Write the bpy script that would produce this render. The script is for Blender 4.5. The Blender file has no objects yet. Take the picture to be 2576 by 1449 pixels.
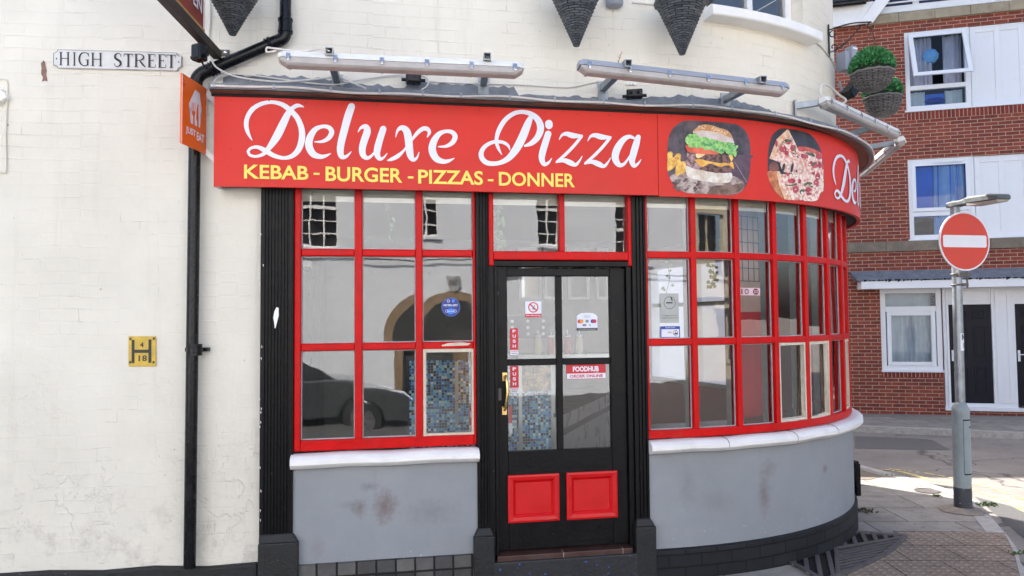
import bpy, bmesh, math, random
from mathutils import Vector, Matrix
random.seed(7)
R = math.radians
sc = bpy.context.scene
COL = sc.collection

# ------------------------------------------------------------------ camera
PITCH, ROLL, CAMZ, FPX = R(2.49), R(.516), 1.77, 1860.0
cam_d = bpy.data.cameras.new('camera'); cam = bpy.data.objects.new('camera', cam_d); COL.objects.link(cam)
fw = Vector((0, math.cos(PITCH), math.sin(PITCH)))
r0 = Vector((1, 0, 0)); u0 = Vector((0, -math.sin(PITCH), math.cos(PITCH)))
rt = r0*math.cos(ROLL) - u0*math.sin(ROLL)
up = r0*math.sin(ROLL) + u0*math.cos(ROLL)
mw = Matrix((rt, up, -fw)).transposed().to_4x4(); mw.translation = Vector((0, 0, CAMZ))
cam.matrix_world = mw
cam_d.sensor_width = 36; cam_d.lens = 36*FPX/2576; cam_d.clip_start = .05; cam_d.clip_end = 500
sc.camera = cam

# ------------------------------------------------------------------ sky and sun
SUN_EL, SUN_AZ = R(45), R(-37)          # azimuth from +Y towards +X
world = bpy.data.worlds.new('World'); sc.world = world; world.use_nodes = True
wn = world.node_tree.nodes; wl = world.node_tree.links
bg = wn['Background']; sky = wn.new('ShaderNodeTexSky'); sky.sky_type = 'NISHITA'; sky.sun_disc = False
sky.sun_elevation = SUN_EL; sky.sun_rotation = SUN_AZ
sky.air_density = .8; sky.dust_density = 4.5; sky.ozone_density = .4
wl.new(sky.outputs[0], bg.inputs[0]); bg.inputs[1].default_value = .13
sd = bpy.data.lights.new('sun', 'SUN'); sd.energy = 4.8; sd.angle = R(.5); sd.color = (1, .95, .87)
so = bpy.data.objects.new('sun', sd); COL.objects.link(so)
sdir = Vector((math.sin(SUN_AZ)*math.cos(SUN_EL), math.cos(SUN_AZ)*math.cos(SUN_EL), math.sin(SUN_EL)))
so.rotation_euler = sdir.to_track_quat('Z', 'Y').to_euler(); so.location = (-6, 14, 20)
sc.view_settings.view_transform = 'Standard'; sc.view_settings.look = 'None'
sc.view_settings.exposure = 1.76; sc.view_settings.gamma = 1
sc.render.engine = 'CYCLES'
sc.cycles.max_bounces = 10; sc.cycles.transparent_max_bounces = 16; sc.cycles.caustics_reflective = False

# ------------------------------------------------------------------ placing helpers
CAMP = Vector((0, 0, CAMZ))
def ray(px, py): return fw + rt*((px-1288)/FPX) + up*((724.5-py)/FPX)

A0 = R(10); AL = R(6)
S0 = .7151                                  # path parameter l = 0: bay starts
D0 = Vector((.3415, 4.995, 0))
LB = -2.675                                 # the wall bends at the left pilaster
LEND = 3.75
P0 = D0 + Vector((math.cos(A0), math.sin(A0), 0))*S0
STEP = .02
PATH = []
def _mk():
    x, y = P0.x, P0.y
    for i in range(int(LEND/STEP)+2):
        l = i*STEP; PATH.append((x, y, A0+.2895*l+.0497*l*l))
        m = l+STEP/2; h = A0+.2895*m+.0497*m*m
        x += STEP*math.cos(h); y += STEP*math.sin(h)
_mk()
HEND = A0+.2895*LEND+.0497*LEND*LEND
def path(l):
    if l <= 0:
        if l >= LB:
            return P0.x+l*math.cos(A0), P0.y+l*math.sin(A0), A0
        x, y = P0.x+LB*math.cos(A0), P0.y+LB*math.sin(A0); m = l-LB
        h = AL if l < LB-.02 else (A0+AL)/2
        return x+m*math.cos(AL), y+m*math.sin(AL), h
    if l >= LEND:
        x, y, h = PATH[int(LEND/STEP)]; m = l-LEND
        return x+m*math.cos(h), y+m*math.sin(h), h
    k = int(l/STEP); f = l/STEP-k; a = PATH[k]; b = PATH[k+1]
    return a[0]*(1-f)+b[0]*f, a[1]*(1-f)+b[1]*f, a[2]*(1-f)+b[2]*f
def W(l, o, z):                             # l along the shop front, o out of it, z up
    x, y, h = path(l)
    return Vector((x+o*math.sin(h), y-o*math.cos(h), z))
def ph(px, py, o=0.0, lo=-6.0, hi=2.6):     # where a sight line meets the surface o in front of the shop front
    d = ray(px, py)
    def g(l):
        p = W(l, o, 0)
        return p.x*d.y-p.y*d.x
    a, b = lo, hi
    for _ in range(45):
        m = (a+b)/2
        if g(m) < 0: a = m
        else: b = m
    p = W((a+b)/2, o, 0); t = (p.x*d.x+p.y*d.y)/(d.x*d.x+d.y*d.y)
    return (a+b)/2, CAMZ+t*d.z
def pw(px, py, o=0.0):
    l, z = ph(px, py, o); return W(l, o, z)
def at_depth(px, py, y):
    d = ray(px, py); return CAMP+d*(y/d.y)
GS = -.021
def gz(y): return GS*(y-5.15)
def gh(px, py, dz=0.0):
    d = ray(px, py); t = (GS*(-5.15)+dz-CAMZ)/(d.z-GS*d.y)
    return CAMP+d*t
BD = Vector((math.cos(R(-15)), math.sin(R(-15)), 0)); BN = Vector((-math.sin(R(15)), -math.cos(R(15)), 0))
BO = Vector((9.17, 14.8, 0))
def bh(px, py, o=0.0):
    d = ray(px, py); p0 = BO+BN*o
    t = (p0-CAMP).dot(BN)/d.dot(BN); p = CAMP+d*t
    return (p-BO).dot(BD), p.z
def BW(b, o, z):
    p = BO+BD*b+BN*o; return Vector((p.x, p.y, z))

# ------------------------------------------------------------------ mesh builder
class MB:
    def __init__(s): s.v = []; s.f = []; s.uv = []
    def face(s, pts, uv=None):
        i = len(s.v); s.v += [Vector(p) for p in pts]; s.f.append(list(range(i, i+len(pts)))); s.uv.append(uv)
    def mesh(s, pts, faces):
        i = len(s.v); s.v += [Vector(p) for p in pts]
        for f in faces: s.f.append([i+k for k in f]); s.uv.append(None)
    def hexa(s, p):                          # 8 points: bottom ring, top ring
        s.mesh(p, [(0, 3, 2, 1), (4, 5, 6, 7), (0, 1, 5, 4), (1, 2, 6, 5), (2, 3, 7, 6), (3, 0, 4, 7)])
    def box(s, c, size, M=None):
        x, y, z = [k/2 for k in size]; c = Vector(c)
        p = [Vector(q) for q in ((-x, -y, -z), (x, -y, -z), (x, y, -z), (-x, y, -z), (-x, -y, z), (x, -y, z), (x, y, z), (-x, y, z))]
        if M: p = [M @ q for q in p]
        s.hexa([c+q for q in p])
    def wbox(s, l0, l1, o0, o1, z0, z1, fn=None, n=None):    # a box in wall coordinates, following the curve
        fn = fn or W
        n = n or (max(1, int(abs(l1-l0)/.08)) if fn is W and l1 > 0 else 1)
        ls = [l0+(l1-l0)*i/n for i in range(n+1)]
        pts = []
        for l in ls: pts += [fn(l, o0, z0), fn(l, o1, z0), fn(l, o1, z1), fn(l, o0, z1)]
        fs = []
        for i in range(n):
            a = i*4; b = a+4
            for k in range(4): fs.append((a+k, b+k, b+(k+1) % 4, a+(k+1) % 4))
        fs += [(0, 1, 2, 3), (n*4+3, n*4+2, n*4+1, n*4)]
        s.mesh(pts, fs)
    def sweep(s, ls, prof, fn=None, cap=True):               # prof: function l -> [(o, z)...] closed
        fn = fn or W; pts = []; m = None
        for l in ls:
            pr = prof(l); m = len(pr); pts += [fn(l, o, z) for o, z in pr]
        fs = []
        for i in range(len(ls)-1):
            a = i*m; b = a+m
            for k in range(m): fs.append((a+k, b+k, b+(k+1) % m, a+(k+1) % m))
        if cap: fs += [tuple(range(m)), tuple(range((len(ls)-1)*m, len(ls)*m))[::-1]]
        s.mesh(pts, fs)
    def tube(s, pts, r, n=10, cap=True, smooth=0):
        pts = [Vector(p) for p in pts]
        if smooth: pts = catmull(pts, smooth)
        rr = r if callable(r) else (lambda t: r)
        N = len(pts); vs = []; prev = None
        for i, p in enumerate(pts):
            t = (pts[min(i+1, N-1)]-pts[max(i-1, 0)]).normalized()
            if prev is None:
                a = Vector((0, 0, 1)) if abs(t.z) < .9 else Vector((1, 0, 0)); x = t.cross(a).normalized()
            else:
                x = (prev-t*prev.dot(t)).normalized()
            prev = x; y = t.cross(x); q = rr(i/max(1, N-1))
            vs += [p+(x*math.cos(2*math.pi*k/n)+y*math.sin(2*math.pi*k/n))*q for k in range(n)]
        fs = []
        for i in range(N-1):
            for k in range(n): fs.append((i*n+k, i*n+(k+1) % n, (i+1)*n+(k+1) % n, (i+1)*n+k))
        if cap: fs += [tuple(range(n))[::-1], tuple(range((N-1)*n, N*n))]
        s.mesh(vs, fs)
    def beam(s, a, b, w, h, upv=(0, 0, 1)):                  # square bar from a to b
        a = Vector(a); b = Vector(b); t = (b-a).normalized(); u = Vector(upv); x = t.cross(u).normalized()*(w/2); y = x.cross(t).normalized()*(h/2)
        s.hexa([a-x-y, a+x-y, a+x+y, a-x+y, b-x-y, b+x-y, b+x+y, b-x+y])
    def lathe(s, c, prof, n=32, M=None, wob=None):
        vs = []; c = Vector(c)
        for i, (r_, z) in enumerate(prof):
            for k in range(n):
                q = r_+(wob(i, k) if wob else 0)
                p = Vector((q*math.cos(2*math.pi*k/n), q*math.sin(2*math.pi*k/n), z))
                vs.append(c+(M @ p if M else p))
        fs = []
        for i in range(len(prof)-1):
            for k in range(n): fs.append((i*n+k, i*n+(k+1) % n, (i+1)*n+(k+1) % n, (i+1)*n+k))
        base = len(s.v); s.mesh(vs, fs+[tuple(range(n))[::-1], tuple(range((len(prof)-1)*n, len(prof)*n))])
        for q in range(len(fs)): i, k = divmod(q, n); s.uv[len(s.f)-2-len(fs)+q] = [(k/n, i/(len(prof)-1)), ((k+1)/n, i/(len(prof)-1)), ((k+1)/n, (i+1)/(len(prof)-1)), (k/n, (i+1)/(len(prof)-1))]
    def prism(s, poly, fn, o0, o1):                           # 2-D outline pushed from o0 to o1
        n = len(poly)
        s.mesh([fn(a, o0, b) for a, b in poly]+[fn(a, o1, b) for a, b in poly],
               [tuple(range(n)), tuple(range(n, 2*n))[::-1]]+[(k, (k+1) % n, n+(k+1) % n, n+k) for k in range(n)])
def catmull(pts, k=6):
    out = []; n = len(pts)
    for i in range(n-1):
        p0, p1, p2, p3 = pts[max(i-1, 0)], pts[i], pts[i+1], pts[min(i+2, n-1)]
        for j in range(k):
            t = j/k
            out.append(.5*((2*p1)+(p2-p0)*t+(2*p0-5*p1+4*p2-p3)*t*t+(3*p1-p0-3*p2+p3)*t*t*t))
    out.append(pts[-1]); return out

def mk(name, mb, mat, parent=None, smooth=False, bevel=0, recalc=True, **props):
    me = bpy.data.meshes.new(name); me.from_pydata([tuple(v) for v in mb.v], [], mb.f)
    if any(u is not None for u in mb.uv):
        ul = me.uv_layers.new(name='UVMap')
        for p, u in zip(me.polygons, mb.uv):
            if u:
                for li, c in zip(p.loop_indices, u): ul.data[li].uv = c
    if recalc:
        b = bmesh.new(); b.from_mesh(me); bmesh.ops.recalc_face_normals(b, faces=b.faces); b.to_mesh(me); b.free()
    me.materials.append(mat)
    if smooth:
        for p in me.polygons: p.use_smooth = True
        me.set_sharp_from_angle(angle=R(38))
    o = bpy.data.objects.new(name, me); COL.objects.link(o)
    if bevel:
        m = o.modifiers.new('bevel', 'BEVEL'); m.width = bevel; m.segments = 2; m.limit_method = 'ANGLE'; m.angle_limit = R(40); m.harden_normals = False
    if parent:
        o.parent = parent; o.matrix_parent_inverse = root_matrix(parent).inverted()
    for k, v in props.items(): o[k] = v
    return o
def mks(name, mb, mat, parent=None, **k):       # one object for every separate piece
    par = list(range(len(mb.v)))
    def find(a):
        while par[a] != a: par[a] = par[par[a]]; a = par[a]
        return a
    key = {}
    for i, v in enumerate(mb.v):
        q = (round(v.x, 5), round(v.y, 5), round(v.z, 5))
        if q in key: par[find(i)] = find(key[q])
        else: key[q] = i
    for f in mb.f:
        for a in f[1:]: par[find(a)] = find(f[0])
    g = {}
    for fi, f in enumerate(mb.f): g.setdefault(find(f[0]), []).append(fi)
    for fl in g.values():
        m2 = MB()
        for fi in fl: m2.face([mb.v[a] for a in mb.f[fi]], mb.uv[fi])
        o = mk(name, m2, mat, parent, **k)
        b = bmesh.new(); b.from_mesh(o.data); bmesh.ops.remove_doubles(b, verts=b.verts, dist=1e-5); b.to_mesh(o.data); b.free()
    return o
def root_matrix(o):
    m = o.matrix_basis.copy()
    while o.parent:
        m = o.parent.matrix_basis @ o.matrix_parent_inverse @ m; o = o.parent
    return m
def thing(name, label, cat, loc=(0, 0, 0), group=None):
    o = bpy.data.objects.new(name, None); COL.objects.link(o); o.location = loc; o.empty_display_size = .1
    o['label'] = label; o['category'] = cat
    if group: o['group'] = group
    return o
def struct(name, mb, mat, **k): return mk(name, mb, mat, kind='structure', **k)

def decal_mesh(mb, poly, fn, off, dl=.06):     # flat shape in (l, z) laid on a curved surface
    b = bmesh.new(); vs = [b.verts.new((p[0], p[1], 0)) for p in poly]
    b.faces.new(vs); bmesh.ops.triangulate(b, faces=b.faces[:], ngon_method='EAR_CLIP')
    l0 = min(p[0] for p in poly); l1 = max(p[0] for p in poly)
    if l1 > 0 and l1-l0 > dl:
        x = l0+dl
        while x < l1:
            bmesh.ops.bisect_plane(b, geom=b.verts[:]+b.edges[:]+b.faces[:], dist=1e-6, plane_co=(x, 0, 0), plane_no=(1, 0, 0)); x += dl
    b.verts.ensure_lookup_table(); b.verts.index_update()
    mb.mesh([fn(v.co.x, off, v.co.y) for v in b.verts], [tuple(v.index for v in f.verts) for f in b.faces]); b.free()
def text2d(body, bold=0.0, shear=0.0, space=1.0):
    cu = bpy.data.curves.new('txt', 'FONT'); cu.body = body; cu.offset = bold; cu.shear = shear; cu.space_character = space; cu.resolution_u = 4
    o = bpy.data.objects.new('txt', cu); COL.objects.link(o)
    dg = bpy.context.evaluated_depsgraph_get(); me = bpy.data.meshes.new_from_object(o.evaluated_get(dg))
    v = [(p.co.x, p.co.y) for p in me.vertices]; f = [tuple(p.vertices) for p in me.polygons]
    bpy.data.objects.remove(o); bpy.data.curves.remove(cu); bpy.data.meshes.remove(me)
    return v, f
def text_on(mb, body, fn, off, l0, l1, zb, zt, bold=.0, shear=0.0, flip=False):
    v, f = text2d(body, bold, shear)
    xs = [p[0] for p in v]; ys = [p[1] for p in v]; x0, x1, y0, y1 = min(xs), max(xs), min(ys), max(ys)
    if flip: l0, l1 = l1, l0
    mb.mesh([fn(l0+(l1-l0)*(p[0]-x0)/(x1-x0), off, zb+(zt-zb)*(p[1]-y0)/(y1-y0)) for p in v], f)

# ------------------------------------------------------------------ materials
def nt(name):
    m = bpy.data.materials.new(name); m.use_nodes = True
    n = m.node_tree.nodes; return m, n, m.node_tree.links, n['Principled BSDF']
def lin(*c): return tuple(((x/255)/12.92 if x/255 < .04045 else ((x/255+.055)/1.055)**2.4) for x in c)
def M(name, col, rough=.55, metal=0.0, var=.12, vs=6.0, bump=.0, bs=80.0, spec=.5, coat=0.0, speck=0.0, speckcol=(.3, .3, .3), dirt=0.0):
    m, n, L, p = nt(name); col = tuple(col)
    p.inputs['Roughness'].default_value = rough; p.inputs['Metallic'].default_value = metal
    p.inputs['Specular IOR Level'].default_value = spec; p.inputs['Coat Weight'].default_value = coat
    tc = n.new('ShaderNodeTexCoord')
    no = n.new('ShaderNodeTexNoise'); no.inputs['Scale'].default_value = vs; no.inputs['Detail'].default_value = 8; no.inputs['Roughness'].default_value = .65
    L.new(tc.outputs['Object'], no.inputs['Vector'])
    mr = n.new('ShaderNodeMapRange'); mr.inputs[1].default_value = .3; mr.inputs[2].default_value = .7; mr.inputs[3].default_value = 1-var; mr.inputs[4].default_value = 1+var
    L.new(no.outputs[0], mr.inputs[0])
    mx = n.new('ShaderNodeMix'); mx.data_type = 'RGBA'; mx.blend_type = 'MULTIPLY'; mx.inputs[0].default_value = 1
    mx.inputs[6].default_value = (*col, 1); L.new(mr.outputs[0], mx.inputs[7])
    out = mx.outputs[2]
    if speck > 0:
        v = n.new('ShaderNodeTexNoise'); v.inputs['Scale'].default_value = 38; v.inputs['Detail'].default_value = 3; L.new(tc.outputs['Object'], v.inputs['Vector'])
        th = n.new('ShaderNodeMapRange'); th.inputs[1].default_value = .74-speck*.1; th.inputs[2].default_value = .76-speck*.1; L.new(v.outputs[0], th.inputs[0])
        m2 = n.new('ShaderNodeMix'); m2.data_type = 'RGBA'; L.new(th.outputs[0], m2.inputs[0]); L.new(out, m2.inputs[6]); m2.inputs[7].default_value = (*speckcol, 1); out = m2.outputs[2]
    if dirt > 0:
        v = n.new('ShaderNodeTexNoise'); v.inputs['Scale'].default_value = 2.3; v.inputs['Detail'].default_value = 9; v.inputs['Roughness'].default_value = .75
        L.new(tc.outputs['Object'], v.inputs['Vector'])
        th = n.new('ShaderNodeMapRange'); th.inputs[1].default_value = .52; th.inputs[2].default_value = .75; th.inputs[4].default_value = dirt; L.new(v.outputs[0], th.inputs[0])
        m2 = n.new('ShaderNodeMix'); m2.data_type = 'RGBA'; L.new(th.outputs[0], m2.inputs[0]); L.new(out, m2.inputs[6]); m2.inputs[7].default_value = (.09, .08, .07, 1); out = m2.outputs[2]
    L.new(out, p.inputs['Base Color'])
    rm = n.new('ShaderNodeMapRange'); rm.inputs[1].default_value = .3; rm.inputs[2].default_value = .7; rm.inputs[3].default_value = max(.02, rough-.1); rm.inputs[4].default_value = min(1, rough+.1)
    L.new(no.outputs[0], rm.inputs[0]); L.new(rm.outputs[0], p.inputs['Roughness'])
    if bump > 0:
        b = n.new('ShaderNodeTexNoise'); b.inputs['Scale'].default_value = bs; b.inputs['Detail'].default_value = 6; L.new(tc.outputs['Object'], b.inputs['Vector'])
        bn = n.new('ShaderNodeBump'); bn.inputs['Strength'].default_value = bump; bn.inputs['Distance'].default_value = .01
        L.new(b.outputs[0], bn.inputs['Height']); L.new(bn.outputs[0], p.inputs['Normal'])
    return m

def node(n, kind, **kw):
    x = n.new(kind)
    for k, v in kw.items():
        if isinstance(k, str) and k.startswith('i'): x.inputs[int(k[1:])].default_value = v
        else: setattr(x, k, v)
    return x
def maprange(n, L, src, a, b, c=0.0, d=1.0):
    x = n.new('ShaderNodeMapRange'); x.inputs[1].default_value = a; x.inputs[2].default_value = b; x.inputs[3].default_value = c; x.inputs[4].default_value = d
    L.new(src, x.inputs[0]); return x.outputs[0]
def math_(n, L, op, a, b=None):
    x = n.new('ShaderNodeMath'); x.operation = op
    for i, q in enumerate((a, b)):
        if q is None: continue
        if isinstance(q, (int, float)): x.inputs[i].default_value = q
        else: L.new(q, x.inputs[i])
    return x.outputs[0]
def mixc(n, L, fac, a, b, mode='MIX'):
    x = n.new('ShaderNodeMix'); x.data_type = 'RGBA'; x.blend_type = mode
    for i, q in ((0, fac), (6, a), (7, b)):
        if isinstance(q, (int, float)): x.inputs[i].default_value = q
        elif isinstance(q, tuple): x.inputs[i].default_value = (*q, 1) if len(q) == 3 else q
        else: L.new(q, x.inputs[i])
    return x.outputs[2]
def noise(n, L, vec, scale, detail=6.0, rough=.6, dist=0.0):
    x = n.new('ShaderNodeTexNoise'); x.inputs['Scale'].default_value = scale; x.inputs['Detail'].default_value = detail
    x.inputs['Roughness'].default_value = rough; x.inputs['Distortion'].default_value = dist
    if vec is not None: L.new(vec, x.inputs['Vector'])
    return x.outputs[0]

def cream_wall_mat():
    m, n, L, p = nt('cream_painted_brick'); p.inputs['Roughness'].default_value = .72; p.inputs['Specular IOR Level'].default_value = .3
    tc = n.new('ShaderNodeTexCoord'); uv = tc.outputs['UV']; ob = tc.outputs['Object']
    wob = n.new('ShaderNodeTexNoise'); wob.inputs['Scale'].default_value = 5; L.new(uv, wob.inputs['Vector'])
    vm = n.new('ShaderNodeVectorMath'); vm.operation = 'MULTIPLY_ADD'; L.new(wob.outputs['Color'], vm.inputs[0]); vm.inputs[1].default_value = (.03, .022, 0); L.new(uv, vm.inputs[2])
    def brick(mort, smooth):
        b = n.new('ShaderNodeTexBrick'); b.inputs['Scale'].default_value = 1; b.inputs['Brick Width'].default_value = .235; b.inputs['Row Height'].default_value = .078
        b.inputs['Mortar Size'].default_value = mort; b.inputs['Mortar Smooth'].default_value = smooth; L.new(vm.outputs[0], b.inputs['Vector']); return b.outputs['Fac']
    wide = brick(.009, .9); fine = brick(.0022, .3)
    patch = maprange(n, L, noise(n, L, uv, 3.5, 5, .7), .56, .64)
    hair = math_(n, L, 'MULTIPLY', fine, patch)
    # flaking paint: ridged contours, in patches low on the wall
    sep = n.new('ShaderNodeSeparateXYZ'); L.new(ob, sep.inputs[0])
    low = maprange(n, L, sep.outputs[2], 1.75, .9)
    fl = noise(n, L, ob, 8, 6, .62)
    rg = math_(n, L, 'ABSOLUTE', math_(n, L, 'SUBTRACT', fl, .5)); ridge = maprange(n, L, rg, 0, .03, 1, 0)
    step = maprange(n, L, fl, .47, .52)
    flake = math_(n, L, 'MULTIPLY', step, math_(n, L, 'MULTIPLY', low, maprange(n, L, noise(n, L, ob, 1.6, 4, .6), .44, .6)))
    tone = maprange(n, L, noise(n, L, ob, 1.3, 7, .65), .3, .7)
    col = mixc(n, L, tone, lin(218, 214, 202), lin(233, 229, 217))
    warm = maprange(n, L, sep.outputs[0], -1.2, 2.2); col = mixc(n, L, warm, col, mixc(n, L, tone, lin(228, 220, 203), lin(239, 233, 219)))
    col = mixc(n, L, math_(n, L, 'MULTIPLY', hair, .42), col, lin(150, 143, 130))
    # scuffs and dirt near the pavement
    dirt = math_(n, L, 'MULTIPLY', maprange(n, L, sep.outputs[2], 1.0, .35), maprange(n, L, noise(n, L, ob, 4.5, 9, .75), .52, .74))
    col = mixc(n, L, math_(n, L, 'MULTIPLY', dirt, .6), col, lin(140, 132, 122))
    spots = maprange(n, L, noise(n, L, ob, 21, 2, .5), .76, .79); col = mixc(n, L, math_(n, L, 'MULTIPLY', spots, .5), col, lin(126, 104, 92))
    # rust and rain streaks: noise drawn out downwards
    mp = n.new('ShaderNodeMapping'); mp.inputs['Scale'].default_value = (9, 9, .7); L.new(ob, mp.inputs[0])
    stn = maprange(n, L, noise(n, L, mp.outputs[0], 1, 5, .6), .58, .8); col = mixc(n, L, math_(n, L, 'MULTIPLY', stn, .22), col, lin(170, 160, 146))
    L.new(col, p.inputs['Base Color'])
    h = math_(n, L, 'ADD', math_(n, L, 'MULTIPLY', math_(n, L, 'MULTIPLY', wide, maprange(n, L, sep.outputs[2], 2.6, 3.4, -.2, -.5)), maprange(n, L, noise(n, L, uv, 2.2, 4, .6), .4, .62, .15, 1)), math_(n, L, 'MULTIPLY', noise(n, L, ob, 26, 6, .6), .32))
    h = math_(n, L, 'ADD', h, math_(n, L, 'MULTIPLY', flake, .85))
    h = math_(n, L, 'ADD', h, math_(n, L, 'MULTIPLY', noise(n, L, ob, 120, 3, .5), .1))
    b = n.new('ShaderNodeBump'); b.inputs['Strength'].default_value = .55; b.inputs['Distance'].default_value = .012; L.new(h, b.inputs['Height']); L.new(b.outputs[0], p.inputs['Normal'])
    return m
def brick_mat(name, c1, c2, mortar, bw=.245, rh=.0735, ms=.0075, bump=.6, rough=.8, soldier=False, stain=.25):
    m, n, L, p = nt(name); p.inputs['Roughness'].default_value = rough; p.inputs['Specular IOR Level'].default_value = .3
    tc = n.new('ShaderNodeTexCoord'); uv = tc.outputs['UV']
    b = n.new('ShaderNodeTexBrick'); b.inputs['Scale'].default_value = 1; b.inputs['Brick Width'].default_value = bw; b.inputs['Row Height'].default_value = rh
    b.inputs['Mortar Size'].default_value = ms; b.inputs['Mortar Smooth'].default_value = .15; b.inputs['Bias'].default_value = 0
    b.inputs['Color1'].default_value = (*c1, 1); b.inputs['Color2'].default_value = (*c2, 1); b.inputs['Mortar'].default_value = (*mortar, 1)
    if soldier: b.offset = 0
    wob = n.new('ShaderNodeTexNoise'); wob.inputs['Scale'].default_value = 14; L.new(uv, wob.inputs['Vector'])
    vm = n.new('ShaderNodeVectorMath'); vm.operation = 'MULTIPLY_ADD'; L.new(wob.outputs['Color'], vm.inputs[0]); vm.inputs[1].default_value = (.006, .005, 0); L.new(uv, vm.inputs[2])
    L.new(vm.outputs[0], b.inputs['Vector'])
    t = maprange(n, L, noise(n, L, uv, 9, 8, .7), .3, .7, .78, 1.18)
    col = mixc(n, L, 1.0, b.outputs['Color'], t, 'MULTIPLY')
    st = maprange(n, L, noise(n, L, uv, .9, 6, .7), .5, .75, 0, stain); col = mixc(n, L, st, col, (.06, .045, .035))
    L.new(col, p.inputs['Base Color'])
    h = math_(n, L, 'ADD', math_(n, L, 'MULTIPLY', b.outputs['Fac'], -1), math_(n, L, 'MULTIPLY', noise(n, L, uv, 90, 4, .6), .3))
    bn = n.new('ShaderNodeBump'); bn.inputs['Strength'].default_value = bump; bn.inputs['Distance'].default_value = .008; L.new(h, bn.inputs['Height']); L.new(bn.outputs[0], p.inputs['Normal'])
    return m
def glass_mat(name='window_glass', base=.07, mul=1.15, tint=(.95, .97, .96), wave=.007):
    m = bpy.data.materials.new(name); m.use_nodes = True; n = m.node_tree.nodes; L = m.node_tree.links; n.clear()
    out = n.new('ShaderNodeOutputMaterial'); mix = n.new('ShaderNodeMixShader'); tr = n.new('ShaderNodeBsdfTransparent'); gl = n.new('ShaderNodeBsdfGlossy')
    tr.inputs[0].default_value = (*tint, 1); gl.inputs['Roughness'].default_value = .012; gl.inputs['Color'].default_value = (.96, .98, 1, 1)
    fr = n.new('ShaderNodeFresnel'); fr.inputs[0].default_value = 1.55
    f = math_(n, L, 'MULTIPLY', fr.outputs[0], mul); f = math_(n, L, 'ADD', f, base)
    x = n.new('ShaderNodeMath'); x.operation = 'MINIMUM'; L.new(f, x.inputs[0]); x.inputs[1].default_value = .95
    tc = n.new('ShaderNodeTexCoord'); bn = n.new('ShaderNodeBump'); bn.inputs['Strength'].default_value = wave; bn.inputs['Distance'].default_value = .05
    L.new(noise(n, L, tc.outputs['Object'], 5, 2, .4), bn.inputs['Height']); L.new(bn.outputs[0], gl.inputs['Normal'])
    L.new(x.outputs[0], mix.inputs[0]); L.new(tr.outputs[0], mix.inputs[1]); L.new(gl.outputs[0], mix.inputs[2]); L.new(mix.outputs[0], out.inputs[0])
    return m
def mosaic_mat():
    m, n, L, p = nt('blue_mosaic_tiles'); p.inputs['Roughness'].default_value = .12; p.inputs['Specular IOR Level'].default_value = .6
    tc = n.new('ShaderNodeTexCoord'); uv = tc.outputs['UV']; T = .0205
    b = n.new('ShaderNodeTexBrick'); b.offset = 0; b.inputs['Scale'].default_value = 1; b.inputs['Brick Width'].default_value = T; b.inputs['Row Height'].default_value = T; b.inputs['Mortar Size'].default_value = .0016; b.inputs['Mortar Smooth'].default_value = .05
    L.new(uv, b.inputs['Vector'])
    vm = n.new('ShaderNodeVectorMath'); vm.operation = 'DIVIDE'; L.new(uv, vm.inputs[0]); vm.inputs[1].default_value = (T, T, 1)
    fl = n.new('ShaderNodeVectorMath'); fl.operation = 'FLOOR'; L.new(vm.outputs[0], fl.inputs[0])
    wn_ = n.new('ShaderNodeTexWhiteNoise'); wn_.noise_dimensions = '2D'; L.new(fl.outputs[0], wn_.inputs['Vector'])
    cr = n.new('ShaderNodeValToRGB'); e = cr.color_ramp; e.interpolation = 'CONSTANT'
    cols = [(0, (.01, .03, .09)), (.2, (.03, .16, .5)), (.38, (.06, .34, .8)), (.56, (.14, .55, .85)), (.72, (.36, .75, .85)), (.87, (.8, .95, .95)), (.95, (.02, .05, .1))]
    e.elements[0].color = (*cols[0][1], 1); e.elements[1].position = cols[1][0]; e.elements[1].color = (*cols[1][1], 1)
    for q, c in cols[2:]:
        x = e.elements.new(q); x.color = (*c, 1)
    L.new(wn_.outputs['Value'], cr.inputs[0])
    L.new(mixc(n, L, b.outputs['Fac'], cr.outputs[0], (.42, .42, .4)), p.inputs['Base Color'])
    return m
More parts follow.
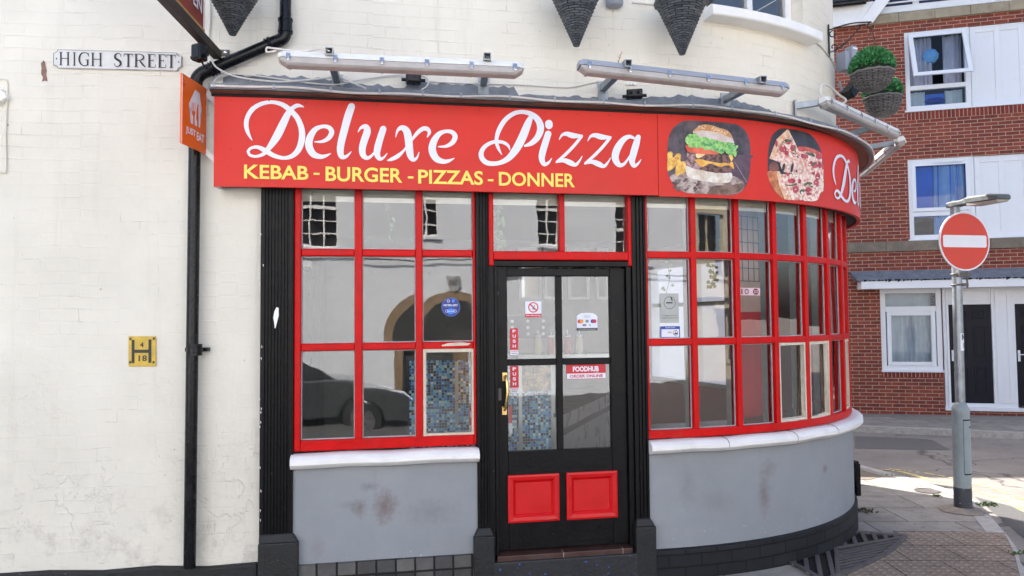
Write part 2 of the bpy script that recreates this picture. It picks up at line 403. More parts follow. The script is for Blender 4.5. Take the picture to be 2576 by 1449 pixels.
def flags_mat(name, c1, c2, joint, bw, rh, tactile=False):
    m, n, L, p = nt(name); p.inputs['Roughness'].default_value = .85; p.inputs['Specular IOR Level'].default_value = .25
    tc = n.new('ShaderNodeTexCoord'); ob = tc.outputs['Object']
    mp = n.new('ShaderNodeMapping'); mp.inputs['Rotation'].default_value = (0, 0, R(3)); L.new(ob, mp.inputs[0])
    b = n.new('ShaderNodeTexBrick'); b.inputs['Scale'].default_value = 1; b.inputs['Brick Width'].default_value = bw; b.inputs['Row Height'].default_value = rh; b.inputs['Mortar Size'].default_value = .006; b.inputs['Mortar Smooth'].default_value = .2
    b.inputs['Color1'].default_value = (*c1, 1); b.inputs['Color2'].default_value = (*c2, 1); b.inputs['Mortar'].default_value = (*joint, 1); L.new(mp.outputs[0], b.inputs['Vector'])
    t = maprange(n, L, noise(n, L, ob, 5, 9, .72), .3, .7, .74, 1.2); col = mixc(n, L, 1.0, b.outputs['Color'], t, 'MULTIPLY')
    sp = maprange(n, L, noise(n, L, ob, 17, 3, .5), .66, .7, 0, .45); col = mixc(n, L, sp, col, (.05, .047, .043))
    fine = maprange(n, L, noise(n, L, ob, 160, 3, .6), .3, .7, .82, 1.16); col = mixc(n, L, 1.0, col, fine, 'MULTIPLY')
    L.new(col, p.inputs['Base Color'])
    h = math_(n, L, 'ADD', math_(n, L, 'MULTIPLY', b.outputs['Fac'], -1), math_(n, L, 'MULTIPLY', noise(n, L, ob, 70, 4, .6), .35))
    if tactile:
        vm = n.new('ShaderNodeVectorMath'); vm.operation = 'DIVIDE'; L.new(mp.outputs[0], vm.inputs[0]); vm.inputs[1].default_value = (.066, .066, 1)
        fr = n.new('ShaderNodeVectorMath'); fr.operation = 'FRACTION'; L.new(vm.outputs[0], fr.inputs[0])
        ds = n.new('ShaderNodeVectorMath'); ds.operation = 'DISTANCE'; 
        cx = n.new('ShaderNodeSeparateXYZ'); L.new(fr.outputs[0], cx.inputs[0]); cb = n.new('ShaderNodeCombineXYZ'); L.new(cx.outputs[0], cb.inputs[0]); L.new(cx.outputs[1], cb.inputs[1])
        L.new(cb.outputs[0], ds.inputs[0]); ds.inputs[1].default_value = (.5, .5, 0)
        dome = maprange(n, L, ds.outputs['Value'], .34, .2); h = math_(n, L, 'ADD', h, math_(n, L, 'MULTIPLY', dome, 4)); col = mixc(n, L, 1.0, col, maprange(n, L, dome, 0, 1, .86, 1.3), 'MULTIPLY'); L.new(col, p.inputs['Base Color'])
    bn = n.new('ShaderNodeBump'); bn.inputs['Strength'].default_value = .7; bn.inputs['Distance'].default_value = .006; L.new(h, bn.inputs['Height']); L.new(bn.outputs[0], p.inputs['Normal'])
    return m
def asphalt_mat():
    m, n, L, p = nt('asphalt'); p.inputs['Roughness'].default_value = .9; p.inputs['Specular IOR Level'].default_value = .25
    tc = n.new('ShaderNodeTexCoord'); ob = tc.outputs['Object']
    big = maprange(n, L, noise(n, L, ob, .8, 7, .7), .35, .65); col = mixc(n, L, big, (.2, .182, .168), (.29, .263, .238))
    ag = maprange(n, L, noise(n, L, ob, 210, 2, .5), .35, .7, .7, 1.35); col = mixc(n, L, 1.0, col, ag, 'MULTIPLY')
    vo = n.new('ShaderNodeTexVoronoi'); vo.feature = 'DISTANCE_TO_EDGE'; vo.inputs['Scale'].default_value = .55
    mp = n.new('ShaderNodeVectorMath'); mp.operation = 'MULTIPLY_ADD'; nz = n.new('ShaderNodeTexNoise'); nz.inputs['Scale'].default_value = 3; L.new(ob, nz.inputs['Vector']); L.new(nz.outputs['Color'], mp.inputs[0]); mp.inputs[1].default_value = (.5, .5, 0); L.new(ob, mp.inputs[2]); L.new(mp.outputs[0], vo.inputs['Vector'])
    cr = maprange(n, L, vo.outputs[0], 0, .012, .75, 0); col = mixc(n, L, cr, col, (.03, .03, .03))
    L.new(col, p.inputs['Base Color'])
    bn = n.new('ShaderNodeBump'); bn.inputs['Strength'].default_value = .5; bn.inputs['Distance'].default_value = .006; L.new(noise(n, L, ob, 160, 3, .6), bn.inputs['Height']); L.new(bn.outputs[0], p.inputs['Normal'])
    return m
def grey_render_mat():
    m, n, L, p = nt('grey_painted_render'); p.inputs['Roughness'].default_value = .62
    tc = n.new('ShaderNodeTexCoord'); ob = tc.outputs['Object']; uv = tc.outputs['UV']
    col = mixc(n, L, maprange(n, L, noise(n, L, ob, 1.7, 7, .65), .3, .7), lin(136, 141, 147), lin(149, 154, 160))
    for (l, z, rl, rz, c, k) in STAINS:      # worn and scuffed marks that belong to the wall
        mp = n.new('ShaderNodeMapping'); mp.inputs['Location'].default_value = (-l/rl, -z/rz, 0); mp.inputs['Scale'].default_value = (1/rl, 1/rz, 1); L.new(uv, mp.inputs[0])
        ln = n.new('ShaderNodeVectorMath'); ln.operation = 'LENGTH'; L.new(mp.outputs[0], ln.inputs[0])
        f = math_(n, L, 'ADD', ln.outputs['Value'], math_(n, L, 'MULTIPLY', noise(n, L, uv, 22, 7, .75), 1.5))
        col = mixc(n, L, maprange(n, L, f, 1.55, .8, 0, k), col, c)
    fine = maprange(n, L, noise(n, L, ob, 11, 9, .8), .6, .8, 0, .2); col = mixc(n, L, fine, col, lin(112, 112, 116))
    mp = n.new('ShaderNodeMapping'); mp.inputs['Scale'].default_value = (17, 1.6, 1); L.new(uv, mp.inputs[0])
    dr_ = maprange(n, L, noise(n, L, mp.outputs[0], 1, 8, .75), .56, .8, 0, .3); col = mixc(n, L, dr_, col, lin(116, 116, 118))
    # chips along the bottom edge
    sep = n.new('ShaderNodeSeparateXYZ'); L.new(ob, sep.inputs[0])
    ch = math_(n, L, 'MULTIPLY', maprange(n, L, noise(n, L, ob, 40, 3, .6), .68, .71), maprange(n, L, sep.outputs[2], .38, .24)); col = mixc(n, L, ch, col, lin(196, 192, 186))
    L.new(col, p.inputs['Base Color'])
    bn = n.new('ShaderNodeBump'); bn.inputs['Strength'].default_value = .25; bn.inputs['Distance'].default_value = .01; L.new(noise(n, L, ob, 14, 8, .65), bn.inputs['Height']); L.new(bn.outputs[0], p.inputs['Normal'])
    return m
STAINS = []
def wicker_mat(name, c1, c2, gap, rows, cols):
    m, n, L, p = nt(name); p.inputs['Roughness'].default_value = .5
    tc = n.new('ShaderNodeTexCoord'); uv = tc.outputs['UV']
    b = n.new('ShaderNodeTexBrick'); b.inputs['Scale'].default_value = 1; b.inputs['Brick Width'].default_value = 1/cols; b.inputs['Row Height'].default_value = 1/rows
    b.inputs['Mortar Size'].default_value = .17/rows; b.inputs['Mortar Smooth'].default_value = .8; b.inputs['Color1'].default_value = (*c1, 1); b.inputs['Color2'].default_value = (*c2, 1); b.inputs['Mortar'].default_value = (*gap, 1)
    wob = n.new('ShaderNodeTexNoise'); wob.inputs['Scale'].default_value = 12; L.new(uv, wob.inputs['Vector']); vm = n.new('ShaderNodeVectorMath'); vm.operation = 'MULTIPLY_ADD'; L.new(wob.outputs['Color'], vm.inputs[0]); vm.inputs[1].default_value = (.004, .012, 0); L.new(uv, vm.inputs[2]); L.new(vm.outputs[0], b.inputs['Vector'])
    L.new(b.outputs['Color'], p.inputs['Base Color']); bn = n.new('ShaderNodeBump'); bn.inputs['Strength'].default_value = 1; bn.inputs['Distance'].default_value = .02; bn.invert = True
    L.new(b.outputs['Fac'], bn.inputs['Height']); L.new(bn.outputs[0], p.inputs['Normal']); return m
CREAM = cream_wall_mat()
WHITEP = M('white_gloss_paint', lin(242, 241, 239), .38, var=.05, vs=5, bump=.15, bs=30, dirt=.18)
UPVC = M('white_upvc', lin(232, 234, 238), .35, var=.012)
REDP = M('red_gloss_paint', lin(198, 12, 14), .38, var=.16, vs=7, bump=.28, bs=38, spec=.2, dirt=.22, speck=.02, speckcol=(.09, .01, .01))
REDD = M('red_door_panel_paint', lin(204, 3, 12), .42, var=.1, vs=9, bump=.1, bs=40)
BLACKP = M('black_gloss_paint', (.005, .005, .006), .4, var=.25, vs=12, bump=.2, bs=45, spec=.2, speck=.06, speckcol=(.07, .07, .07))
BLACKM = M('black_masonry_paint', (.011, .012, .014), .6, var=.35, vs=9, bump=.5, bs=50, speck=.2, speckcol=(.12, .13, .15))
BLUEM = M('black_step_paint_blue_chips', (.018, .02, .023), .6, var=.35, vs=9, bump=.5, bs=50, speck=.5, speckcol=lin(52, 92, 170))
PLASTIC = M('black_plastic_pipe', (.005, .006, .008), .26, var=.2, vs=15, spec=.28)
PUTTY = M('cream_putty', lin(214, 206, 188), .7, var=.12, vs=20, bump=.5, bs=60)
SIGNRED = M('red_sign_board', lin(212, 50, 40), .48, var=.09, vs=1.3, spec=.3, speck=.04, speckcol=(.12, .03, .03))
WHITEV = M('white_vinyl', lin(226, 229, 240), .4, var=.03)
YELV = M('yellow_vinyl', lin(238, 222, 96), .4, var=.04)
LEAD = M('lead_flashing', (.17, .19, .22), .5, metal=.0, var=.35, vs=7, bump=.5, bs=25, speck=.4, speckcol=(.4, .4, .38))
SOFFIT = M('weathered_brown_timber', (.17, .085, .065), .75, var=.5, vs=6, bump=.5, bs=30, speck=.3, speckcol=(.02, .02, .02))
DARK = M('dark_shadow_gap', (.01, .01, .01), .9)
CABLE = M('white_cable_sheath', lin(216, 211, 205), .5, var=.1, vs=12)
GALV = M('galvanised_steel', (.3, .33, .36), .42, metal=.6, var=.25, vs=14, bump=.15, bs=60)
GREYPL = M('grey_plastic', lin(150, 156, 168), .4, var=.06)
FITW = M('white_fitting_body', lin(225, 226, 224), .45, var=.07, dirt=.15)
DIFF = M('dusty_diffuser', lin(178, 173, 171), .35, var=.12, vs=9)
STEEL = M('bright_steel', (.7, .7, .7), .25, metal=1)
BRASS = M('brass', (.72, .5, .2), .25, metal=1, var=.15)
WICK = wicker_mat('dark_wicker', (.15, .165, .18), (.07, .08, .09), (.006, .007, .008), 26, 9)
WICKB = wicker_mat('brown_grey_wicker', (.2, .19, .185), (.11, .104, .1), (.02, .019, .018), 20, 11)
GLASS = glass_mat()
FLAG = flags_mat('paving_flags', (.27, .248, .222), (.34, .312, .276), (.085, .076, .066), .78, .52)
TACT = flags_mat('blister_paving', (.29, .225, .175), (.34, .265, .205), (.08, .07, .06), .4, .4, tactile=True)
KERB = M('granite_kerb', (.4, .38, .35), .8, var=.25, vs=14, bump=.4, bs=60)
ASPH = asphalt_mat()
IRON = M('cast_iron', (.12, .108, .106), .55, metal=.3, var=.3, vs=20, bump=.3, bs=60)

# ------------------------------------------------------------------ ground
def gpt(x, y, dz=0.0): return Vector((x, y, gz(y)+dz))
mb = MB(); mb.face([gpt(-150, -120, -.105), gpt(150, -120, -.105), gpt(150, 220, -.105), gpt(-150, 220, -.105)]); struct('road', mb, ASPH)
kerb_px = [(2146, 1166), (2180, 1174), (2216, 1183), (2270, 1198), (2330, 1215), (2390, 1233), (2445, 1253), (2475, 1280), (2499, 1308), (2527, 1340), (2548, 1366), (2562, 1388), (2576, 1428)]
kc = [gh(*p) for p in kerb_px]; kc = [Vector((p.x, p.y, 0)) for p in kc]
d0 = (kc[0]-kc[1]).normalized()
pre = [kc[0]+d0*9, kc[0]+d0*5, kc[0]+d0*2.5, kc[0]+d0*1]
post = [Vector(q) for q in ((3.35, 4.55, 0), (2.7, 3.8, 0), (1.6, 3.3, 0), (0, 2.95, 0), (-4, 2.45, 0), (-14, 1.3, 0))]
kcurve = catmull(pre+kc+post, 4)
def offs(c, d):
    out = []
    for i, p in enumerate(c):
        t = (c[min(i+1, len(c)-1)]-c[max(i-1, 0)]).normalized(); out.append(p+Vector((t.y, -t.x, 0))*d)
    return out
inner = offs(kcurve, .14)
poly = [(p.x, p.y) for p in inner]+[(-14, 9), (-6, 24), (kcurve[0].x-3, kcurve[0].y+3)]
mb = MB()
b = bmesh.new(); b.faces.new([b.verts.new((x, y, 0)) for x, y in poly]); bmesh.ops.triangulate(b, faces=b.faces[:], ngon_method='EAR_CLIP'); b.verts.index_update()
mb.mesh([gpt(v.co.x, v.co.y) for v in b.verts], [tuple(v.index for v in f.verts) for f in b.faces]); b.free()
struct('pavement', mb, FLAG)
def kerb(name, outer, inn):
    mb = MB()
    for i in range(len(outer)-1):
        a, c, d, e = outer[i], outer[i+1], inn[i+1], inn[i]
        mb.face([gpt(a.x, a.y, .004), gpt(c.x, c.y, .004), gpt(d.x, d.y, .004), gpt(e.x, e.y, .004)])
        mb.face([gpt(a.x, a.y, -.2), gpt(c.x, c.y, -.2), gpt(c.x, c.y, .004), gpt(a.x, a.y, .004)])
    struct(name, mb, KERB)
kerb('kerb', kcurve, inner)
tp = [gh(*p) for p in ((2243, 1336), (2527, 1341), (2551, 1390), (2566, 1449), (2580, 1600), (2060, 1600), (2108, 1449), (2180, 1424), (2232, 1398), (2279, 1353))]
mb = MB(); mb.face([gpt(p.x, p.y, .005) for p in tp]); struct('tactile_paving', mb, TACT)
# far pavement in front of the brick house
fk = [gh(*p) for p in ((2100, 1070), (2146, 1072), (2330, 1079), (2450, 1084), (2576, 1090))]; fk = [Vector((p.x, p.y, 0)) for p in fk]
df = (fk[-1]-fk[-2]).normalized(); fk = [fk[0]-(fk[1]-fk[0]).normalized()*8]+fk+[fk[-1]+df*12]
fo = offs(fk, -.15)
mb = MB()
for i in range(len(fk)-1):
    a, c = fo[i], fo[i+1]; mb.face([gpt(a.x, a.y), gpt(c.x, c.y), gpt(c.x+.8, c.y+4), gpt(a.x+.8, a.y+4)])
struct('far_pavement', mb, FLAG); kerb('far_kerb', fk, fo)
# yellow lines and faded far lines
YEL = M('worn_yellow_road_paint', lin(214, 196, 130), .8, var=.3, vs=25); YEL2 = M('faded_road_paint', lin(150, 146, 134), .8, var=.3, vs=20)
def road_line(name, px, w, mat, gap=.12):
    c = catmull([Vector((p.x, p.y, 0)) for p in (gh(x, y, -.1) for x, y in px)], 14); mb = MB(); rnd = random.Random(3)
    e = offs(c, w)
    for i in range(len(c)-1):
        if rnd.random() < gap: continue
        j = [rnd.uniform(-.012, .012) for _ in range(4)]
        mb.face([gpt(c[i].x+j[0], c[i].y, -.1), gpt(c[i+1].x+j[1], c[i+1].y, -.1), gpt(e[i+1].x+j[2], e[i+1].y, -.1), gpt(e[i].x+j[3], e[i].y, -.1)])
    struct(name, mb, mat)
road_line('yellow_road_line', [(2236, 1178), (2320, 1188), (2402, 1202), (2445, 1214), (2500, 1228), (2552, 1245), (2600, 1262)], .05, YEL, .42)
road_line('yellow_road_line', [(2219, 1179), (2276, 1187), (2346, 1206), (2402, 1216), (2446, 1229), (2510, 1249), (2576, 1279), (2610, 1298)], .06, YEL, .2)
road_line('faded_road_line', [(2150, 1095), (2230, 1097), (2300, 1101), (2360, 1107)], .05, YEL2, .15)
road_line('faded_road_line', [(2455, 1113), (2520, 1117), (2600, 1123)], .05, YEL2, .15)
PATCH = M('dark_asphalt_patch', (.13, .122, .118), .9, var=.3, vs=60, bump=.6, bs=120)
mb = MB(); q = [gh(x, y, -.1) for x, y in ((2150, 1098), (2340, 1104), (2392, 1132), (2150, 1128))]; mb.face([gpt(p.x, p.y, -.101) for p in q])
struct('road_patch', mb, PATCH)
HSA = M('darkened_street_asphalt', (.085, .084, .084), .9, var=.3, vs=50, bump=.6, bs=120)  # darker surfacing, its colour carried street-wide to dim the reflections in the panes
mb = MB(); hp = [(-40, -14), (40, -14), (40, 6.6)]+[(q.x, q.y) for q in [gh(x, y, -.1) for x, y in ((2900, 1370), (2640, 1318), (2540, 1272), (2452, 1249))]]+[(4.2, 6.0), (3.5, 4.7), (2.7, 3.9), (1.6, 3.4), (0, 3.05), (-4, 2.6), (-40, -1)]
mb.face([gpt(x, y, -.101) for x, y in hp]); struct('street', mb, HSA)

# ------------------------------------------------------------------ the shop building
ZTOP = 5.2  # unseen wall top, height shaped for the shop's shadow on the road
shop = thing('corner_shop', 'cream painted brick corner shop with rounded end, red glazing bars and black pilasters', 'building', W(-1, 0, 0))
def sheet(mb, ls, zs, o, holes=(), flip=False):
    for i in range(len(ls)-1):
        for j in range(len(zs)-1):
            lm = (ls[i]+ls[i+1])/2; zm = (zs[j]+zs[j+1])/2
            if any(h[0] < lm < h[1] and h[2] < zm < h[3] for h in holes): continue
            a, c, z0, z1 = ls[i], ls[i+1], zs[j], zs[j+1]
            mb.face([W(a, o, z0), W(c, o, z0), W(c, o, z1), W(a, o, z1)], [(a, z0), (c, z0), (c, z1), (a, z1)])
def lrange(a, b, d, extra=()):
    n = max(1, int((b-a)/d)); s = sorted(set([round(a+(b-a)*i/n, 4) for i in range(n+1)]+[round(e, 4) for e in extra if a < e < b])); return s
OW = -.05                                                # wall face lies just behind the shop front
LP0 = ph(655, 700, .03)[0]; LP1 = ph(740, 700, .03)[0]   # left pilaster
LM0 = ph(1197, 700, .03)[0]; LM1 = ph(1229, 700, .03)[0]
LR0 = ph(1592, 700, .03)[0]; LR1 = ph(1627, 700, .03)[0]
LS1 = 7.65                                                # end of the side wall
# upper window
def lofs(px, o):                       # first crossing of a picture column on an offset curve
    l = -3
    while l < 3.6:
        p = W(l, o, 3.3); d = p-CAMP; x = 1288+FPX*d.dot(rt)/d.dot(fw)
        if x >= px: return l
        l += .005
    return l
SL0, SL1 = lofs(1796, .08), lofs(2076, .085); UW0 = SL0+.03; UW1 = SL1-.05
UWZ = (ph(1800, 4, .07)[1]+ph(1900, 30, .07)[1])/2
SW0, SW1, SWZ0, SWZ1 = LEND+.75, LEND+2.6, 1.0, 2.5      # window in the side wall
wl_ = lrange(-11, LS1, .12, (LB, LP0, LP1, UW0, UW1, SW0, SW1, LEND, 0))
wz = [-.3, .18, SWZ0, SWZ1, 2.55, UWZ, ZTOP]
mb = MB(); sheet(mb, wl_, wz, OW, holes=((LP0+.02, 3.02, -1, 2.55), (UW0, UW1, UWZ, UWZ+1.0), (SW0, SW1, SWZ0, SWZ1)))
wallo = mk('wall', mb, CREAM, shop)
# reveals, back walls and roof close the shell
mb = MB(); mb.wbox(UW0-.001, UW0+.0, OW, OW-.22, UWZ, UWZ+1.0)
for l in (UW0, UW1): mb.face([W(l, OW, UWZ), W(l, OW-.22, UWZ), W(l, OW-.22, UWZ+1.0), W(l, OW, UWZ+1.0)], [(0, UWZ), (.22, UWZ), (.22, UWZ+1.0), (0, UWZ+1.0)])
mks('window_reveal', mb, CREAM, shop)
mb = MB(); pb = W(LS1, OW, 0); pl = W(-11, OW, 0); bk = Vector((pl.x-1, pl.y+9.5, 0)); bk1 = pb+Vector((-1.25, 1.45, 0))  # unseen rear corner shaped to cut the edge of the shop's shadow
def seg_t(px):                       # where a picture column crosses the long rear wall
    d = ray(px, 720); e = bk-bk1; return (bk1.y*d.x-bk1.x*d.y)/(e.x*d.y-e.y*d.x)
_ta, _tb = sorted((seg_t(1270), seg_t(1560))); _q = [bk1+(bk-bk1)*t for t in (0, _ta, _tb, 1)]
for i in range(3):
    for z0, z1 in ((-.3, 1.0), (1.0, 3.6), (3.6, ZTOP)):
        if i == 1 and z0 == 1.0: continue
        a, c = _q[i], _q[i+1]; mb.face([(a.x, a.y, z0), (c.x, c.y, z0), (c.x, c.y, z1), (a.x, a.y, z1)], [(0, z0), (8, z0), (8, z1), (0, z1)])
for a, c in ((pb, bk1), (bk, pl)): mb.face([(a.x, a.y, -.3), (c.x, c.y, -.3), (c.x, c.y, ZTOP), (a.x, a.y, ZTOP)], [(0, 0), (8, 0), (8, 6), (0, 6)])
mk('back_wall', mb, CREAM, shop)
mb = MB(); rp = [W(l, OW-.001, ZTOP) for l in lrange(-11, LS1, .25)]+[Vector((bk1.x, bk1.y, ZTOP)), Vector((bk.x, bk.y, ZTOP))]
mb.face(rp); mk('roof', mb, LEAD, shop)
# black plinth band along the foot of the wall
mb = MB()
(_la, _za), (_lb, _zb) = ph(0, 1446, OW+.03), ph(640, 1421, OW+.03)
zl = lambda l: _za+(l-_la)*(_zb-_za)/(_lb-_la)+.006
ls = lrange(-11, LP0-.02, .3); mb.sweep(ls, lambda l: [(OW, -.3), (OW+.03, -.3), (OW+.03, zl(l)-.012+.01*math.sin(l*9)), (OW, zl(l)+.008*math.sin(l*9))])
mk('plinth', mb, BLACKM, shop, bevel=.006)

# stall risers in grey render
GZ0 = .19
def stain(px, py, rpx, rpy, c, k):
    l, z = ph(px, py, .02); l2 = ph(px+rpx, py, .02)[0]; z2 = ph(px, py-rpy, .02)[1]
    STAINS.append((l, z, abs(l2-l)*1.4, abs(z2-z)*1.4, c, k))
BRN = lin(112, 94, 92); DRK = lin(100, 100, 106)
stain(970, 1275, 34, 46, BRN, .85); stain(905, 1280, 22, 24, BRN, .6); stain(892, 1270, 40, 14, DRK, .35); stain(1090, 1290, 80, 40, DRK, .3); stain(930, 1225, 26, 12, DRK, .5)
stain(1925, 1245, 16, 60, BRN, .6); stain(1935, 1180, 22, 25, BRN, .4); stain(2078, 1180, 7, 14, BRN, .6); stain(1730, 1230, 26, 60, DRK, .3); stain(1800, 1260, 60, 30, DRK, .2); stain(800, 1380, 20, 30, BRN, .25)
GREYR = grey_render_mat()
def riser(l0, l1, zb):
    mb = MB(); ls = lrange(l0, l1, .06); zs = [zb+(.93-zb)*i/4 for i in range(5)]
    sheet(mb, ls, zs, .012); 
    for i in range(len(ls)-1):
        a, c = ls[i], ls[i+1]; mb.face([W(a, .012, zb), W(c, .012, zb), W(c, -.12, zb), W(a, -.12, zb)], [(a, zb)]*4)
    return mk('stall_riser', mb, GREYR, shop)
ZRL = ph(975, 1409, .012)[1]
riser(LP1-.02, LM0+.02, ZRL); riser(LR1-.02, 3.02, GZ0)
# bullnose sills
def sill(l0, l1):
    zt = .955; mb = MB()
    pr = [(-.03, zt-.012), (.045, zt-.012), (.078, zt-.022), (.098, zt-.045), (.098, zt-.068), (.078, zt-.09), (.05, zt-.1), (-.03, zt-.1)]
    rnd = random.Random(int(l0*100))
    js = {}
    mb.sweep(lrange(l0, l1, .05), lambda l: [(o+.003*math.sin(l*17+z*9), z+.0025*math.sin(l*11)) for o, z in pr])
    return mk('window_sill', mb, WHITEP, shop, smooth=True, bevel=0)
sill(LP1-.015, LM0+.01); sill(LR1-.005, 3.02)
JOINT = M('sill_joint', lin(150, 146, 142), .8)
mb = MB()
for l in (.42, 1.02, 1.53, 1.83): mb.sweep([l, l+.004], lambda q: [(.0, .86), (.05, .855), (.079, .864), (.1, .885), (.1, .912), (.08, .934), (.046, .945), (0, .945)])
mks('sill_joint', mb, JOINT, shop)
# painted plinth bricks below the risers
PLB = brick_mat('painted_plinth_brick', (.012, .013, .016), (.022, .024, .028), (.006, .006, .007), .235, .085, .006, .9, .65, stain=.4)
SOLD = brick_mat('bare_plinth_brick', (.03, .032, .036), (.17, .165, .16), (.015, .014, .014), .122, .088, .007, 1.0, .8, soldier=True, stain=.3)
mb = MB(); sheet(mb, lrange(LR1-.02, 3.3, .06), [-.2, .0, .1, GZ0+.01], .035)
for a, c in zip(lrange(LR1-.02, 3.3, .06)[:-1], lrange(LR1-.02, 3.3, .06)[1:]):
    mb.face([W(a, .035, GZ0+.01), W(c, .035, GZ0+.01), W(c, 0, GZ0+.022), W(a, 0, GZ0+.022)], [(a, .11), (c, .11), (c, .14), (a, .14)])
mk('plinth', mb, PLB, shop)
mb = MB(); sheet(mb, [LP1-.02, LM0+.06], [-.2, ZRL+.006], .03); a, c = LP1-.02, LM0+.06; mb.face([W(a, .03, ZRL+.006), W(c, .03, ZRL+.006), W(c, -.02, ZRL+.012), W(a, -.02, ZRL+.012)], [(a, .1), (c, .1), (c, .12), (a, .12)])
mk('plinth', mb, SOLD, shop)
# fluted pilasters
def pilaster(l0, l1, nfl, zb0, zb1, bw0, bw1):
    p_ = MB(); w = l1-l0; zt = 2.66; o = .03
    pts = [(l0, -.06), (l0, o-.005), (l0+.012, o)]
    edge = .022 if w > .15 else .012; fl = (w-2*edge)/nfl
    for k in range(nfl):
        a = l0+edge+k*fl; pts += [(a+fl*.16, o), (a+fl*.3, o-.011), (a+fl*.7, o-.011), (a+fl*.84, o)]
    pts += [(l1-.012, o), (l1, o-.005), (l1, -.06)]
    n = len(pts); vs = [W(l, q, zb1-.005) for l, q in pts]+[W(l, q, zt) for l, q in pts]
    p_.mesh(vs, [(k, k+1, n+k+1, n+k) for k in range(n-1)]+[tuple(range(n, 2*n))])
    pil = mk('pilaster', p_, BLACKP, shop)
    b_ = MB(); b_.wbox(bw0, bw1, -.06, .06, zb0-.25, zb1-.05)
    b_.hexa([W(bw0+.004, -.06, zb1-.05), W(bw0+.004, .056, zb1-.05), W(bw1-.004, .056, zb1-.05), W(bw1-.004, -.06, zb1-.05), W(l0, -.06, zb1), W(l0, .034, zb1), W(l1, .034, zb1), W(l1, -.06, zb1)])
    mk('base', b_, BLACKM, pil, bevel=.008)
    return pil
zpl = ph(700, 1345, .05)[1]
pilaster(LP0, LP1-.004, 8, .0, zpl, ph(648, 1400, .06)[0], ph(750, 1400, .06)[0])
pilaster(LM0+.003, LM1, 3, .1, ph(1215, 1330, .05)[1], ph(1193, 1380, .06)[0], ph(1245, 1380, .06)[0])
pilaster(LR0, LR1-.003, 3, .1, ph(1615, 1306, .05)[1], ph(1601, 1360, .06)[0], ph(1652, 1360, .06)[0])
mb = MB(); rnd = random.Random(8)     # white chip on the left pilaster
l, z = ph(694, 800, .031)
out = [(-.012, .055), (.004, .09), (.02, .085), (.022, .02), (.012, -.02), (.0, -.075), (-.008, -.09), (-.014, -.03), (-.02, 0)]
mb.prism([(l+a*.8, z+b_*.75) for a, b_ in out], W, .0302, .0315)
for _ in range(16):
    l2, z2 = ph(rnd.uniform(652, 662), rnd.uniform(500, 1320), .031); mb.prism([(l2, z2), (l2+.004, z2+.012), (l2-.002, z2+.02)], W, .026, .0312)
mk('paint_chip', mb, WHITEP, shop)

# ------------------------------------------------------------------ windows
ZB, ZT = .955, 2.68
B1 = ph(970, 636, 0)[1]; B2 = ph(970, 871, 0)[1]; B0 = .995+.02
GO = -.035
def pane(parent, l0, l1, z0, z1, tilt=0.0, yaw=0.0, o=GO):
    n = 1; mb = MB()
    mb.face([W(l0, o+yaw, z0), W(l1, o-yaw, z0), W(l1, o-yaw+tilt, z1), W(l0, o+yaw+tilt, z1)])
    return mk('pane', mb, GLASS, parent, recalc=False)
def putty(mb, l0, l1, z0, z1, w, o=-.012):
    mb.wbox(l0, l0+w, GO, o, z0, z1); mb.wbox(l1-w, l1, GO, o, z0, z1); mb.wbox(l0+w, l1-w, GO, o, z0, z0+w); mb.wbox(l0+w, l1-w, GO, o, z1-w, z1)
rnd = random.Random(11)
# left window
wl0, wl1 = LP1-.004, LM0+.003
ms = [ph(740, 870, 0)[0], ph(757, 870, 0)[0], ph(892, 870, 0)[0], ph(912, 870, 0)[0], ph(1046, 870, 0)[0], ph(1064, 870, 0)[0], ph(1191, 870, 0)[0], ph(1200, 870, 0)[0]]
mb = MB()
mb.wbox(wl0, ms[1], -.08, .012, ZB, ZT); mb.wbox(ms[6], wl1, -.08, .012, ZB, ZT)
mb.wbox(ms[2], ms[3], -.07, .004, ZB+.05, ZT); mb.wbox(ms[4], ms[5], -.07, .004, ZB+.05, ZT)
mb.wbox(ms[1], ms[6], -.08, .011, ZB, ZB+.068); mb.wbox(ms[1], ms[6], -.08, .0, 2.65, ZT)
BH = .024
for zc in (B1, B2):
    for a, c in ((ms[1], ms[2]), (ms[3], ms[4]), (ms[5], ms[6])): mb.wbox(a, c, -.065, .002, zc-BH, zc+BH)
win = mk('shop_window', mb, REDP, shop, bevel=.009)
cells = [(ms[1], ms[2]), (ms[3], ms[4]), (ms[5], ms[6])]; rows = [(ZB+.068, B2-BH), (B2+BH, B1-BH), (B1+BH, 2.65)]
for a, c in cells:
    for z0, z1 in rows: pane(win, a-.01, c+.01, z0-.01, z1+.01, rnd.uniform(-.006, .006), rnd.uniform(-.003, .003))
mb = MB(); putty(mb, cells[2][0], cells[2][1]+.004, rows[0][0], rows[0][1], .017, -.004); mks('putty', mb, PUTTY, win, bevel=.004)
GREYPUT = M('grey_putty', lin(176, 180, 182), .7, var=.12, vs=20, bump=.4)
mb = MB()
for ci, (a, c) in enumerate(cells):
    for ri, (z0, z1) in enumerate(rows):
        if (ci, ri) == (2, 0): continue
        putty(mb, a, c, z0, z1, .006, -.026)
mks('putty', mb, GREYPUT, win)
mb = MB(); l, z = ph(1150, 866, .0025); mb.prism([(l-.1, z-.012), (l+.07, z-.008), (l+.09, z+.004), (l+.03, z+.012), (l-.06, z+.008), (l-.1, z-.004)], W, .0025, .0035); mk('bare_paint_patch', mb, PUTTY, win)

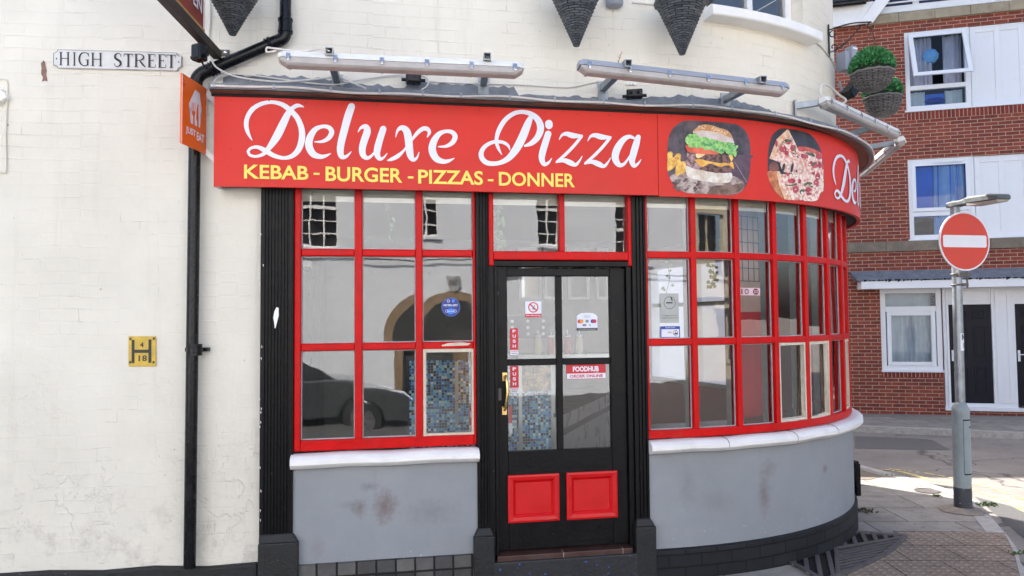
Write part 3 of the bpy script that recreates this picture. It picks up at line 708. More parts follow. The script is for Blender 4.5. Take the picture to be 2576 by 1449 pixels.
# fanlight over the door
tl0, tl1 = ph(1228, 600, 0)[0], ph(1593, 600, 0)[0]
zf0 = ph(1410, 655, 0)[1]; zf1 = ph(1410, 633, 0)[1]
fa = [ph(1241, 560, 0)[0], ph(1407, 560, 0)[0], ph(1421, 560, 0)[0], ph(1578, 560, 0)[0]]
mb = MB(); mb.wbox(tl0, fa[0], -.09, .014, zf0-.04, ZT); mb.wbox(fa[3], tl1, -.09, .014, zf0-.04, ZT); mb.wbox(fa[0], fa[3], -.09, .018, zf0, zf1); mb.wbox(fa[1], fa[2], -.07, .004, zf1, ZT); mb.wbox(fa[0], fa[3], -.07, 0, 2.65, ZT)
fan = mk('fanlight', mb, REDP, shop, bevel=.008)
pane(fan, fa[0]-.01, fa[1]+.01, zf1-.01, 2.655, .003, -.002); pane(fan, fa[2]-.01, fa[3]+.01, zf1-.01, 2.655, -.004, .002)

# bay window on the curve
ML = [.232+.353*i for i in range(8)]; MLW = .021
mb = MB(); lb0 = LR1-.004; lb1 = 3.02
bl = lrange(lb0, lb1, .045)
def bar(z0, z1, o0, o1): mb.sweep(bl, lambda l: [(o0, z0), (o1, z0), (o1, z1), (o0, z1)])
bar(ZB-.004, ZB+.052, -.08, .011); bar(2.65, ZT, -.08, 0)
for zc in (B1, B2): bar(zc-BH, zc+BH, -.06, .002)
mb.wbox(lb0, lb0+.022, -.08, .012, ZB+.052, ZT)
for l in ML: mb.wbox(l-MLW, l+MLW, -.075, .008, ZB+.05, ZT, n=1)
mb.wbox(lb1-.05, lb1, -.08, .012, ZB+.05, ZT)
bay = mk('bay_window', mb, REDP, shop, bevel=.007)
edges = [lb0+.022]+ML+[lb1-.03]
rowsb = [(ZB+.052, B2-BH), (B2+BH, B1-BH), (B1+BH, 2.65)]
pm = MB(); gm = MB()
for i in range(len(edges)-1):
    a = edges[i]+(MLW if i else 0); c = edges[i+1]-MLW
    for j, (z0, z1) in enumerate(rowsb):
        pane(bay, a-.012, c+.012, z0-.01, z1+.01, rnd.uniform(-.007, .007), rnd.uniform(-.003, .003))
        if j == 0 and i in (3, 4, 6): putty(pm, a, c, z0, z1, .02, -.002)
        else: putty(gm, a, c, z0, z1, .006, -.026)
mks('putty', pm, PUTTY, bay, bevel=.004); mks('putty', gm, GREYPUT, bay)
# two white inner posts behind the bay panes
mb = MB()
for l in ML: mb.wbox(l-.018, l+.018, -.13, -.081, ZB, 2.66, n=1)
mk('inner_post', mb, GREYPUT, bay)

# ------------------------------------------------------------------ door
dz0, dz1 = ph(1415, 1378, -.02)[1], ph(1415, 660, -.02)[1]
dl0, dl1 = ph(1246, 1000, -.02)[0], ph(1583, 1000, -.02)[0]
mb = MB(); mb.wbox(LM1-.002, dl0-.004, -.1, -.002, .12, zf0-.004); mb.wbox(dl1+.004, LR0+.002, -.1, -.002, .12, zf0-.004)
mb.wbox(dl0-.004, dl0+.018, -.1, .006, .16, zf0-.042); mb.wbox(dl1-.016, dl1+.02, -.1, .004, .16, zf0-.042); mb.wbox(dl0-.02, dl1+.02, -.1, .004, zf0-.042, zf0-.004)
mk('door_frame', mb, BLACKP, shop, bevel=.004)
gx = [ph(1278, 1000, -.03)[0], ph(1402, 1000, -.03)[0], ph(1417, 1000, -.03)[0], ph(1538, 1000, -.03)[0]]
gzv = [ph(1410, 1131, -.03)[1], ph(1410, 918, -.03)[1], ph(1410, 902, -.03)[1], ph(1410, 695, -.03)[1]]
mb = MB(); o0, o1 = -.075, -.028
mb.wbox(dl0+.018, gx[0], o0, o1, dz0, dz1-.04); mb.wbox(gx[3], dl1-.016, o0, o1, dz0, dz1-.04)
mb.wbox(gx[0], gx[3], o0, o1, dz0, gzv[0]); mb.wbox(gx[0], gx[3], o0, o1, gzv[3], dz1-.04)
mb.wbox(gx[1], gx[2], o0+.004, o1-.003, gzv[0], gzv[3]); mb.wbox(gx[0], gx[1], o0+.005, o1-.004, gzv[1], gzv[2]); mb.wbox(gx[2], gx[3], o0+.005, o1-.004, gzv[1], gzv[2])
door = mk('door', mb, BLACKP, shop, bevel=.005)
for (a, c) in ((gx[0], gx[1]), (gx[2], gx[3])):
    for (z0, z1) in ((gzv[0], gzv[1]), (gzv[2], gzv[3])): pane(door, a-.008, c+.008, z0-.008, z1+.008, rnd.uniform(-.003, .003), rnd.uniform(-.002, .002), -.052)
for (x0, x1, y0, y1) in ((1277, 1407, 1196, 1308), (1424, 1553, 1189, 1300)):
    a, zt_ = ph(x0, y0, -.02); c, zb_ = ph(x1, y1, -.02); mb = MB()
    def ring(i0, o_a, i1, o_b):
        P = [W(a+i0, o_a, zb_+i0), W(c-i0, o_a, zb_+i0), W(c-i0, o_a, zt_-i0), W(a+i0, o_a, zt_-i0)]; Q = [W(a+i1, o_b, zb_+i1), W(c-i1, o_b, zb_+i1), W(c-i1, o_b, zt_-i1), W(a+i1, o_b, zt_-i1)]
        for k in range(4): mb.face([P[k], P[(k+1) % 4], Q[(k+1) % 4], Q[k]])
    ring(0, -.03, 0, -.006); ring(0, -.006, .012, -.002); ring(.012, -.002, .034, -.006); ring(.034, -.006, .05, -.024); ring(.05, -.024, .054, -.021)
    mb.face([W(a+.054, -.021, zb_+.054), W(c-.054, -.021, zb_+.054), W(c-.054, -.021, zt_-.054), W(a+.054, -.021, zt_-.054)])
    mk('door_panel', mb, REDD, door, bevel=.0015)
# brass pull handle, lock and spyhole
h0 = ph(1270, 945, -.028); h1 = ph(1269, 1030, -.028); mb = MB()
for l, z in (h0, h1): mb.wbox(l-.016, l+.016, -.028, -.024, z-.035, z+.02)
mb.tube([W(h0[0], -.026, h0[1]), W(h0[0]+.003, .006, h0[1]-.004), W(h0[0]+.006, .022, h0[1]-.05), W(h0[0]+.008, .026, (h0[1]+h1[1])/2), W(h1[0]+.005, .02, h1[1]+.05), W(h1[0], .006, h1[1]+.004), W(h1[0], -.026, h1[1])], lambda t: .0065+.005*math.sin(math.pi*t), 10, smooth=6)
mk('handle', mb, BRASS, door, smooth=True)
mb = MB(); l, z = ph(1254, 992, -.028); mb.wbox(l-.02, l+.02, -.028, -.024, z-.04, z+.04); l, z = ph(1250, 738, -.028); mb.lathe(W(l, -.024, z), [(.013, -.004), (.013, .004)], 14, Matrix.Rotation(A0, 3, 'Z') @ Matrix.Rotation(R(90), 3, 'X')); mk('lock', mb, IRON, door, bevel=.002)
# tiled threshold and step
TILE = M('brown_quarry_tile', (.06, .026, .02), .5, var=.35, vs=10, dirt=.3)
mb = MB(); la, lb_ = ph(1250, 1390, .02)[0], ph(1590, 1385, .02)[0]; mb.wbox(la, lb_, -.12, .04, .1, dz0-.012)
thr = mk('threshold', mb, TILE, shop, bevel=.006)
GR = M('pale_grout', (.3, .25, .22), .8); mb = MB()
for px in (1416, 1565): l = ph(px, 1390, .02)[0]; mb.wbox(l-.003, l+.003, -.02, .041, .13, dz0-.0115)
mks('tile_joint', mb, GR, thr)
mb = MB(); mb.wbox(ph(1240, 1400, .06)[0], ph(1606, 1400, .06)[0], -.1, .06, -.25, ph(1415, 1405, .06)[1]); mk('door_step', mb, BLUEM, shop, bevel=.01)

# ------------------------------------------------------------------ fascia sign (a thing of its own)
FO = .12
FL0 = ph(538, 350, FO)[0]
FZ0 = (ph(800, 470, FO)[1]+ph(1500, 491, FO)[1])/2; FZ1 = (ph(800, 246, FO)[1]+ph(1500, 276, FO)[1])/2
FJ = ph(1655, 380, FO)[0]
FEND = 3.6
sign = thing('shop_sign', 'long red shop fascia sign with white script lettering, burger and pizza pictures', 'sign', W(-1, FO, FZ0))
mb = MB(); zz = lambda l: FZ0
mb.sweep(lrange(FL0, FJ-.0015, .3), lambda l: [(FO-.03, FZ0), (FO, FZ0), (FO, FZ1), (FO-.03, FZ1)])
mk('sign_panel', mb, SIGNRED, sign, bevel=.001)
mb = MB(); mb.sweep(lrange(FJ+.0015, FEND, .05), lambda l: [(FO-.028, FZ0-.006), (FO+.001, FZ0-.006), (FO+.001, FZ1), (FO-.028, FZ1)])
mk('sign_panel', mb, SIGNRED, sign)
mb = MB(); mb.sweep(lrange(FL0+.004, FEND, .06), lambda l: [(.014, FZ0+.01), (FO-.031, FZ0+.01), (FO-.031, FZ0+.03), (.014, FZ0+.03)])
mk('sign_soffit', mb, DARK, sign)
mb = MB(); mb.wbox(FL0-.002, FL0+.02, -.03, FO-.031, FZ0+.004, FZ1); mk('sign_end', mb, FITW, sign)
mb = MB(); rnd = random.Random(4)        # screw heads
for i in range(26):
    l = FL0+.1+i*.22
    for z in (FZ1-.03, FZ0+.24 if i % 5 == 0 else None):
        if z: z += rnd.uniform(-.008, .008); mb.prism([(l+.004*math.cos(t), z+.004*math.sin(t)) for t in (0, 1, 2, 3.1, 4.2, 5.2)], W, FO+.001, FO+.003)
mk('screw', mb, M('dark_red_screw', (.12, .02, .02), .5), sign)

letters = MB(); LOFF = [FO+.0016]
def px2(cx, cy): return 603.7+cx*.32406, cy*.32406
def px3(cx, cy): return 1341.7+cx*.32406, cy*.32406
def stroke(mb, pts, conv, to, closed_round=True, k=7):
    P = catmull([Vector((a, b_, w)) for a, b_, w in pts], k); off = LOFF[0]; LOFF[0] += .00025
    L_, R_ = [], []
    for i, p in enumerate(P):
        t = (P[min(i+1, len(P)-1)]-P[max(i-1, 0)]); t = Vector((t.x, t.y)).normalized(); nn = Vector((-t.y, t.x))*max(p.z, 1.5)/2
        L_.append((p.x+nn.x, p.y+nn.y)); R_.append((p.x-nn.x, p.y-nn.y))
    n = len(P); a = [to(*conv(*q)) for q in L_]; c = [to(*conv(*q)) for q in R_]
    mb.mesh([W(l, off, z) for l, z in a]+[W(l, off, z) for l, z in c], [(i, i+1, n+i+1, n+i) for i in range(n-1)])
    for p, s_ in ((P[0], -1), (P[-1], 1)):
        if p.z > 14:
            q = P[1] if s_ < 0 else P[-2]; d = Vector((p.x-q.x, p.y-q.y)).normalized(); e = Vector((-d.y, d.x)); r_ = p.z/2
            arc = [(p.x+d.x*r_*math.cos(u)+e.x*r_*math.sin(u), p.y+d.y*r_*math.cos(u)+e.y*r_*math.sin(u)) for u in [-math.pi/2+math.pi*i/8 for i in range(9)]]
            mb.mesh([W(*(lambda l, z: (l, off, z))(*to(*conv(*v)))) for v in arc], [tuple(range(9))])
def on_f(px, py): return ph(px, py, FO+.002)
SH_D = [[(95, 1090, 6), (62, 1030, 28), (48, 965, 36), (62, 900, 36), (105, 840, 36), (175, 803, 32), (250, 793, 28), (320, 808, 34), (372, 840, 40), (415, 880, 40), (450, 925, 42), (478, 1000, 46), (480, 1080, 50), (455, 1160, 46), (405, 1210, 36), (340, 1226, 28), (265, 1208, 34), (195, 1168, 38), (135, 1142, 28), (85, 1150, 22), (62, 1176, 22)], [(62, 1176, 22), (78, 1204, 22), (125, 1214, 22), (180, 1196, 28), (222, 1152, 40), (285, 1060, 62), (335, 960, 60), (375, 880, 48), (410, 838, 34), (450, 819, 30), (497, 830, 6)]]
SH_E = [[(578, 1101, 8), (640, 1098, 24), (690, 1070, 36), (712, 1025, 40), (690, 990, 34), (640, 982, 28), (585, 1005, 40), (545, 1065, 54), (535, 1130, 58), (565, 1192, 52), (620, 1216, 36), (665, 1210, 24), (706, 1190, 5)]]
SH_L = [[(866, 828, 56), (840, 900, 60), (810, 1010, 58), (785, 1110, 56), (779, 1175, 52), (792, 1216, 40), (826, 1214, 24), (866, 1175, 5)]]
SH_U = [[(915, 1026, 5), (940, 992, 22), (975, 985, 44), (988, 1020, 56), (965, 1090, 56), (950, 1150, 54), (955, 1200, 46), (985, 1226, 32), (1020, 1210, 20), (1060, 1160, 14), (1092, 1090, 10)], [(1112, 1002, 50), (1090, 1070, 52), (1068, 1150, 54), (1065, 1200, 46), (1085, 1232, 32), (1113, 1225, 18), (1143, 1190, 5)]]
SH_X = [[(1208, 1066, 5), (1225, 1012, 22), (1258, 992, 40), (1293, 1018, 56), (1308, 1080, 60), (1315, 1160, 58), (1325, 1212, 50), (1345, 1240, 32), (1373, 1225, 18), (1391, 1180, 5)], [(1452, 1066, 8), (1470, 1030, 26), (1455, 1002, 32), (1420, 1000, 34), (1378, 1032, 30), (1335, 1085, 20), (1275, 1165, 18), (1225, 1212, 32), (1175, 1237, 26), (1142, 1247, 6)]]
SH_E2 = [[(a+958, b_+38, w) for a, b_, w in SH_E[0]]]
SH_P = [[(2033, 1202, 5), (2005, 1150, 24), (1990, 1090, 28), (2010, 1010, 36), (2060, 930, 36), (2130, 880, 34), (2200, 870, 32), (2270, 892, 40), (2318, 940, 50), (2333, 1000, 54), (2310, 1065, 48), (2262, 1112, 38), (2205, 1135, 14)],
        [(2262, 900, 30), (2235, 960, 54), (2195, 1060, 64), (2145, 1155, 60), (2085, 1228, 46), (2010, 1266, 34), (1930, 1268, 38), (1884, 1238, 40), (1872, 1190, 38), (1902, 1137, 32), (1965, 1104, 28), (2035, 1104, 26), (2080, 1130, 22), (2096, 1168, 5)]]
SH_I = [[(2392, 1040, 50), (2370, 1110, 52), (2346, 1195, 52), (2344, 1243, 44), (2363, 1276, 32), (2393, 1264, 20), (2421, 1228, 5)], [(2397, 960, 58), (2398, 974, 58)]]
SH_Z = [[(199, 1086, 5), (222, 1050, 20), (258, 1040, 34), (310, 1054, 42), (384, 1056, 14)], [(372, 1060, 24), (320, 1126, 24), (250, 1198, 24), (182, 1256, 18)], [(172, 1264, 8), (232, 1246, 32), (285, 1264, 42), (325, 1280, 28), (355, 1252, 16), (379, 1212, 5)]]
SH_Z2 = [[(a+221, b_+11, w) for a, b_, w in s_] for s_ in SH_Z]
SH_A = [[(792, 1080, 16), (745, 1062, 30), (695, 1088, 44), (648, 1160, 56), (634, 1228, 54), (660, 1278, 40), (700, 1276, 24), (745, 1216, 14), (775, 1150, 12)], [(812, 1066, 40), (796, 1120, 52), (775, 1195, 54), (764, 1250, 46), (780, 1288, 32), (810, 1272, 18), (835, 1238, 5)]]
for S_ in (SH_D, SH_E, SH_L, SH_U, SH_X, SH_E2, SH_P, SH_I):
    for s_ in S_: stroke(letters, s_, px2, on_f)
for S_ in (SH_Z, SH_Z2, SH_A):
    for s_ in S_: stroke(letters, s_, px3, on_f)
mk('lettering', letters, WHITEV, sign, recalc=False)
# the name again on the curve
lD = ph(*px2(40, 1000), FO)[0]; lD2 = ph(2093, 420, FO)[0]; zA = ph(*px2(300, 1226), FO+.002)[1]; zB_ = ph(2128, 507, FO+.002)[1]
def on_f2(px, py):
    l, z = on_f(px, py); return lD2+(l-lD)*1.0, z+(zB_-zA)
letters = MB()
for S_ in (SH_D, SH_E, SH_L, SH_U, SH_X, SH_E2):
    for s_ in S_: stroke(letters, s_, px2, on_f2)
mk('lettering', letters, WHITEV, sign, recalc=False)
mb = MB()
for word, x0, x1, y0b, y0t, y1b, y1t in (('KEBAB', 614, 776, 449, 414, 453, 418), ('-', 789, 804, 440, 435, 440, 435), ('BURGER', 819, 1012, 455, 418, 461, 424), ('-', 1026, 1040, 449, 444, 449, 444), ('PIZZAS', 1052, 1215, 462, 426, 466, 431), ('-', 1227, 1241, 456, 451, 456, 451), ('DONNER', 1255, 1446, 467, 432, 472, 437)):
    a, zb0 = ph(x0, y0b, FO); c, zb1 = ph(x1, y1b, FO); zt_ = (ph(x0, y0t, FO)[1]+ph(x1, y1t, FO)[1])/2
    text_on(mb, word, W, FO+.0025, a, c, (zb0+zb1)/2, zt_, bold=.021)
mk('lettering', mb, YELV, sign, recalc=False)
# ---- printed pictures on the fascia
def closed(pts, k=5):
    v = [Vector((a, b_)) for a, b_ in pts]; n = len(v); out = []
    for i in range(n):
        p0, p1, p2, p3 = v[i-1], v[i], v[(i+1) % n], v[(i+2) % n]
        for j in range(k):
            t = j/k; q = .5*((2*p1)+(p2-p0)*t+(2*p0-5*p1+4*p2-p3)*t*t+(3*p1-p0-3*p2+p3)*t*t*t); out.append((q.x, q.y))
    return out
class Picture:
    def __init__(s, name, conv): s.o = FO+.0022; s.conv = conv; s.root = None; s.name = name
    def shape(s, pts, mat, name, smooth=True, k=4):
        pts = closed(pts, k) if smooth else pts
        mb = MB(); decal_mesh(mb, [ph(*s.conv(*p), FO+.002) for p in pts], W, s.o); s.o += .0005
        ob = mk(name, mb, mat, s.root or sign, recalc=False)
        if not s.root: s.root = ob
        return ob
    def many(s, polys, mat, name):
        mb = MB()
        for p in polys: decal_mesh(mb, [ph(*s.conv(*q), FO+.002) for q in p], W, s.o)
        s.o += .0005; return mk(name, mb, mat, s.root, recalc=False)
def PM(name, a, b_, sc_=18, lo=.4, hi=.6, rough=.4):
    m, n, L, p = nt(name); p.inputs['Roughness'].default_value = rough
    tc = n.new('ShaderNodeTexCoord'); f = maprange(n, L, noise(n, L, tc.outputs['Object'], sc_, 6, .65), lo, hi)
    L.new(mixc(n, L, f, lin(*a), lin(*b_)), p.inputs['Base Color']); return m
def jag(pts, amp, rnd, sub=3):
    out = []
    for i in range(len(pts)):
        a = pts[i]; c = pts[(i+1) % len(pts)]
        for j in range(sub): t = j/sub; out.append((a[0]+(c[0]-a[0])*t+rnd.uniform(-amp, amp), a[1]+(c[1]-a[1])*t+rnd.uniform(-amp, amp)))
    return out
rnd = random.Random(21)
def ell(cx, cy, rx, ry, n=9, j=.0, a0=0):
    return [(cx+rx*math.cos(a0)*math.cos(2*math.pi*i/n)*(1+rnd.uniform(-j, j))-ry*math.sin(a0)*math.sin(2*math.pi*i/n), cy+rx*math.sin(a0)*math.cos(2*math.pi*i/n)+ry*math.cos(a0)*math.sin(2*math.pi*i/n)*(1+rnd.uniform(-j, j))) for i in range(n)]
bp = Picture('burger_picture', lambda x, y: (1663.6+x*.15739, 281.7+y*.15739))
bp.shape([(98, 620), (110, 440), (160, 300), (245, 205), (340, 150), (430, 136), (620, 142), (850, 155), (1100, 180), (1220, 205), (1310, 265), (1375, 350), (1410, 450), (1428, 620), (1422, 850), (1410, 1000), (1385, 1110), (1320, 1230), (1220, 1305), (1080, 1330), (760, 1315), (430, 1300), (310, 1250), (190, 1140), (120, 1020), (96, 860)], PM('picture_dark_wood', (52, 48, 62), (92, 80, 90), 9), 'burger_picture')
bp.shape([(150, 640), (380, 690), (1390, 690), (1425, 760), (1412, 960), (1380, 1100), (1310, 1230), (1280, 1180), (1100, 1010), (400, 960), (200, 900), (130, 760)], PM('picture_purple_table', (78, 58, 78), (100, 78, 92), 12), 'print')
bp.shape([(140, 1030), (300, 975), (700, 1000), (1110, 1015), (1260, 1080), (1318, 1130), (1312, 1230), (1200, 1305), (1060, 1322), (760, 1312), (430, 1296), (310, 1248), (180, 1130)], PM('picture_log_end', (128, 104, 98), (198, 182, 178), 16), 'print')
bp.shape([(760, 1260), (840, 1180), (1100, 1170), (1300, 1140), (1300, 1225), (1180, 1305), (900, 1315), (740, 1310)], PM('picture_log_bark', (92, 70, 62), (140, 112, 100), 14), 'print')
bp.many([jag(ell(rnd.uniform(190, 700), rnd.uniform(1080, 1270), rnd.uniform(14, 40), rnd.uniform(8, 28), 8, .3), 5, rnd, 1) for _ in range(26)], PM('picture_bark_marks', (70, 58, 60), (110, 94, 92)), 'print')
CH1 = PM('picture_chips', (214, 160, 58), (246, 206, 108), 20)
bp.many([closed(p, 3) for p in ([(98, 660), (150, 632), (178, 665), (175, 720), (200, 740), (225, 860), (100, 945), (96, 760)], [(225, 690), (270, 662), (310, 690), (305, 790), (385, 800), (385, 960), (290, 1000), (262, 1025), (222, 985), (228, 850), (170, 800)])], CH1, 'print')
bp.many([closed(ell(x, y, a, b_, 8, .15), 2) for x, y, a, b_ in ((240, 740, 40, 22), (190, 790, 30, 16), (330, 880, 22, 50))], PM('picture_chips_shade', (196, 128, 50), (222, 160, 74)), 'print')
bp.shape([(386, 865), (500, 900), (700, 945), (900, 975), (1116, 975), (1105, 1090), (1060, 1130), (880, 1132), (640, 1105), (480, 1062), (405, 1010)], PM('picture_bun_base', (206, 190, 170), (236, 232, 226), 14), 'print')
MEAT = PM('picture_meat', (58, 36, 34), (132, 92, 92), 34, .42, .58)
MEATL = PM('picture_meat_light', (104, 70, 72), (186, 150, 154), 34, .42, .58)
bp.shape(jag([(390, 770), (520, 760), (640, 860), (760, 850), (950, 900), (1090, 860), (1125, 940), (1118, 970), (900, 978), (740, 950), (600, 925), (470, 890), (365, 820)], 7, rnd), MEATL, 'print', k=2)
bp.shape(jag([(640, 880), (770, 850), (950, 890), (1080, 862), (1122, 900), (1116, 968), (880, 975), (700, 940), (615, 910)], 6, rnd), MEAT, 'print', k=2)
bp.shape([(530, 760), (640, 745), (800, 800), (900, 810), (1060, 815), (1130, 800), (1152, 915), (1080, 860), (1010, 860), (940, 880), (850, 850), (760, 830), (650, 880), (580, 830)], PM('picture_cheese', (222, 160, 62), (244, 196, 100)), 'print')
bp.shape(jag([(395, 640), (500, 650), (700, 680), (900, 680), (1080, 690), (1140, 740), (1080, 820), (900, 820), (740, 780), (620, 755), (480, 770), (405, 720)], 6, rnd), MEAT, 'print', k=2)
bp.shape(jag([(396, 650), (470, 655), (540, 690), (530, 760), (460, 775), (400, 730)], 6, rnd), MEATL, 'print', k=2)
bp.shape([(1070, 690), (1110, 690), (1142, 740), (1110, 790), (1085, 740)], PM('picture_cheese_edge', (226, 176, 80), (246, 210, 120)), 'print')
bp.shape([(548, 670), (690, 680), (610, 735), (560, 735)], PM('picture_cheese_edge2', (240, 206, 140), (250, 226, 180)), 'print')
bp.shape([(388, 535), (600, 540), (880, 620), (900, 680), (760, 682), (560, 668), (420, 640), (398, 600)], PM('picture_tomato', (206, 76, 52), (232, 112, 84), 10), 'print')
LETT = PM('picture_lettuce', (92, 168, 84), (172, 222, 132), 30, .4, .6); LETD = PM('picture_lettuce_shade', (64, 140, 84), (120, 190, 124), 36)
bp.shape(jag([(375, 470), (400, 370), (480, 350), (540, 330), (640, 400), (760, 400), (900, 440), (1060, 450), (1150, 520), (1222, 548), (1190, 600), (1200, 660), (1165, 716), (1090, 690), (1000, 640), (960, 672), (900, 660), (880, 610), (820, 630), (700, 600), (610, 570), (500, 580), (430, 540)], 15, rnd, 4), LETT, 'print', k=2)
bp.many([jag(ell(rnd.uniform(560, 1170), 0, rnd.uniform(10, 30), rnd.uniform(8, 26), 7, .4), 6, rnd, 1) for _ in range(0)] + [[(x+a, y+b_) for a, b_ in jag(ell(0, 0, rnd.uniform(9, 28), rnd.uniform(8, 34), 7, .4), 5, rnd, 1)] for x, y in [(rnd.uniform(650, 1170), rnd.uniform(480, 640)) for _ in range(34)]], LETD, 'print')
bp.shape([(490, 330), (560, 255), (660, 208), (790, 218), (920, 262), (1020, 290), (1090, 345), (1135, 440), (1150, 505), (1080, 490), (940, 480), (880, 455), (760, 430), (690, 400), (610, 410), (540, 345)], PM('picture_bun_shade', (198, 176, 166), (224, 212, 210), 6), 'print')
bp.shape([(500, 310), (575, 248), (660, 210), (790, 220), (920, 264), (1020, 292), (1085, 345), (1120, 420), (1050, 400), (930, 350), (780, 315), (640, 300)], PM('picture_bun_top', (196, 140, 88), (224, 178, 130), 9), 'print')
bp.many([ell(rnd.gauss(870, 110), 0, 9, 6, 6) if 0 else ell(x, y, 9, 14, 6, 0, rnd.uniform(-.5, .5)) for x, y in [(690, 232), (640, 262), (800, 270), (820, 250), (850, 280), (880, 295), (910, 300), (955, 320), (830, 300), (880, 335), (1000, 330), (1015, 360), (995, 350), (1040, 330), (785, 320), (590, 235), (670, 270)]], PM('picture_sesame', (236, 214, 176), (250, 236, 206)), 'print')
bp.many([[(1150, 800), (1158, 798), (1352, 1120), (1345, 1126)]], PM('picture_light_streak', (140, 120, 136), (170, 150, 160)), 'print')

pp = Picture('pizza_picture', lambda x, y: (1905.1+x*.19437, 295.2+y*.19437))
rnd = random.Random(33)
pp.shape([(136, 600), (142, 440), (165, 310), (205, 220), (270, 160), (350, 140), (480, 160), (600, 185), (700, 230), (770, 320), (815, 410), (838, 520), (856, 700), (858, 850), (850, 950), (800, 1000), (790, 1060), (740, 1088), (640, 1085), (560, 1070), (500, 1075), (420, 1062), (330, 1050), (250, 980), (180, 890), (140, 740)], PM('picture_dark_backdrop', (34, 34, 42), (62, 56, 66), 8), 'pizza_picture')
pp.shape([(138, 700), (240, 680), (280, 720), (300, 900), (360, 1060), (280, 1010), (190, 900), (142, 780)], PM('picture_wood_board', (178, 96, 60), (222, 150, 100), 14), 'print')
pp.shape([(150, 640), (200, 570), (260, 600), (270, 690), (170, 690)], PM('picture_brown', (110, 62, 60), (140, 84, 74)), 'print')
CRUST = PM('picture_crust', (218, 160, 120), (246, 216, 186), 22); CHEESE = PM('picture_melted_cheese', (214, 130, 110), (250, 232, 220), 40, .4, .56)
pp.shape(jag([(260, 715), (330, 740), (480, 720), (520, 400), (620, 390), (740, 420), (825, 470), (838, 560), (856, 700), (858, 850), (850, 950), (800, 1000), (790, 1060), (740, 1088), (640, 1085), (560, 1070), (500, 1075), (440, 1064), (350, 1055), (300, 920)], 6, rnd), CHEESE, 'print', k=2)
pp.shape([(530, 380), (640, 385), (760, 425), (828, 475), (830, 520), (760, 480), (640, 440), (545, 440)], PM('picture_sauce', (196, 70, 62), (222, 110, 90)), 'print')
pp.shape([(252, 720), (290, 706), (305, 800), (300, 860), (370, 960), (450, 1062), (360, 1060), (320, 980), (280, 880)], CRUST, 'print')
pp.shape(jag([(390, 158), (250, 280), (200, 420), (155, 530), (240, 555), (330, 600), (520, 560), (580, 620), (570, 540), (520, 400), (440, 250)], 5, rnd), CHEESE, 'print', k=2)
pp.shape([(390, 158), (330, 210), (250, 285), (215, 400), (160, 525), (205, 530), (240, 420), (280, 310), (390, 215), (430, 240)], CRUST, 'print')
pp.shape([(300, 580), (450, 560), (570, 580), (640, 720), (560, 740), (440, 720), (330, 700)], PM('picture_cheese_strings', (206, 150, 130), (246, 220, 208), 30), 'print')
SAL = PM('picture_salami', (170, 48, 66), (204, 84, 92), 20); GRN = PM('picture_green_pepper', (60, 72, 46), (112, 122, 84), 24)
pp.many([closed(ell(x, y, a, b_, 9, .12), 2) for x, y, a, b_ in ((325, 410, 45, 48), (455, 395, 38, 40), (375, 465, 28, 30), (395, 330, 30, 24), (240, 340, 18, 40), (440, 825, 52, 34), (490, 935, 40, 48), (655, 935, 40, 34), (775, 765, 30, 52), (755, 850, 34, 48), (740, 625, 40, 34), (620, 510, 34, 28), (690, 470, 28, 20), (790, 510, 40, 34), (800, 620, 24, 44), (720, 725, 20, 18), (580, 500, 22, 30), (540, 830, 22, 34), (660, 990, 36, 20), (840, 640, 12, 34), (390, 740, 22, 22), (690, 590, 22, 26))], SAL, 'print')
pp.many([closed(p, 2) for p in ([(310, 330), (360, 285), (420, 290), (440, 320), (370, 320)], [(440, 455), (500, 480), (535, 530), (480, 500)], [(615, 455), (700, 460), (740, 500), (720, 510), (640, 480)], [(340, 860), (420, 880), (500, 850), (495, 880), (400, 892)], [(590, 870), (640, 840), (700, 850), (710, 910), (680, 900), (650, 865), (610, 890)], [(700, 600), (740, 580), (770, 590), (735, 605), (700, 640)], [(470, 380), (495, 440), (485, 460), (460, 410)], [(540, 950), (590, 930), (610, 950), (560, 1000)])], GRN, 'print')
pp.many([closed(ell(x, y, a, b_, 8, 0, .2), 2) for x, y, a, b_ in ((332, 650, 18, 58), (442, 655, 18, 66), (500, 700, 10, 24))], PM('picture_gaps', (44, 40, 46), (70, 60, 64)), 'print')
pp.many([jag(ell(rnd.uniform(350, 840), rnd.uniform(600, 1060), rnd.uniform(8, 20), rnd.uniform(6, 16), 6, .4), 4, rnd, 1) for _ in range(46)] + [jag(ell(rnd.uniform(230, 500), rnd.uniform(300, 540), rnd.uniform(6, 14), rnd.uniform(6, 14), 6, .4), 3, rnd, 1) for _ in range(14)], PM('picture_cheese_flecks', (244, 226, 204), (252, 244, 236)), 'print')

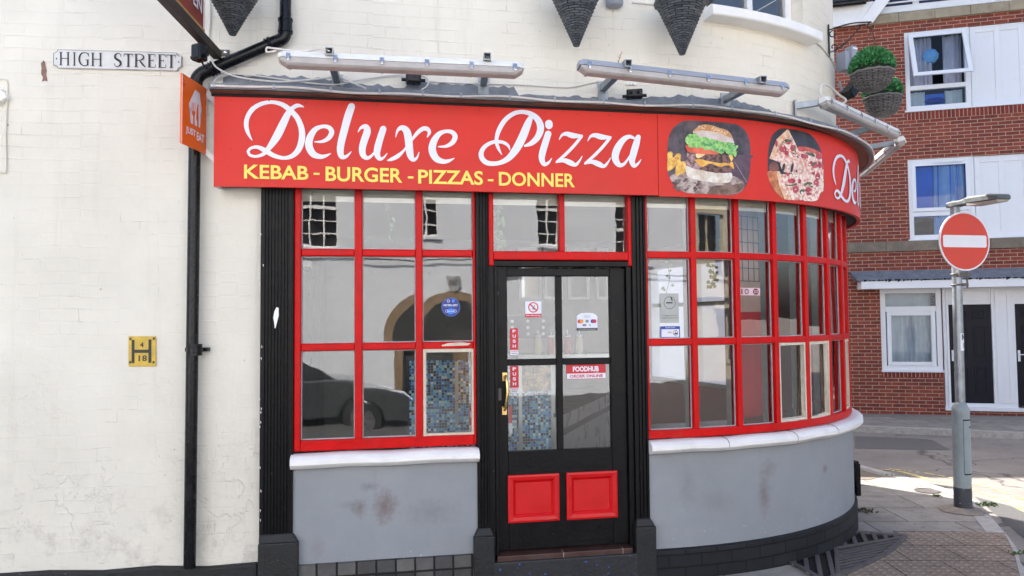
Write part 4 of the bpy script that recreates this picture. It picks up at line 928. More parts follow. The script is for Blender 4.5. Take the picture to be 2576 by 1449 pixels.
# ------------------------------------------------------------------ ledge over the fascia
def eo(l): return .20 if l < -.2 else .20+.03*min(1, (l+.2)/2.2)
def dr(l): return 0 if l < .3 else -.065*min(1, (l-.3)/2.1)**1.3
EZ0 = (ph(1000, 240, .2)[1]+ph(1500, 263, .2)[1])/2; EZ1 = EZ0+.04
LE0 = FL0-.015
ll = lrange(LE0, FEND, .06)
mb = MB(); mb.sweep(ll, lambda l: [(OW, (EZ0+dr(l))+.02), (eo(l)-.012, (EZ0+dr(l))+.006), (eo(l), (EZ0+dr(l))), (eo(l)+.004, (EZ1+dr(l))-.006+.004*math.sin(l*13)+.003*math.sin(l*31)), (eo(l)-.01, (EZ1+dr(l))+.004*math.sin(l*7)), (OW, (EZ1+dr(l))+.06)])
ledge = mk('ledge', mb, LEAD, shop)
mb = MB(); mb.sweep(ll, lambda l: [(OW, FZ1-.0), (FO-.034, FZ1+.0), (FO+.006, FZ1+.003), (eo(l)-.03, (EZ0+dr(l))-.002), (eo(l)-.03, (EZ0+dr(l))+.005), (OW, (EZ0+dr(l))+.019)])
mk('ledge_soffit', mb, SOFFIT, ledge)
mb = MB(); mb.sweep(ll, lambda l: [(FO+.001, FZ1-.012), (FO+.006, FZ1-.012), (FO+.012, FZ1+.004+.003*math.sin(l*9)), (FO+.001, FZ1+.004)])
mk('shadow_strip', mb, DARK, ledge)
rnd = random.Random(14)
mb = MB(); tops = []     # ragged lead upstand against the wall
ls = lrange(LE0+.02, FEND, .035)
hh = [.06+.05*max(0, math.sin(l*2.1+.6))+rnd.uniform(-.012, .012)+(.05 if -1.75 < l < -1.0 else 0) for l in ls]
for i in range(len(ls)-1):
    l = ls[i]; mb.face([W(ls[i], OW+.006, (EZ1+dr(l))+.02), W(ls[i+1], OW+.006, (EZ1+dr(l))+.02), W(ls[i+1], OW+.004, (EZ1+dr(l))+.022+hh[i+1]), W(ls[i], OW+.004, (EZ1+dr(l))+.022+hh[i])])
mk('upstand', mb, LEAD, ledge)

# ------------------------------------------------------------------ upper window and its curved sill
mb = MB(); ls = lrange(SL0, SL1, .06)
mb.sweep(ls, lambda l: [(OW-.05, UWZ-.085), (.075, UWZ-.085), (.085, UWZ-.075), (.085, UWZ-.015), (.06, UWZ), (OW-.22, UWZ+.012)])
uwin = mk('upper_window', mb, WHITEP, shop, bevel=.006)
def chord(l, o, z):
    a = W(UW0, OW-.12, z); c = W(UW1, OW-.12, z); t = (l-UW0)/(UW1-UW0); d = (c-a).normalized()
    return a+(c-a)*t+Vector((d.y, -d.x, 0))*o
mb = MB(); um = (UW1-UW0)
for a, c, z0, z1 in ((UW0, UW0+.07, UWZ, UWZ+1.0), (UW1-.07, UW1, UWZ, UWZ+1.0), (UW0+.07, UW1-.07, UWZ+.001, UWZ+.07), (UW0+um*.5, UW0+um*.5+.06, UWZ+.07, UWZ+1.0)): mb.wbox(a, c, -.03, .03, z0, z1, fn=chord, n=1)
mk('window_frame', mb, WHITEP, uwin, bevel=.005)
mb = MB(); mb.face([chord(UW0+.05, 0, UWZ+.05), chord(UW1-.05, 0, UWZ+.05), chord(UW1-.05, 0, UWZ+1.0), chord(UW0+.05, 0, UWZ+1.0)]); mk('pane', mb, GLASS, uwin, recalc=False)
mb = MB()       # the open casement, swung outwards
a0, a1 = UW0+.06, UW0+um*.5
def cas(l, o, t): return chord(l, o+.04+.42*(1-t)*1.0, UWZ+.09+0.85*t)
mb.wbox(a0, a0+.06, 0, .045, 0, 1, fn=cas, n=1); mb.wbox(a1-.06, a1, 0, .045, 0, 1, fn=cas, n=1); mb.wbox(a0+.06, a1-.06, 0, .045, 0, .06, fn=cas, n=1)
mk('casement', mb, WHITEP, uwin, bevel=.004)
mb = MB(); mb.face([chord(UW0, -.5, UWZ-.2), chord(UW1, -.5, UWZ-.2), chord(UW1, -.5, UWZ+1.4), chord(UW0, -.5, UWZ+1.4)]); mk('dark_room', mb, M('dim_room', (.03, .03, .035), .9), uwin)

# ------------------------------------------------------------------ downpipe
def wp(px, py, o): return pw(px, py, OW+o)
dpipe = thing('downpipe', 'black plastic drainpipe running from the first floor down left of the shop front', 'drainpipe', wp(478, 1430, .06))
PR = .036
pA = wp(718, -60, .07); pB = wp(718, 72, .07); pC = wp(694, 105, .07); pD = wp(522, 178, .08); pE = wp(493, 215, .08); pF = wp(491, 260, .07); pG = wp(477, 1428, .07)
mb = MB(); mb.tube([pA, pA.lerp(pB, .5), pB], PR, 18, smooth=2); mk('pipe', mb, PLASTIC, dpipe, smooth=True)
def bend(a, b_, c, k=8): return [a.lerp(b_, t).lerp(b_.lerp(c, t), t) for t in [i/k for i in range(k+1)]]
e1 = bend(pB, wp(720, 100, .07), pC); mb = MB(); mb.tube(e1+[pC.lerp(pD, .06)], PR+.004, 18); mk('elbow', mb, PLASTIC, dpipe, smooth=True)
mb = MB(); mb.tube([pC, pD], PR, 18); mk('pipe', mb, PLASTIC, dpipe, smooth=True)
e2 = bend(pD, wp(492, 188, .08), pE); mb = MB(); mb.tube([pC.lerp(pD, .92)]+e2+[pF], PR+.004, 18); mk('elbow', mb, PLASTIC, dpipe, smooth=True)
mb = MB(); mb.tube([pF, pF.lerp(pG, .5), pG], PR, 18, smooth=3); mk('pipe', mb, PLASTIC, dpipe, smooth=True)
mb = MB(); q = pB.lerp(pA, .05)
mb.lathe(q, [(PR+.006, -.045), (PR+.011, -.045), (PR+.011, -.03), (PR+.007, -.028), (PR+.007, .03), (PR+.011, .032), (PR+.011, .045), (PR+.002, .046)], 20); mk('socket', mb, PLASTIC, dpipe, smooth=True)
l, z = ph(490, 880, OW+.07); q = W(l, OW+.07, z); mb = MB()
mb.lathe(q, [(PR, -.035), (PR+.008, -.035), (PR+.008, -.015), (PR+.013, -.013), (PR+.013, .013), (PR+.008, .015), (PR+.008, .035), (PR, .036)], 20)
for s_ in (-1, 1): mb.wbox(l+s_*.05-.022, l+s_*.05+.022, OW, OW+.03, z-.012, z+.012)
mk('bracket', mb, PLASTIC, dpipe, smooth=True)
for (px, py) in ((488, 380), (478, 1180)):
    pass
mb = MB(); rnd = random.Random(2)
for (c, dirv) in ((pC.lerp(pD, .06), (pD-pC).normalized()), (pC.lerp(pD, .88), (pD-pC).normalized())):
    for k in range(4):
        u = dirv.cross(Vector((0, 1, 0))).normalized(); v = dirv.cross(u); cc = c+dirv*(.012*k)
        mb.tube([cc+(u*math.cos(t)+v*math.sin(t))*(PR+.007)+dirv*.008*math.sin(t+k) for t in [2*math.pi*i/16 for i in range(17)]], .004, 6)
mk('cable_tie', mb, PLASTIC, dpipe, smooth=True)

# ------------------------------------------------------------------ signs on the left wall
SIGNW = M('old_white_enamel', lin(216, 216, 214), .45, var=.08, vs=12, dirt=.2); INK = M('black_sign_paint', (.014, .014, .02), .5, var=.4, vs=60)
npl = thing('street_nameplate', 'white cast street nameplate reading HIGH STREET in black serif capitals', 'street sign', wp(296, 155, 0))
def to1(cx, cy): return ph(cx*.32406, cy*.32406, OW+.014)
plate = [(446, 383), (1375, 408), (1378, 425), (1396, 436), (1414, 434), (1410, 520), (1395, 524), (1383, 540), (1380, 552), (445, 530), (440, 516), (424, 508), (411, 508), (413, 410), (428, 406), (442, 396)]
P2 = [to1(*p) for p in plate]; mb = MB(); mb.prism(P2, W, OW+.002, OW+.014); mk('plate', mb, SIGNW, npl, bevel=.002)
mb = MB(); cx_ = sum(p[0] for p in P2)/len(P2); cz_ = sum(p[1] for p in P2)/len(P2)
inn = lambda d: [(cx_+(p[0]-cx_)*(1-d*.9), cz_+(p[1]-cz_)*(1-d*4.5)) for p in P2]
a_, b2 = inn(.006), inn(.014)
for i in range(len(P2)):
    j = (i+1) % len(P2); mb.face([W(a_[i][0], OW+.0155, a_[i][1]), W(a_[j][0], OW+.0155, a_[j][1]), W(b2[j][0], OW+.0155, b2[j][1]), W(b2[i][0], OW+.0155, b2[i][1])])
GL = {  # letters drawn as strokes in a unit box: x, y, width
 'H': [[(.16, 0, .15), (.16, 1, .15)], [(.84, 0, .15), (.84, 1, .15)], [(.16, .52, .07), (.84, .52, .07)], [(0, .02, .05), (.32, .02, .05)], [(.68, .02, .05), (1, .02, .05)], [(0, .98, .05), (.32, .98, .05)], [(.68, .98, .05), (1, .98, .05)]],
 'I': [[(.5, 0, .45), (.5, 1, .45)], [(0, .02, .05), (1, .02, .05)], [(0, .98, .05), (1, .98, .05)]],
 'G': [[(.93, .74, .07), (.86, .92, .08), (.55, 1, .08), (.22, .85, .14), (.1, .5, .17), (.22, .16, .14), (.55, 0, .08), (.85, .08, .1)], [(.86, .03, .14), (.86, .46, .14)], [(.66, .46, .05), (1, .46, .05)], [(.93, .72, .05), (.93, .98, .05)]],
 'S': [[(.9, .76, .05), (.82, .94, .07), (.5, 1, .08), (.18, .86, .16), (.22, .62, .2), (.75, .42, .22), (.86, .18, .17), (.5, 0, .08), (.18, .06, .07), (.08, .25, .05)]],
 'T': [[(.5, 0, .17), (.5, 1, .17)], [(.02, .97, .07), (.98, .97, .07)], [(.03, 1, .05), (.03, .76, .03)], [(.97, 1, .05), (.97, .76, .03)], [(.3, .02, .05), (.7, .02, .05)]],
 'R': [[(.2, 0, .16), (.2, 1, .16)], [(.02, .98, .05), (.5, .98, .06), (.78, .88, .12), (.8, .66, .14), (.5, .52, .06), (.2, .52, .06)], [(.48, .52, .12), (.75, .22, .15), (.98, .02, .1)], [(.02, .02, .05), (.4, .02, .05)]],
 'E': [[(.22, 0, .18), (.22, 1, .18)], [(.02, .98, .06), (.92, .98, .06)], [(.92, 1, .05), (.92, .8, .04)], [(.22, .53, .06), (.7, .53, .06)], [(.7, .63, .04), (.7, .43, .04)], [(.02, .02, .06), (.95, .02, .06)], [(.95, 0, .05), (.97, .24, .04)]]}
off = [OW+.0158]
def glyph(mb, ch, x0, x1, yb, yt, yb1, yt1, to):
    for s_ in GL[ch]:
        v = [Vector(q) for q in s_]; P = catmull(v, 6) if len(v) > 2 else v
        asp = (x1-x0)/(yb-yt); A_, B_ = [], []
        for i, p in enumerate(P):
            t = P[min(i+1, len(P)-1)]-P[max(i-1, 0)]; t = Vector((t.x*asp, t.y)).normalized(); nn = Vector((-t.y, t.x))*p.z/2*.8
            if ch == 'I' and len(v) == 2 and p.z > .3: nn = nn*.3
            for L_, s2 in ((A_, 1), (B_, -1)):
                u = p.x+s2*nn.x/asp; w = p.y+s2*nn.y; fx = x0+u*(x1-x0); yy0 = yb+(yb1-yb)*u; yy1 = yt+(yt1-yt)*u
                L_.append(to(fx, yy0+(yy1-yy0)*w))
        n = len(P); off[0] += .00012
        mb.mesh([W(l, off[0], z) for l, z in A_]+[W(l, off[0], z) for l, z in B_], [(i, i+1, n+i+1, n+i) for i in range(n-1)])
for ch, x0, x1 in (('H', 460, 543), ('I', 567, 590), ('G', 608, 694), ('H', 708, 796), ('S', 886, 946), ('T', 962, 1034), ('R', 1040, 1132), ('E', 1147, 1211), ('E', 1228, 1291), ('T', 1296, 1368)):
    yb = lambda x: 507+(x-460)*.0265; yt = lambda x: 404+(x-460)*.0265
    glyph(mb, ch, x0, x1, yb(x0), yt(x0), yb(x1), yt(x1), to1)
for c in ((440, 456), (1388, 482)):
    l, z = to1(*c); mb.prism([(l+.005*math.cos(t), z+.005*math.sin(t)) for t in (0, 1, 2, 3, 4, 5)], W, OW+.0145, OW+.0158)
mk('lettering', mb, INK, npl, recalc=False)

SCAR = M('bare_brown_paint_scar', lin(138, 108, 96), .8, var=.35, vs=40)
rnd = random.Random(77); sp = [(109, 152), (114, 156), (116, 168), (118, 178), (117, 186), (120, 204), (113, 202), (106, 205), (108, 194), (104, 186), (105, 170), (103, 160)]
mb = MB(); P2 = [ph(x+rnd.uniform(-1, 1), y+rnd.uniform(-1, 1), OW+.002) for x, y in sp]; decal_mesh(mb, P2, W, OW+.0022, 9); mk('paint_scar', mb, SCAR, shop, recalc=False)
hyd = thing('hydrant_sign', 'square yellow hydrant marker plate with black H reading 4 over 18', 'sign', wp(357, 883, 0))
YPL = M('worn_yellow_plate', lin(206, 172, 62), .45, var=.2, vs=16, speck=.3, speckcol=lin(176, 170, 158)); DBL = M('dark_hydrant_letter', (.03, .028, .022), .5, speck=.25, speckcol=lin(190, 160, 70))
def tq(cx, cy): return ph(cx/1.5092/1.4907, (1200+cy/1.5092)/1.4907, OW+.01)    # crop at (0,1200)
mb = MB(); mb.prism([tq(*p) for p in ((726, 92), (881, 92), (882, 262), (726, 263))], W, OW+.001, OW+.01); mk('plate', mb, YPL, hyd, bevel=.003)
mb = MB()
for x0, y0, x1, y1 in ((746, 112, 761, 243), (841, 110, 857, 242), (761, 168, 841, 186)): mb.prism([tq(x0, y0), tq(x1, y0), tq(x1, y1), tq(x0, y1)], W, OW+.0101, OW+.013)
def tw(s_, x0, x1, y0, y1):
    a, zt_ = tq(x0, y0); c, zb_ = tq(x1, y1); text_on(mb, s_, W, OW+.0125, a, c, zb_, zt_, .02)
tw('4', 793, 814, 126, 155); tw('1', 785, 793, 200, 233); tw('8', 806, 832, 200, 233)
for x, y in ((738, 108), (870, 106), (736, 240), (868, 240)): mb.prism([tq(x-6, y+6), tq(x-2, y-8), tq(x+8, y-7), tq(x+5, y+6)], W, OW+.0101, OW+.0125)
mk('lettering', mb, DBL, hyd)

ORNG = M('orange_sign', lin(232, 104, 18), .35, var=.03)
je = thing('takeaway_sign', 'small orange projecting sign with white house and cutlery emblem reading JUST EAT', 'sign', at_depth(490, 290, 4.45))
qa, qb = at_depth(457, 184, 4.30), at_depth(519, 222, 4.60); qc, qd = at_depth(520, 391, 4.60), at_depth(458, 356, 4.30)
xdir = ((qb-qa)+(qc-qd))/2; xw = Vector((xdir.x, xdir.y, 0)).length; xdir = Vector((xdir.x, xdir.y, 0)).normalized()
zt_ = (qa.z+qb.z)/2; zb_ = (qc.z+qd.z)/2; JB = Vector(((qa.x+qd.x)/2, (qa.y+qd.y)/2, 0)); JN = Vector((xdir.y, -xdir.x, 0))
def JW(u, o, v): return Vector((JB.x+xdir.x*u*xw+JN.x*o, JB.y+xdir.y*u*xw+JN.y*o, zb_+(zt_-zb_)*v))
mb = MB(); mb.prism([(0, 0), (1, 0), (1, 1), (0, 1)], JW, -.012, .0); mk('board', mb, ORNG, je, bevel=.002)
mb = MB(); mb.prism([(0, -.0), (.012, 0), (.012, 1), (0, 1)], JW, .0001, .0012); mb.prism([(1.0, 0), (1.02, 0), (1.02, 1), (1.0, 1)], JW, -.012, .001); mk('edge_trim', mb, WHITEV, je)
def jt(cx, cy):         # crop pixels to board coordinates
    u = (cx-125)/(505-125); top = 45+(345-45)*u; bot = 1090+(1305-1090)*u; return u, 1-(cy-top)/(bot-top)
mb = MB()
house = [(318, 322), (228, 505), (222, 545), (246, 575), (252, 812), (300, 836), (352, 866), (390, 900), (398, 890), (402, 660), (420, 674), (424, 650), (396, 545), (390, 420), (388, 392), (358, 376), (356, 408)]
decal_mesh(mb, [jt(*p) for p in house], JW, .0014, 9)
cut = MB()
for p_ in ([(270, 630), (324, 652), (318, 700), (310, 716), (312, 850), (288, 838), (290, 716), (274, 690)], [(266, 505), (275, 509), (275, 632), (266, 628)], [(288, 512), (297, 516), (297, 640), (288, 636)], [(311, 522), (320, 526), (320, 650), (311, 646)], [(346, 590), (360, 548), (370, 545), (374, 893), (354, 880), (352, 800), (338, 770), (338, 660)]): decal_mesh(cut, [jt(*p) for p in p_], JW, .0022, 9)
mk('emblem', cut, ORNG, je, recalc=False)
for s_, x0, x1 in (('JUST', 182, 333), ('EAT', 348, 466)):
    ua, va = jt(x0, 0); uc, vc = jt(x1, 0); mid = (x0+x1)/2
    u0 = ua; u1 = uc
    base = jt(mid, {'JUST': 1010, 'EAT': 1108}[s_])[1]; capv = jt(mid, {'JUST': 884, 'EAT': 985}[s_])[1]
    text_on(mb, s_, JW, .0014, u0, u1, base, capv, .035)
mk('emblem', mb, WHITEV, je, recalc=False)
mb = MB(); mb.beam(JW(1.0, -.006, .93), W(FL0+.01, .02, FZ1-.05), .012, .03); mb.beam(JW(1.0, -.006, .06), W(FL0+.01, .02, FZ0+.15), .012, .03); mk('bracket', mb, FITW, je)

# rusty projecting sign at the top
RUST = M('rusty_red_board', lin(130, 48, 34), .6, var=.5, vs=14, bump=.3, speck=.3, speckcol=lin(190, 120, 80)); TIMB = M('dark_brown_timber', (.025, .014, .011), .6, var=.4, vs=14, bump=.3); GOLD = M('gold_edge_trim', lin(176, 136, 76), .5, var=.3)
za = CAMZ+1.694; pin = at_depth(548, 128, 4.62); pin.z = za; pout = at_depth(432, 0, 3.88); pout.z = za
dv = (pout-pin); pout = pin+dv*1.25
hs = thing('hanging_sign', 'rusty red projecting sign board on a dark timber arm with white letters', 'sign', pin)
mb = MB(); mb.beam(pin, pout, .05, .055); mk('arm', mb, TIMB, hs, bevel=.004)
mb = MB(); lp, zp = ph(560, 133, OW); mb.wbox(lp-.07, lp+.045, OW, OW+.012, zp-.022, zp+.018); mk('wall_plate', mb, IRON, hs, bevel=.003)
mb = MB(); mb.lathe(W(lp+.02, OW+.015, zp), [(.008, -.004), (.01, .002), (.004, .004)], 10, Matrix.Rotation(R(90), 3, 'X')); mk('bolt', mb, STEEL, hs)
du = dv.normalized(); dn = Vector((du.y, -du.x, 0)); dn = dn if dn.x > 0 else -dn
def HW(u, o, v): return pin+du*u+dn*o+Vector((0, 0, v))
b0 = dv.length*.43
mb = MB(); mb.prism([(b0, .03), (b0+.6, .03), (b0+.6, .6), (b0, .6)], HW, -.02, .02); mk('board', mb, RUST, hs, bevel=.003)
mb = MB(); mb.prism([(b0-.012, .028), (b0+.6, .028), (b0+.6, .042), (b0-.012, .042)], HW, -.024, .024); mk('edge_trim', mb, GOLD, hs)
mb = MB(); mb.prism([(b0-.012, .042), (b0, .042), (b0, .6), (b0-.012, .6)], HW, -.024, .024); mk('edge_trim', mb, WHITEP, hs)
mb = MB(); text_on(mb, 'OPEN', HW, .0215, b0+.33, b0+.03, .12, .21, .02); mk('lettering', mb, WHITEV, hs, recalc=False)
# ------------------------------------------------------------------ floodlight battens
def batten(a, b_, label, bodymat, nclip, arms, tilt=R(16)):
    a = Vector(a); b_ = Vector(b_); Lx = (b_-a).length; ex = (b_-a).normalized()
    back = Vector((-ex.y, ex.x, 0)).normalized()            # towards the wall
    if back.dot(Vector((0, 1, 0))) < 0 and abs(back.y) > .5: back = -back
    ez0 = ex.cross(back); ez0 = ez0 if ez0.z > 0 else -ez0
    ey = back*math.cos(tilt)-ez0*math.sin(tilt); ez = back*math.sin(tilt)+ez0*math.cos(tilt)   # ez: top of the body, -ez: lamp side
    root = thing('light_batten', label, 'light fitting', a, 'floodlight battens over the shop sign')
    def F(x, y, z): return a+ex*x+ey*y+ez*z
    def pr(x): return None
    def loft(secs):
        mb = MB(); m = len(secs[0][1]); vs = []
        for x, s_ in secs: vs += [F(x, y, z) for y, z in s_]
        fs = []
        for i in range(len(secs)-1):
            for k in range(m): fs.append((i*m+k, (i+1)*m+k, (i+1)*m+(k+1) % m, i*m+(k+1) % m))
        fs += [tuple(range(m)), tuple(range((len(secs)-1)*m, len(secs)*m))[::-1]]; mb.mesh(vs, fs); return mb
    top = [(-.046, 0), (-.045, .02), (-.032, .046), (.032, .046), (.045, .02), (.046, 0)]
    sm = [(y*.7, z*.8) for y, z in top]
    mk('body', loft([(0, sm), (.03, top), (Lx-.03, top), (Lx, sm)]), bodymat, root, bevel=.003)
    bot = [(-.042, -.001), (-.034, -.032), (-.018, -.04), (.018, -.04), (.034, -.032), (.042, -.001)]; sb = [(y*.75, z*.35) for y, z in bot]
    mk('diffuser', loft([(.012, sb), (.05, bot), (Lx-.05, bot), (Lx-.012, sb)]), DIFF, root, bevel=.003)
    for k in range(nclip):
        x = .06+(Lx-.12)*k/(nclip-1); mb = MB()
        for s_ in (-1, 1):
            mb.hexa([F(x-.012, s_*.047, -.012), F(x+.012, s_*.047, -.012), F(x+.012, s_*.051, -.012), F(x-.012, s_*.051, -.012), F(x-.012, s_*.044, .02), F(x+.012, s_*.044, .02), F(x+.012, s_*.049, .02), F(x-.012, s_*.049, .02)])
            mb.hexa([F(x-.007, s_*.047, -.026), F(x+.007, s_*.047, -.026), F(x+.007, s_*.051, -.02), F(x-.007, s_*.051, -.02), F(x-.007, s_*.046, -.012), F(x+.007, s_*.046, -.012), F(x+.007, s_*.052, -.012), F(x-.007, s_*.052, -.012)])
        mks('clip', mb, STEEL, root, bevel=.001)
    for (wpt, end) in arms:
        wpt = Vector(wpt); end = Vector(end); mb = MB(); w = .022; d = (end-wpt).normalized(); u = Vector((0, 0, 1)); x = d.cross(u).normalized(); y = x.cross(d)
        A_ = [(-w, -w), (w, -w), (w, w), (-w, w)]; I_ = [(p*.8, q*.8) for p, q in A_]
        o1 = [wpt+x*p+y*q for p, q in A_]; o2 = [end+x*p+y*q for p, q in A_]; i2 = [end+x*p+y*q for p, q in I_]; i1 = [end-d*.06+x*p+y*q for p, q in I_]
        for k in range(4):
            j = (k+1) % 4; mb.face([o1[k], o1[j], o2[j], o2[k]]); mb.face([o2[k], o2[j], i2[j], i2[k]]); mb.face([i2[k], i2[j], i1[j], i1[k]])
        mb.face(i1[::-1])
        pn = d.cross(Vector((0, 0, 1))).normalized()
        mb.box(wpt+d*.004-Vector((0, 0, .02)), (.07, .012, .13), Matrix.Rotation(math.atan2(pn.y, pn.x), 3, 'Z'))
        mk('arm', mb, GALV, root)
    return root
def bpt(px, py, o): return pw(px, py, o)
FO1 = .52
batten(bpt(700, 152, FO1), bpt(1317, 180, FO1), 'white light batten over the first word of the shop sign', FITW, 6,
       [(wp(849, 205, .006), bpt(828, 128, FO1+.06)), (wp(1216, 209, .006), bpt(1226, 141, FO1+.06))])
batten(bpt(1454, 170, FO1), bpt(1980, 229, FO1), 'grey light batten over the burger picture', GREYPL, 6,
       [(wp(1516, 222, .006), bpt(1581, 158, FO1+.06)), (wp(1824, 250, .006), bpt(1921, 199, FO1+.06))])
def zat(p, py):
    lo, hi = 0, 8
    for _ in range(40):
        m = (lo+hi)/2; q = Vector((p.x, p.y, m))-CAMP; y = 724.5-FPX*q.dot(up)/q.dot(fw)
        if y > py: lo = m
        else: hi = m
    return lo
def wall_at(px, py):
    p = W(lofs(px, OW), OW+.006, 0); p.z = zat(p, py); return p
p3a = at_depth(2070, 257, 5.55); p3b = at_depth(2256, 338, 6.6); p3b.z = p3a.z
batten(p3a, p3b, 'weathered white batten sticking out at the curved corner', FITW, 6,
       [(wall_at(1996, 268), p3a+(p3b-p3a)*.05+Vector((0, 0, .02))), (W(2.55, OW, p3a.z-.03), p3a+(p3b-p3a)*.72+Vector((0, 0, .02)))], tilt=R(14))
p4a = at_depth(2268, 358, 6.72); p4b = at_depth(2168, 444, 8.3); p4a.z = p4b.z = p3a.z-.02
batten(p4a, p4b, 'weathered batten turning back round the corner behind the sign', FITW, 5, [(W(3.1, OW, p4a.z-.04), p4a+(p4b-p4a)*.06+Vector((0, 0, .01)))], tilt=R(14))

# ------------------------------------------------------------------ cables and small boxes
def cable(label, pts, r=.005, mat=CABLE, smooth=8, name='cable'):
    mb = MB(); mb.tube(pts, r, 8, smooth=smooth); o = mk(name, mb, mat, smooth=True); o['label'] = label; o['category'] = 'cable'; return o
ec = thing('ledge_cable', 'flat pale cable clipped along the front edge of the ledge', 'cable', W(-1, .2, EZ0))
rnd = random.Random(6)
mb = MB(); mb.tube([W(l, eo(l)+.008, EZ0+dr(l)+.012+.006*math.sin(l*4.1)+.005*math.sin(l*9.7)) for l in lrange(LE0+.02, FEND-.1, .07)], .0075, 8, smooth=2); mk('sheath', mb, CABLE, ec, smooth=True)
mb = MB(); l = LE0+.04
while l < FEND-.2:
    mb.wbox(l-.007, l+.007, eo(l)+.001, eo(l)+.015, EZ0+dr(l)+.004, EZ0+dr(l)+.034, n=1); l += rnd.uniform(.24, .36)
mks('clip', mb, GREYPL, ec)
cable('white cable hanging in a loop from the pipe to the ledge', [bpt(*p, q) for *p, q in ((695, 128, .5), (672, 131, .48), (672, 120, .44), (690, 122, .46), (760, 129, .5), (806, 122, .55), (829, 129, .56))], .006)
cable('white cable draped from the sign arm down along the ledge', [wp(*p, q) for *p, q in ((527, 140, .1), (532, 150, .12), (548, 172, .13), (600, 194, .12), (690, 205, .09), (750, 203, .08), (820, 196, .07), (852, 194, .06), (880, 206, .08), (920, 222, .16))], .006)
cable('white cable looping low over the left end of the ledge', [wp(*p, q) for *p, q in ((536, 212, .16), (545, 197, .1), (572, 187, .05), (620, 188, .03), (700, 198, .04), (790, 210, .06), (850, 212, .06), (900, 202, .04), (960, 192, .02), (1015, 187, .03))], .005)
cable('thin grey cable along the wall above the ledge', [wp(*p, .012) for p in ((1080, 205), (1180, 210), (1300, 213), (1400, 219), (1440, 219), (1500, 206), (1530, 204), (1545, 206))], .004)
cable('pale cable loop beside the black junction box', [wp(*p, q) for *p, q in ((1058, 190, .05), (1076, 198, .07), (1075, 215, .1), (1060, 226, .15))], .005)
cable('thin cable running under the upper window sill', [pw(px, py, OW+.008) for px, py in ((1590, 6), (1690, 16), (1790, 32), (1850, 44), (1950, 68), (2020, 92), (2060, 112), (2085, 140), (2100, 165), (2108, 180))], .006)
cable('white cable climbing the wall beside the wicker cone', [wp(*p, .012) for p in ((782/1.0*1, 0), )] if 0 else [wp(*p, .012) for p in ((785/1.0, -20), (786, 0))] if 0 else [wp(*p, .012) for p in ((525, -30), (529, 25), (528, 60), (526, 95), (536, 112), (541, 128))], .005)
cable('thin painted cable in a bracket shape at the left edge of the wall', [wp(*p, .01) for p in ((-20, 200), (6, 198), (16, 206), (18, 232), (14, 340), (15, 425), (6, 433), (-20, 434))], .005, CREAM)
mb = MB(); c_ = wp(-2, 245, .02); mb.box(c_, (.09, .05, .07), Matrix.Rotation(R(6), 3, 'Z') @ Matrix.Rotation(R(-35), 3, 'Y')); o = mk('wall_box', mb, WHITEP, bevel=.006); o['label'] = 'small white plastic box on the wall at the far left edge'; o['category'] = 'box'
def jbox(label, px, py, o, size, mat=PLASTIC, rot=A0, holes=0):
    t = thing('junction_box', label, 'junction box', pw(px, py, o)); M_ = Matrix.Rotation(rot, 3, 'Z'); c = pw(px, py, o); mb = MB(); mb.box(c, size, M_); mk('case', mb, mat, t, bevel=.008)
    mb = MB(); mb.box(c+M_ @ Vector((0, -size[1]/2-.002, 0)), (size[0]*.8, .008, size[2]*.8), M_); mk('lid', mb, mat, t, bevel=.003)
    if holes:
        mb = MB()
        for k in (-1, 1): mb.lathe(c+M_ @ Vector((k*size[0]*.22, -size[1]/2-.006, 0)), [(.012, -.004), (.012, .004)], 12, M_ @ Matrix.Rotation(R(90), 3, 'X'))
        mk('knockout', mb, DARK, t)
    mb = MB()
    for k in (-1, 1): mb.lathe(c+M_ @ Vector((k*(size[0]/2+.012), 0, -size[2]*.2)), [(.011, -.016), (.011, .016)], 12, M_ @ Matrix.Rotation(R(90), 3, 'Y'))
    mk('gland', mb, mat, t, smooth=True); return t
jbox('black junction box under the white light batten', 1040, 195, .02, (.1, .06, .085))
jbox('black two hole junction box under the grey light batten', 1596, 237, .06, (.11, .06, .06), holes=1, rot=R(-8))
jb = jbox('black box hanging beside the arm of the rusty sign', 502, 133, .3, (.075, .06, .1), rot=R(-25))
mb = MB(); mb.tube([wp(506, 150, .28), wp(511, 162, .24), wp(520, 172, .14)], .006, 8, smooth=4); mk('lead', mb, PLASTIC, jb, smooth=True)
mb = MB()
for k in range(3): l, z = ph(1576+k*9, 213, OW); mb.wbox(l-.009, l+.009, OW+.001, OW+.02, z-.008, z+.008, n=1)
o = mk('terminal_block', mb, WHITEP, bevel=.003); o['label'] = 'tiny white three way terminal block on the wall'; o['category'] = 'connector'
t = thing('bulkhead_light', 'small grey wall light between the two wicker cones', 'wall light', wp(1545, 10, .05)); mb = MB(); c_ = wp(1546, -6, .05); mb.lathe(c_, [(.0, -.065), (.05, -.062), (.06, -.05), (.062, .0), (.055, .06), (.0, .07)], 20); mk('hood', mb, GREYPL, t, smooth=True)
mb = MB(); mb.box(wp(1546, -4, .012), (.09, .024, .12), Matrix.Rotation(A0, 3, 'Z')); mk('back_plate', mb, GREYPL, t, bevel=.004)
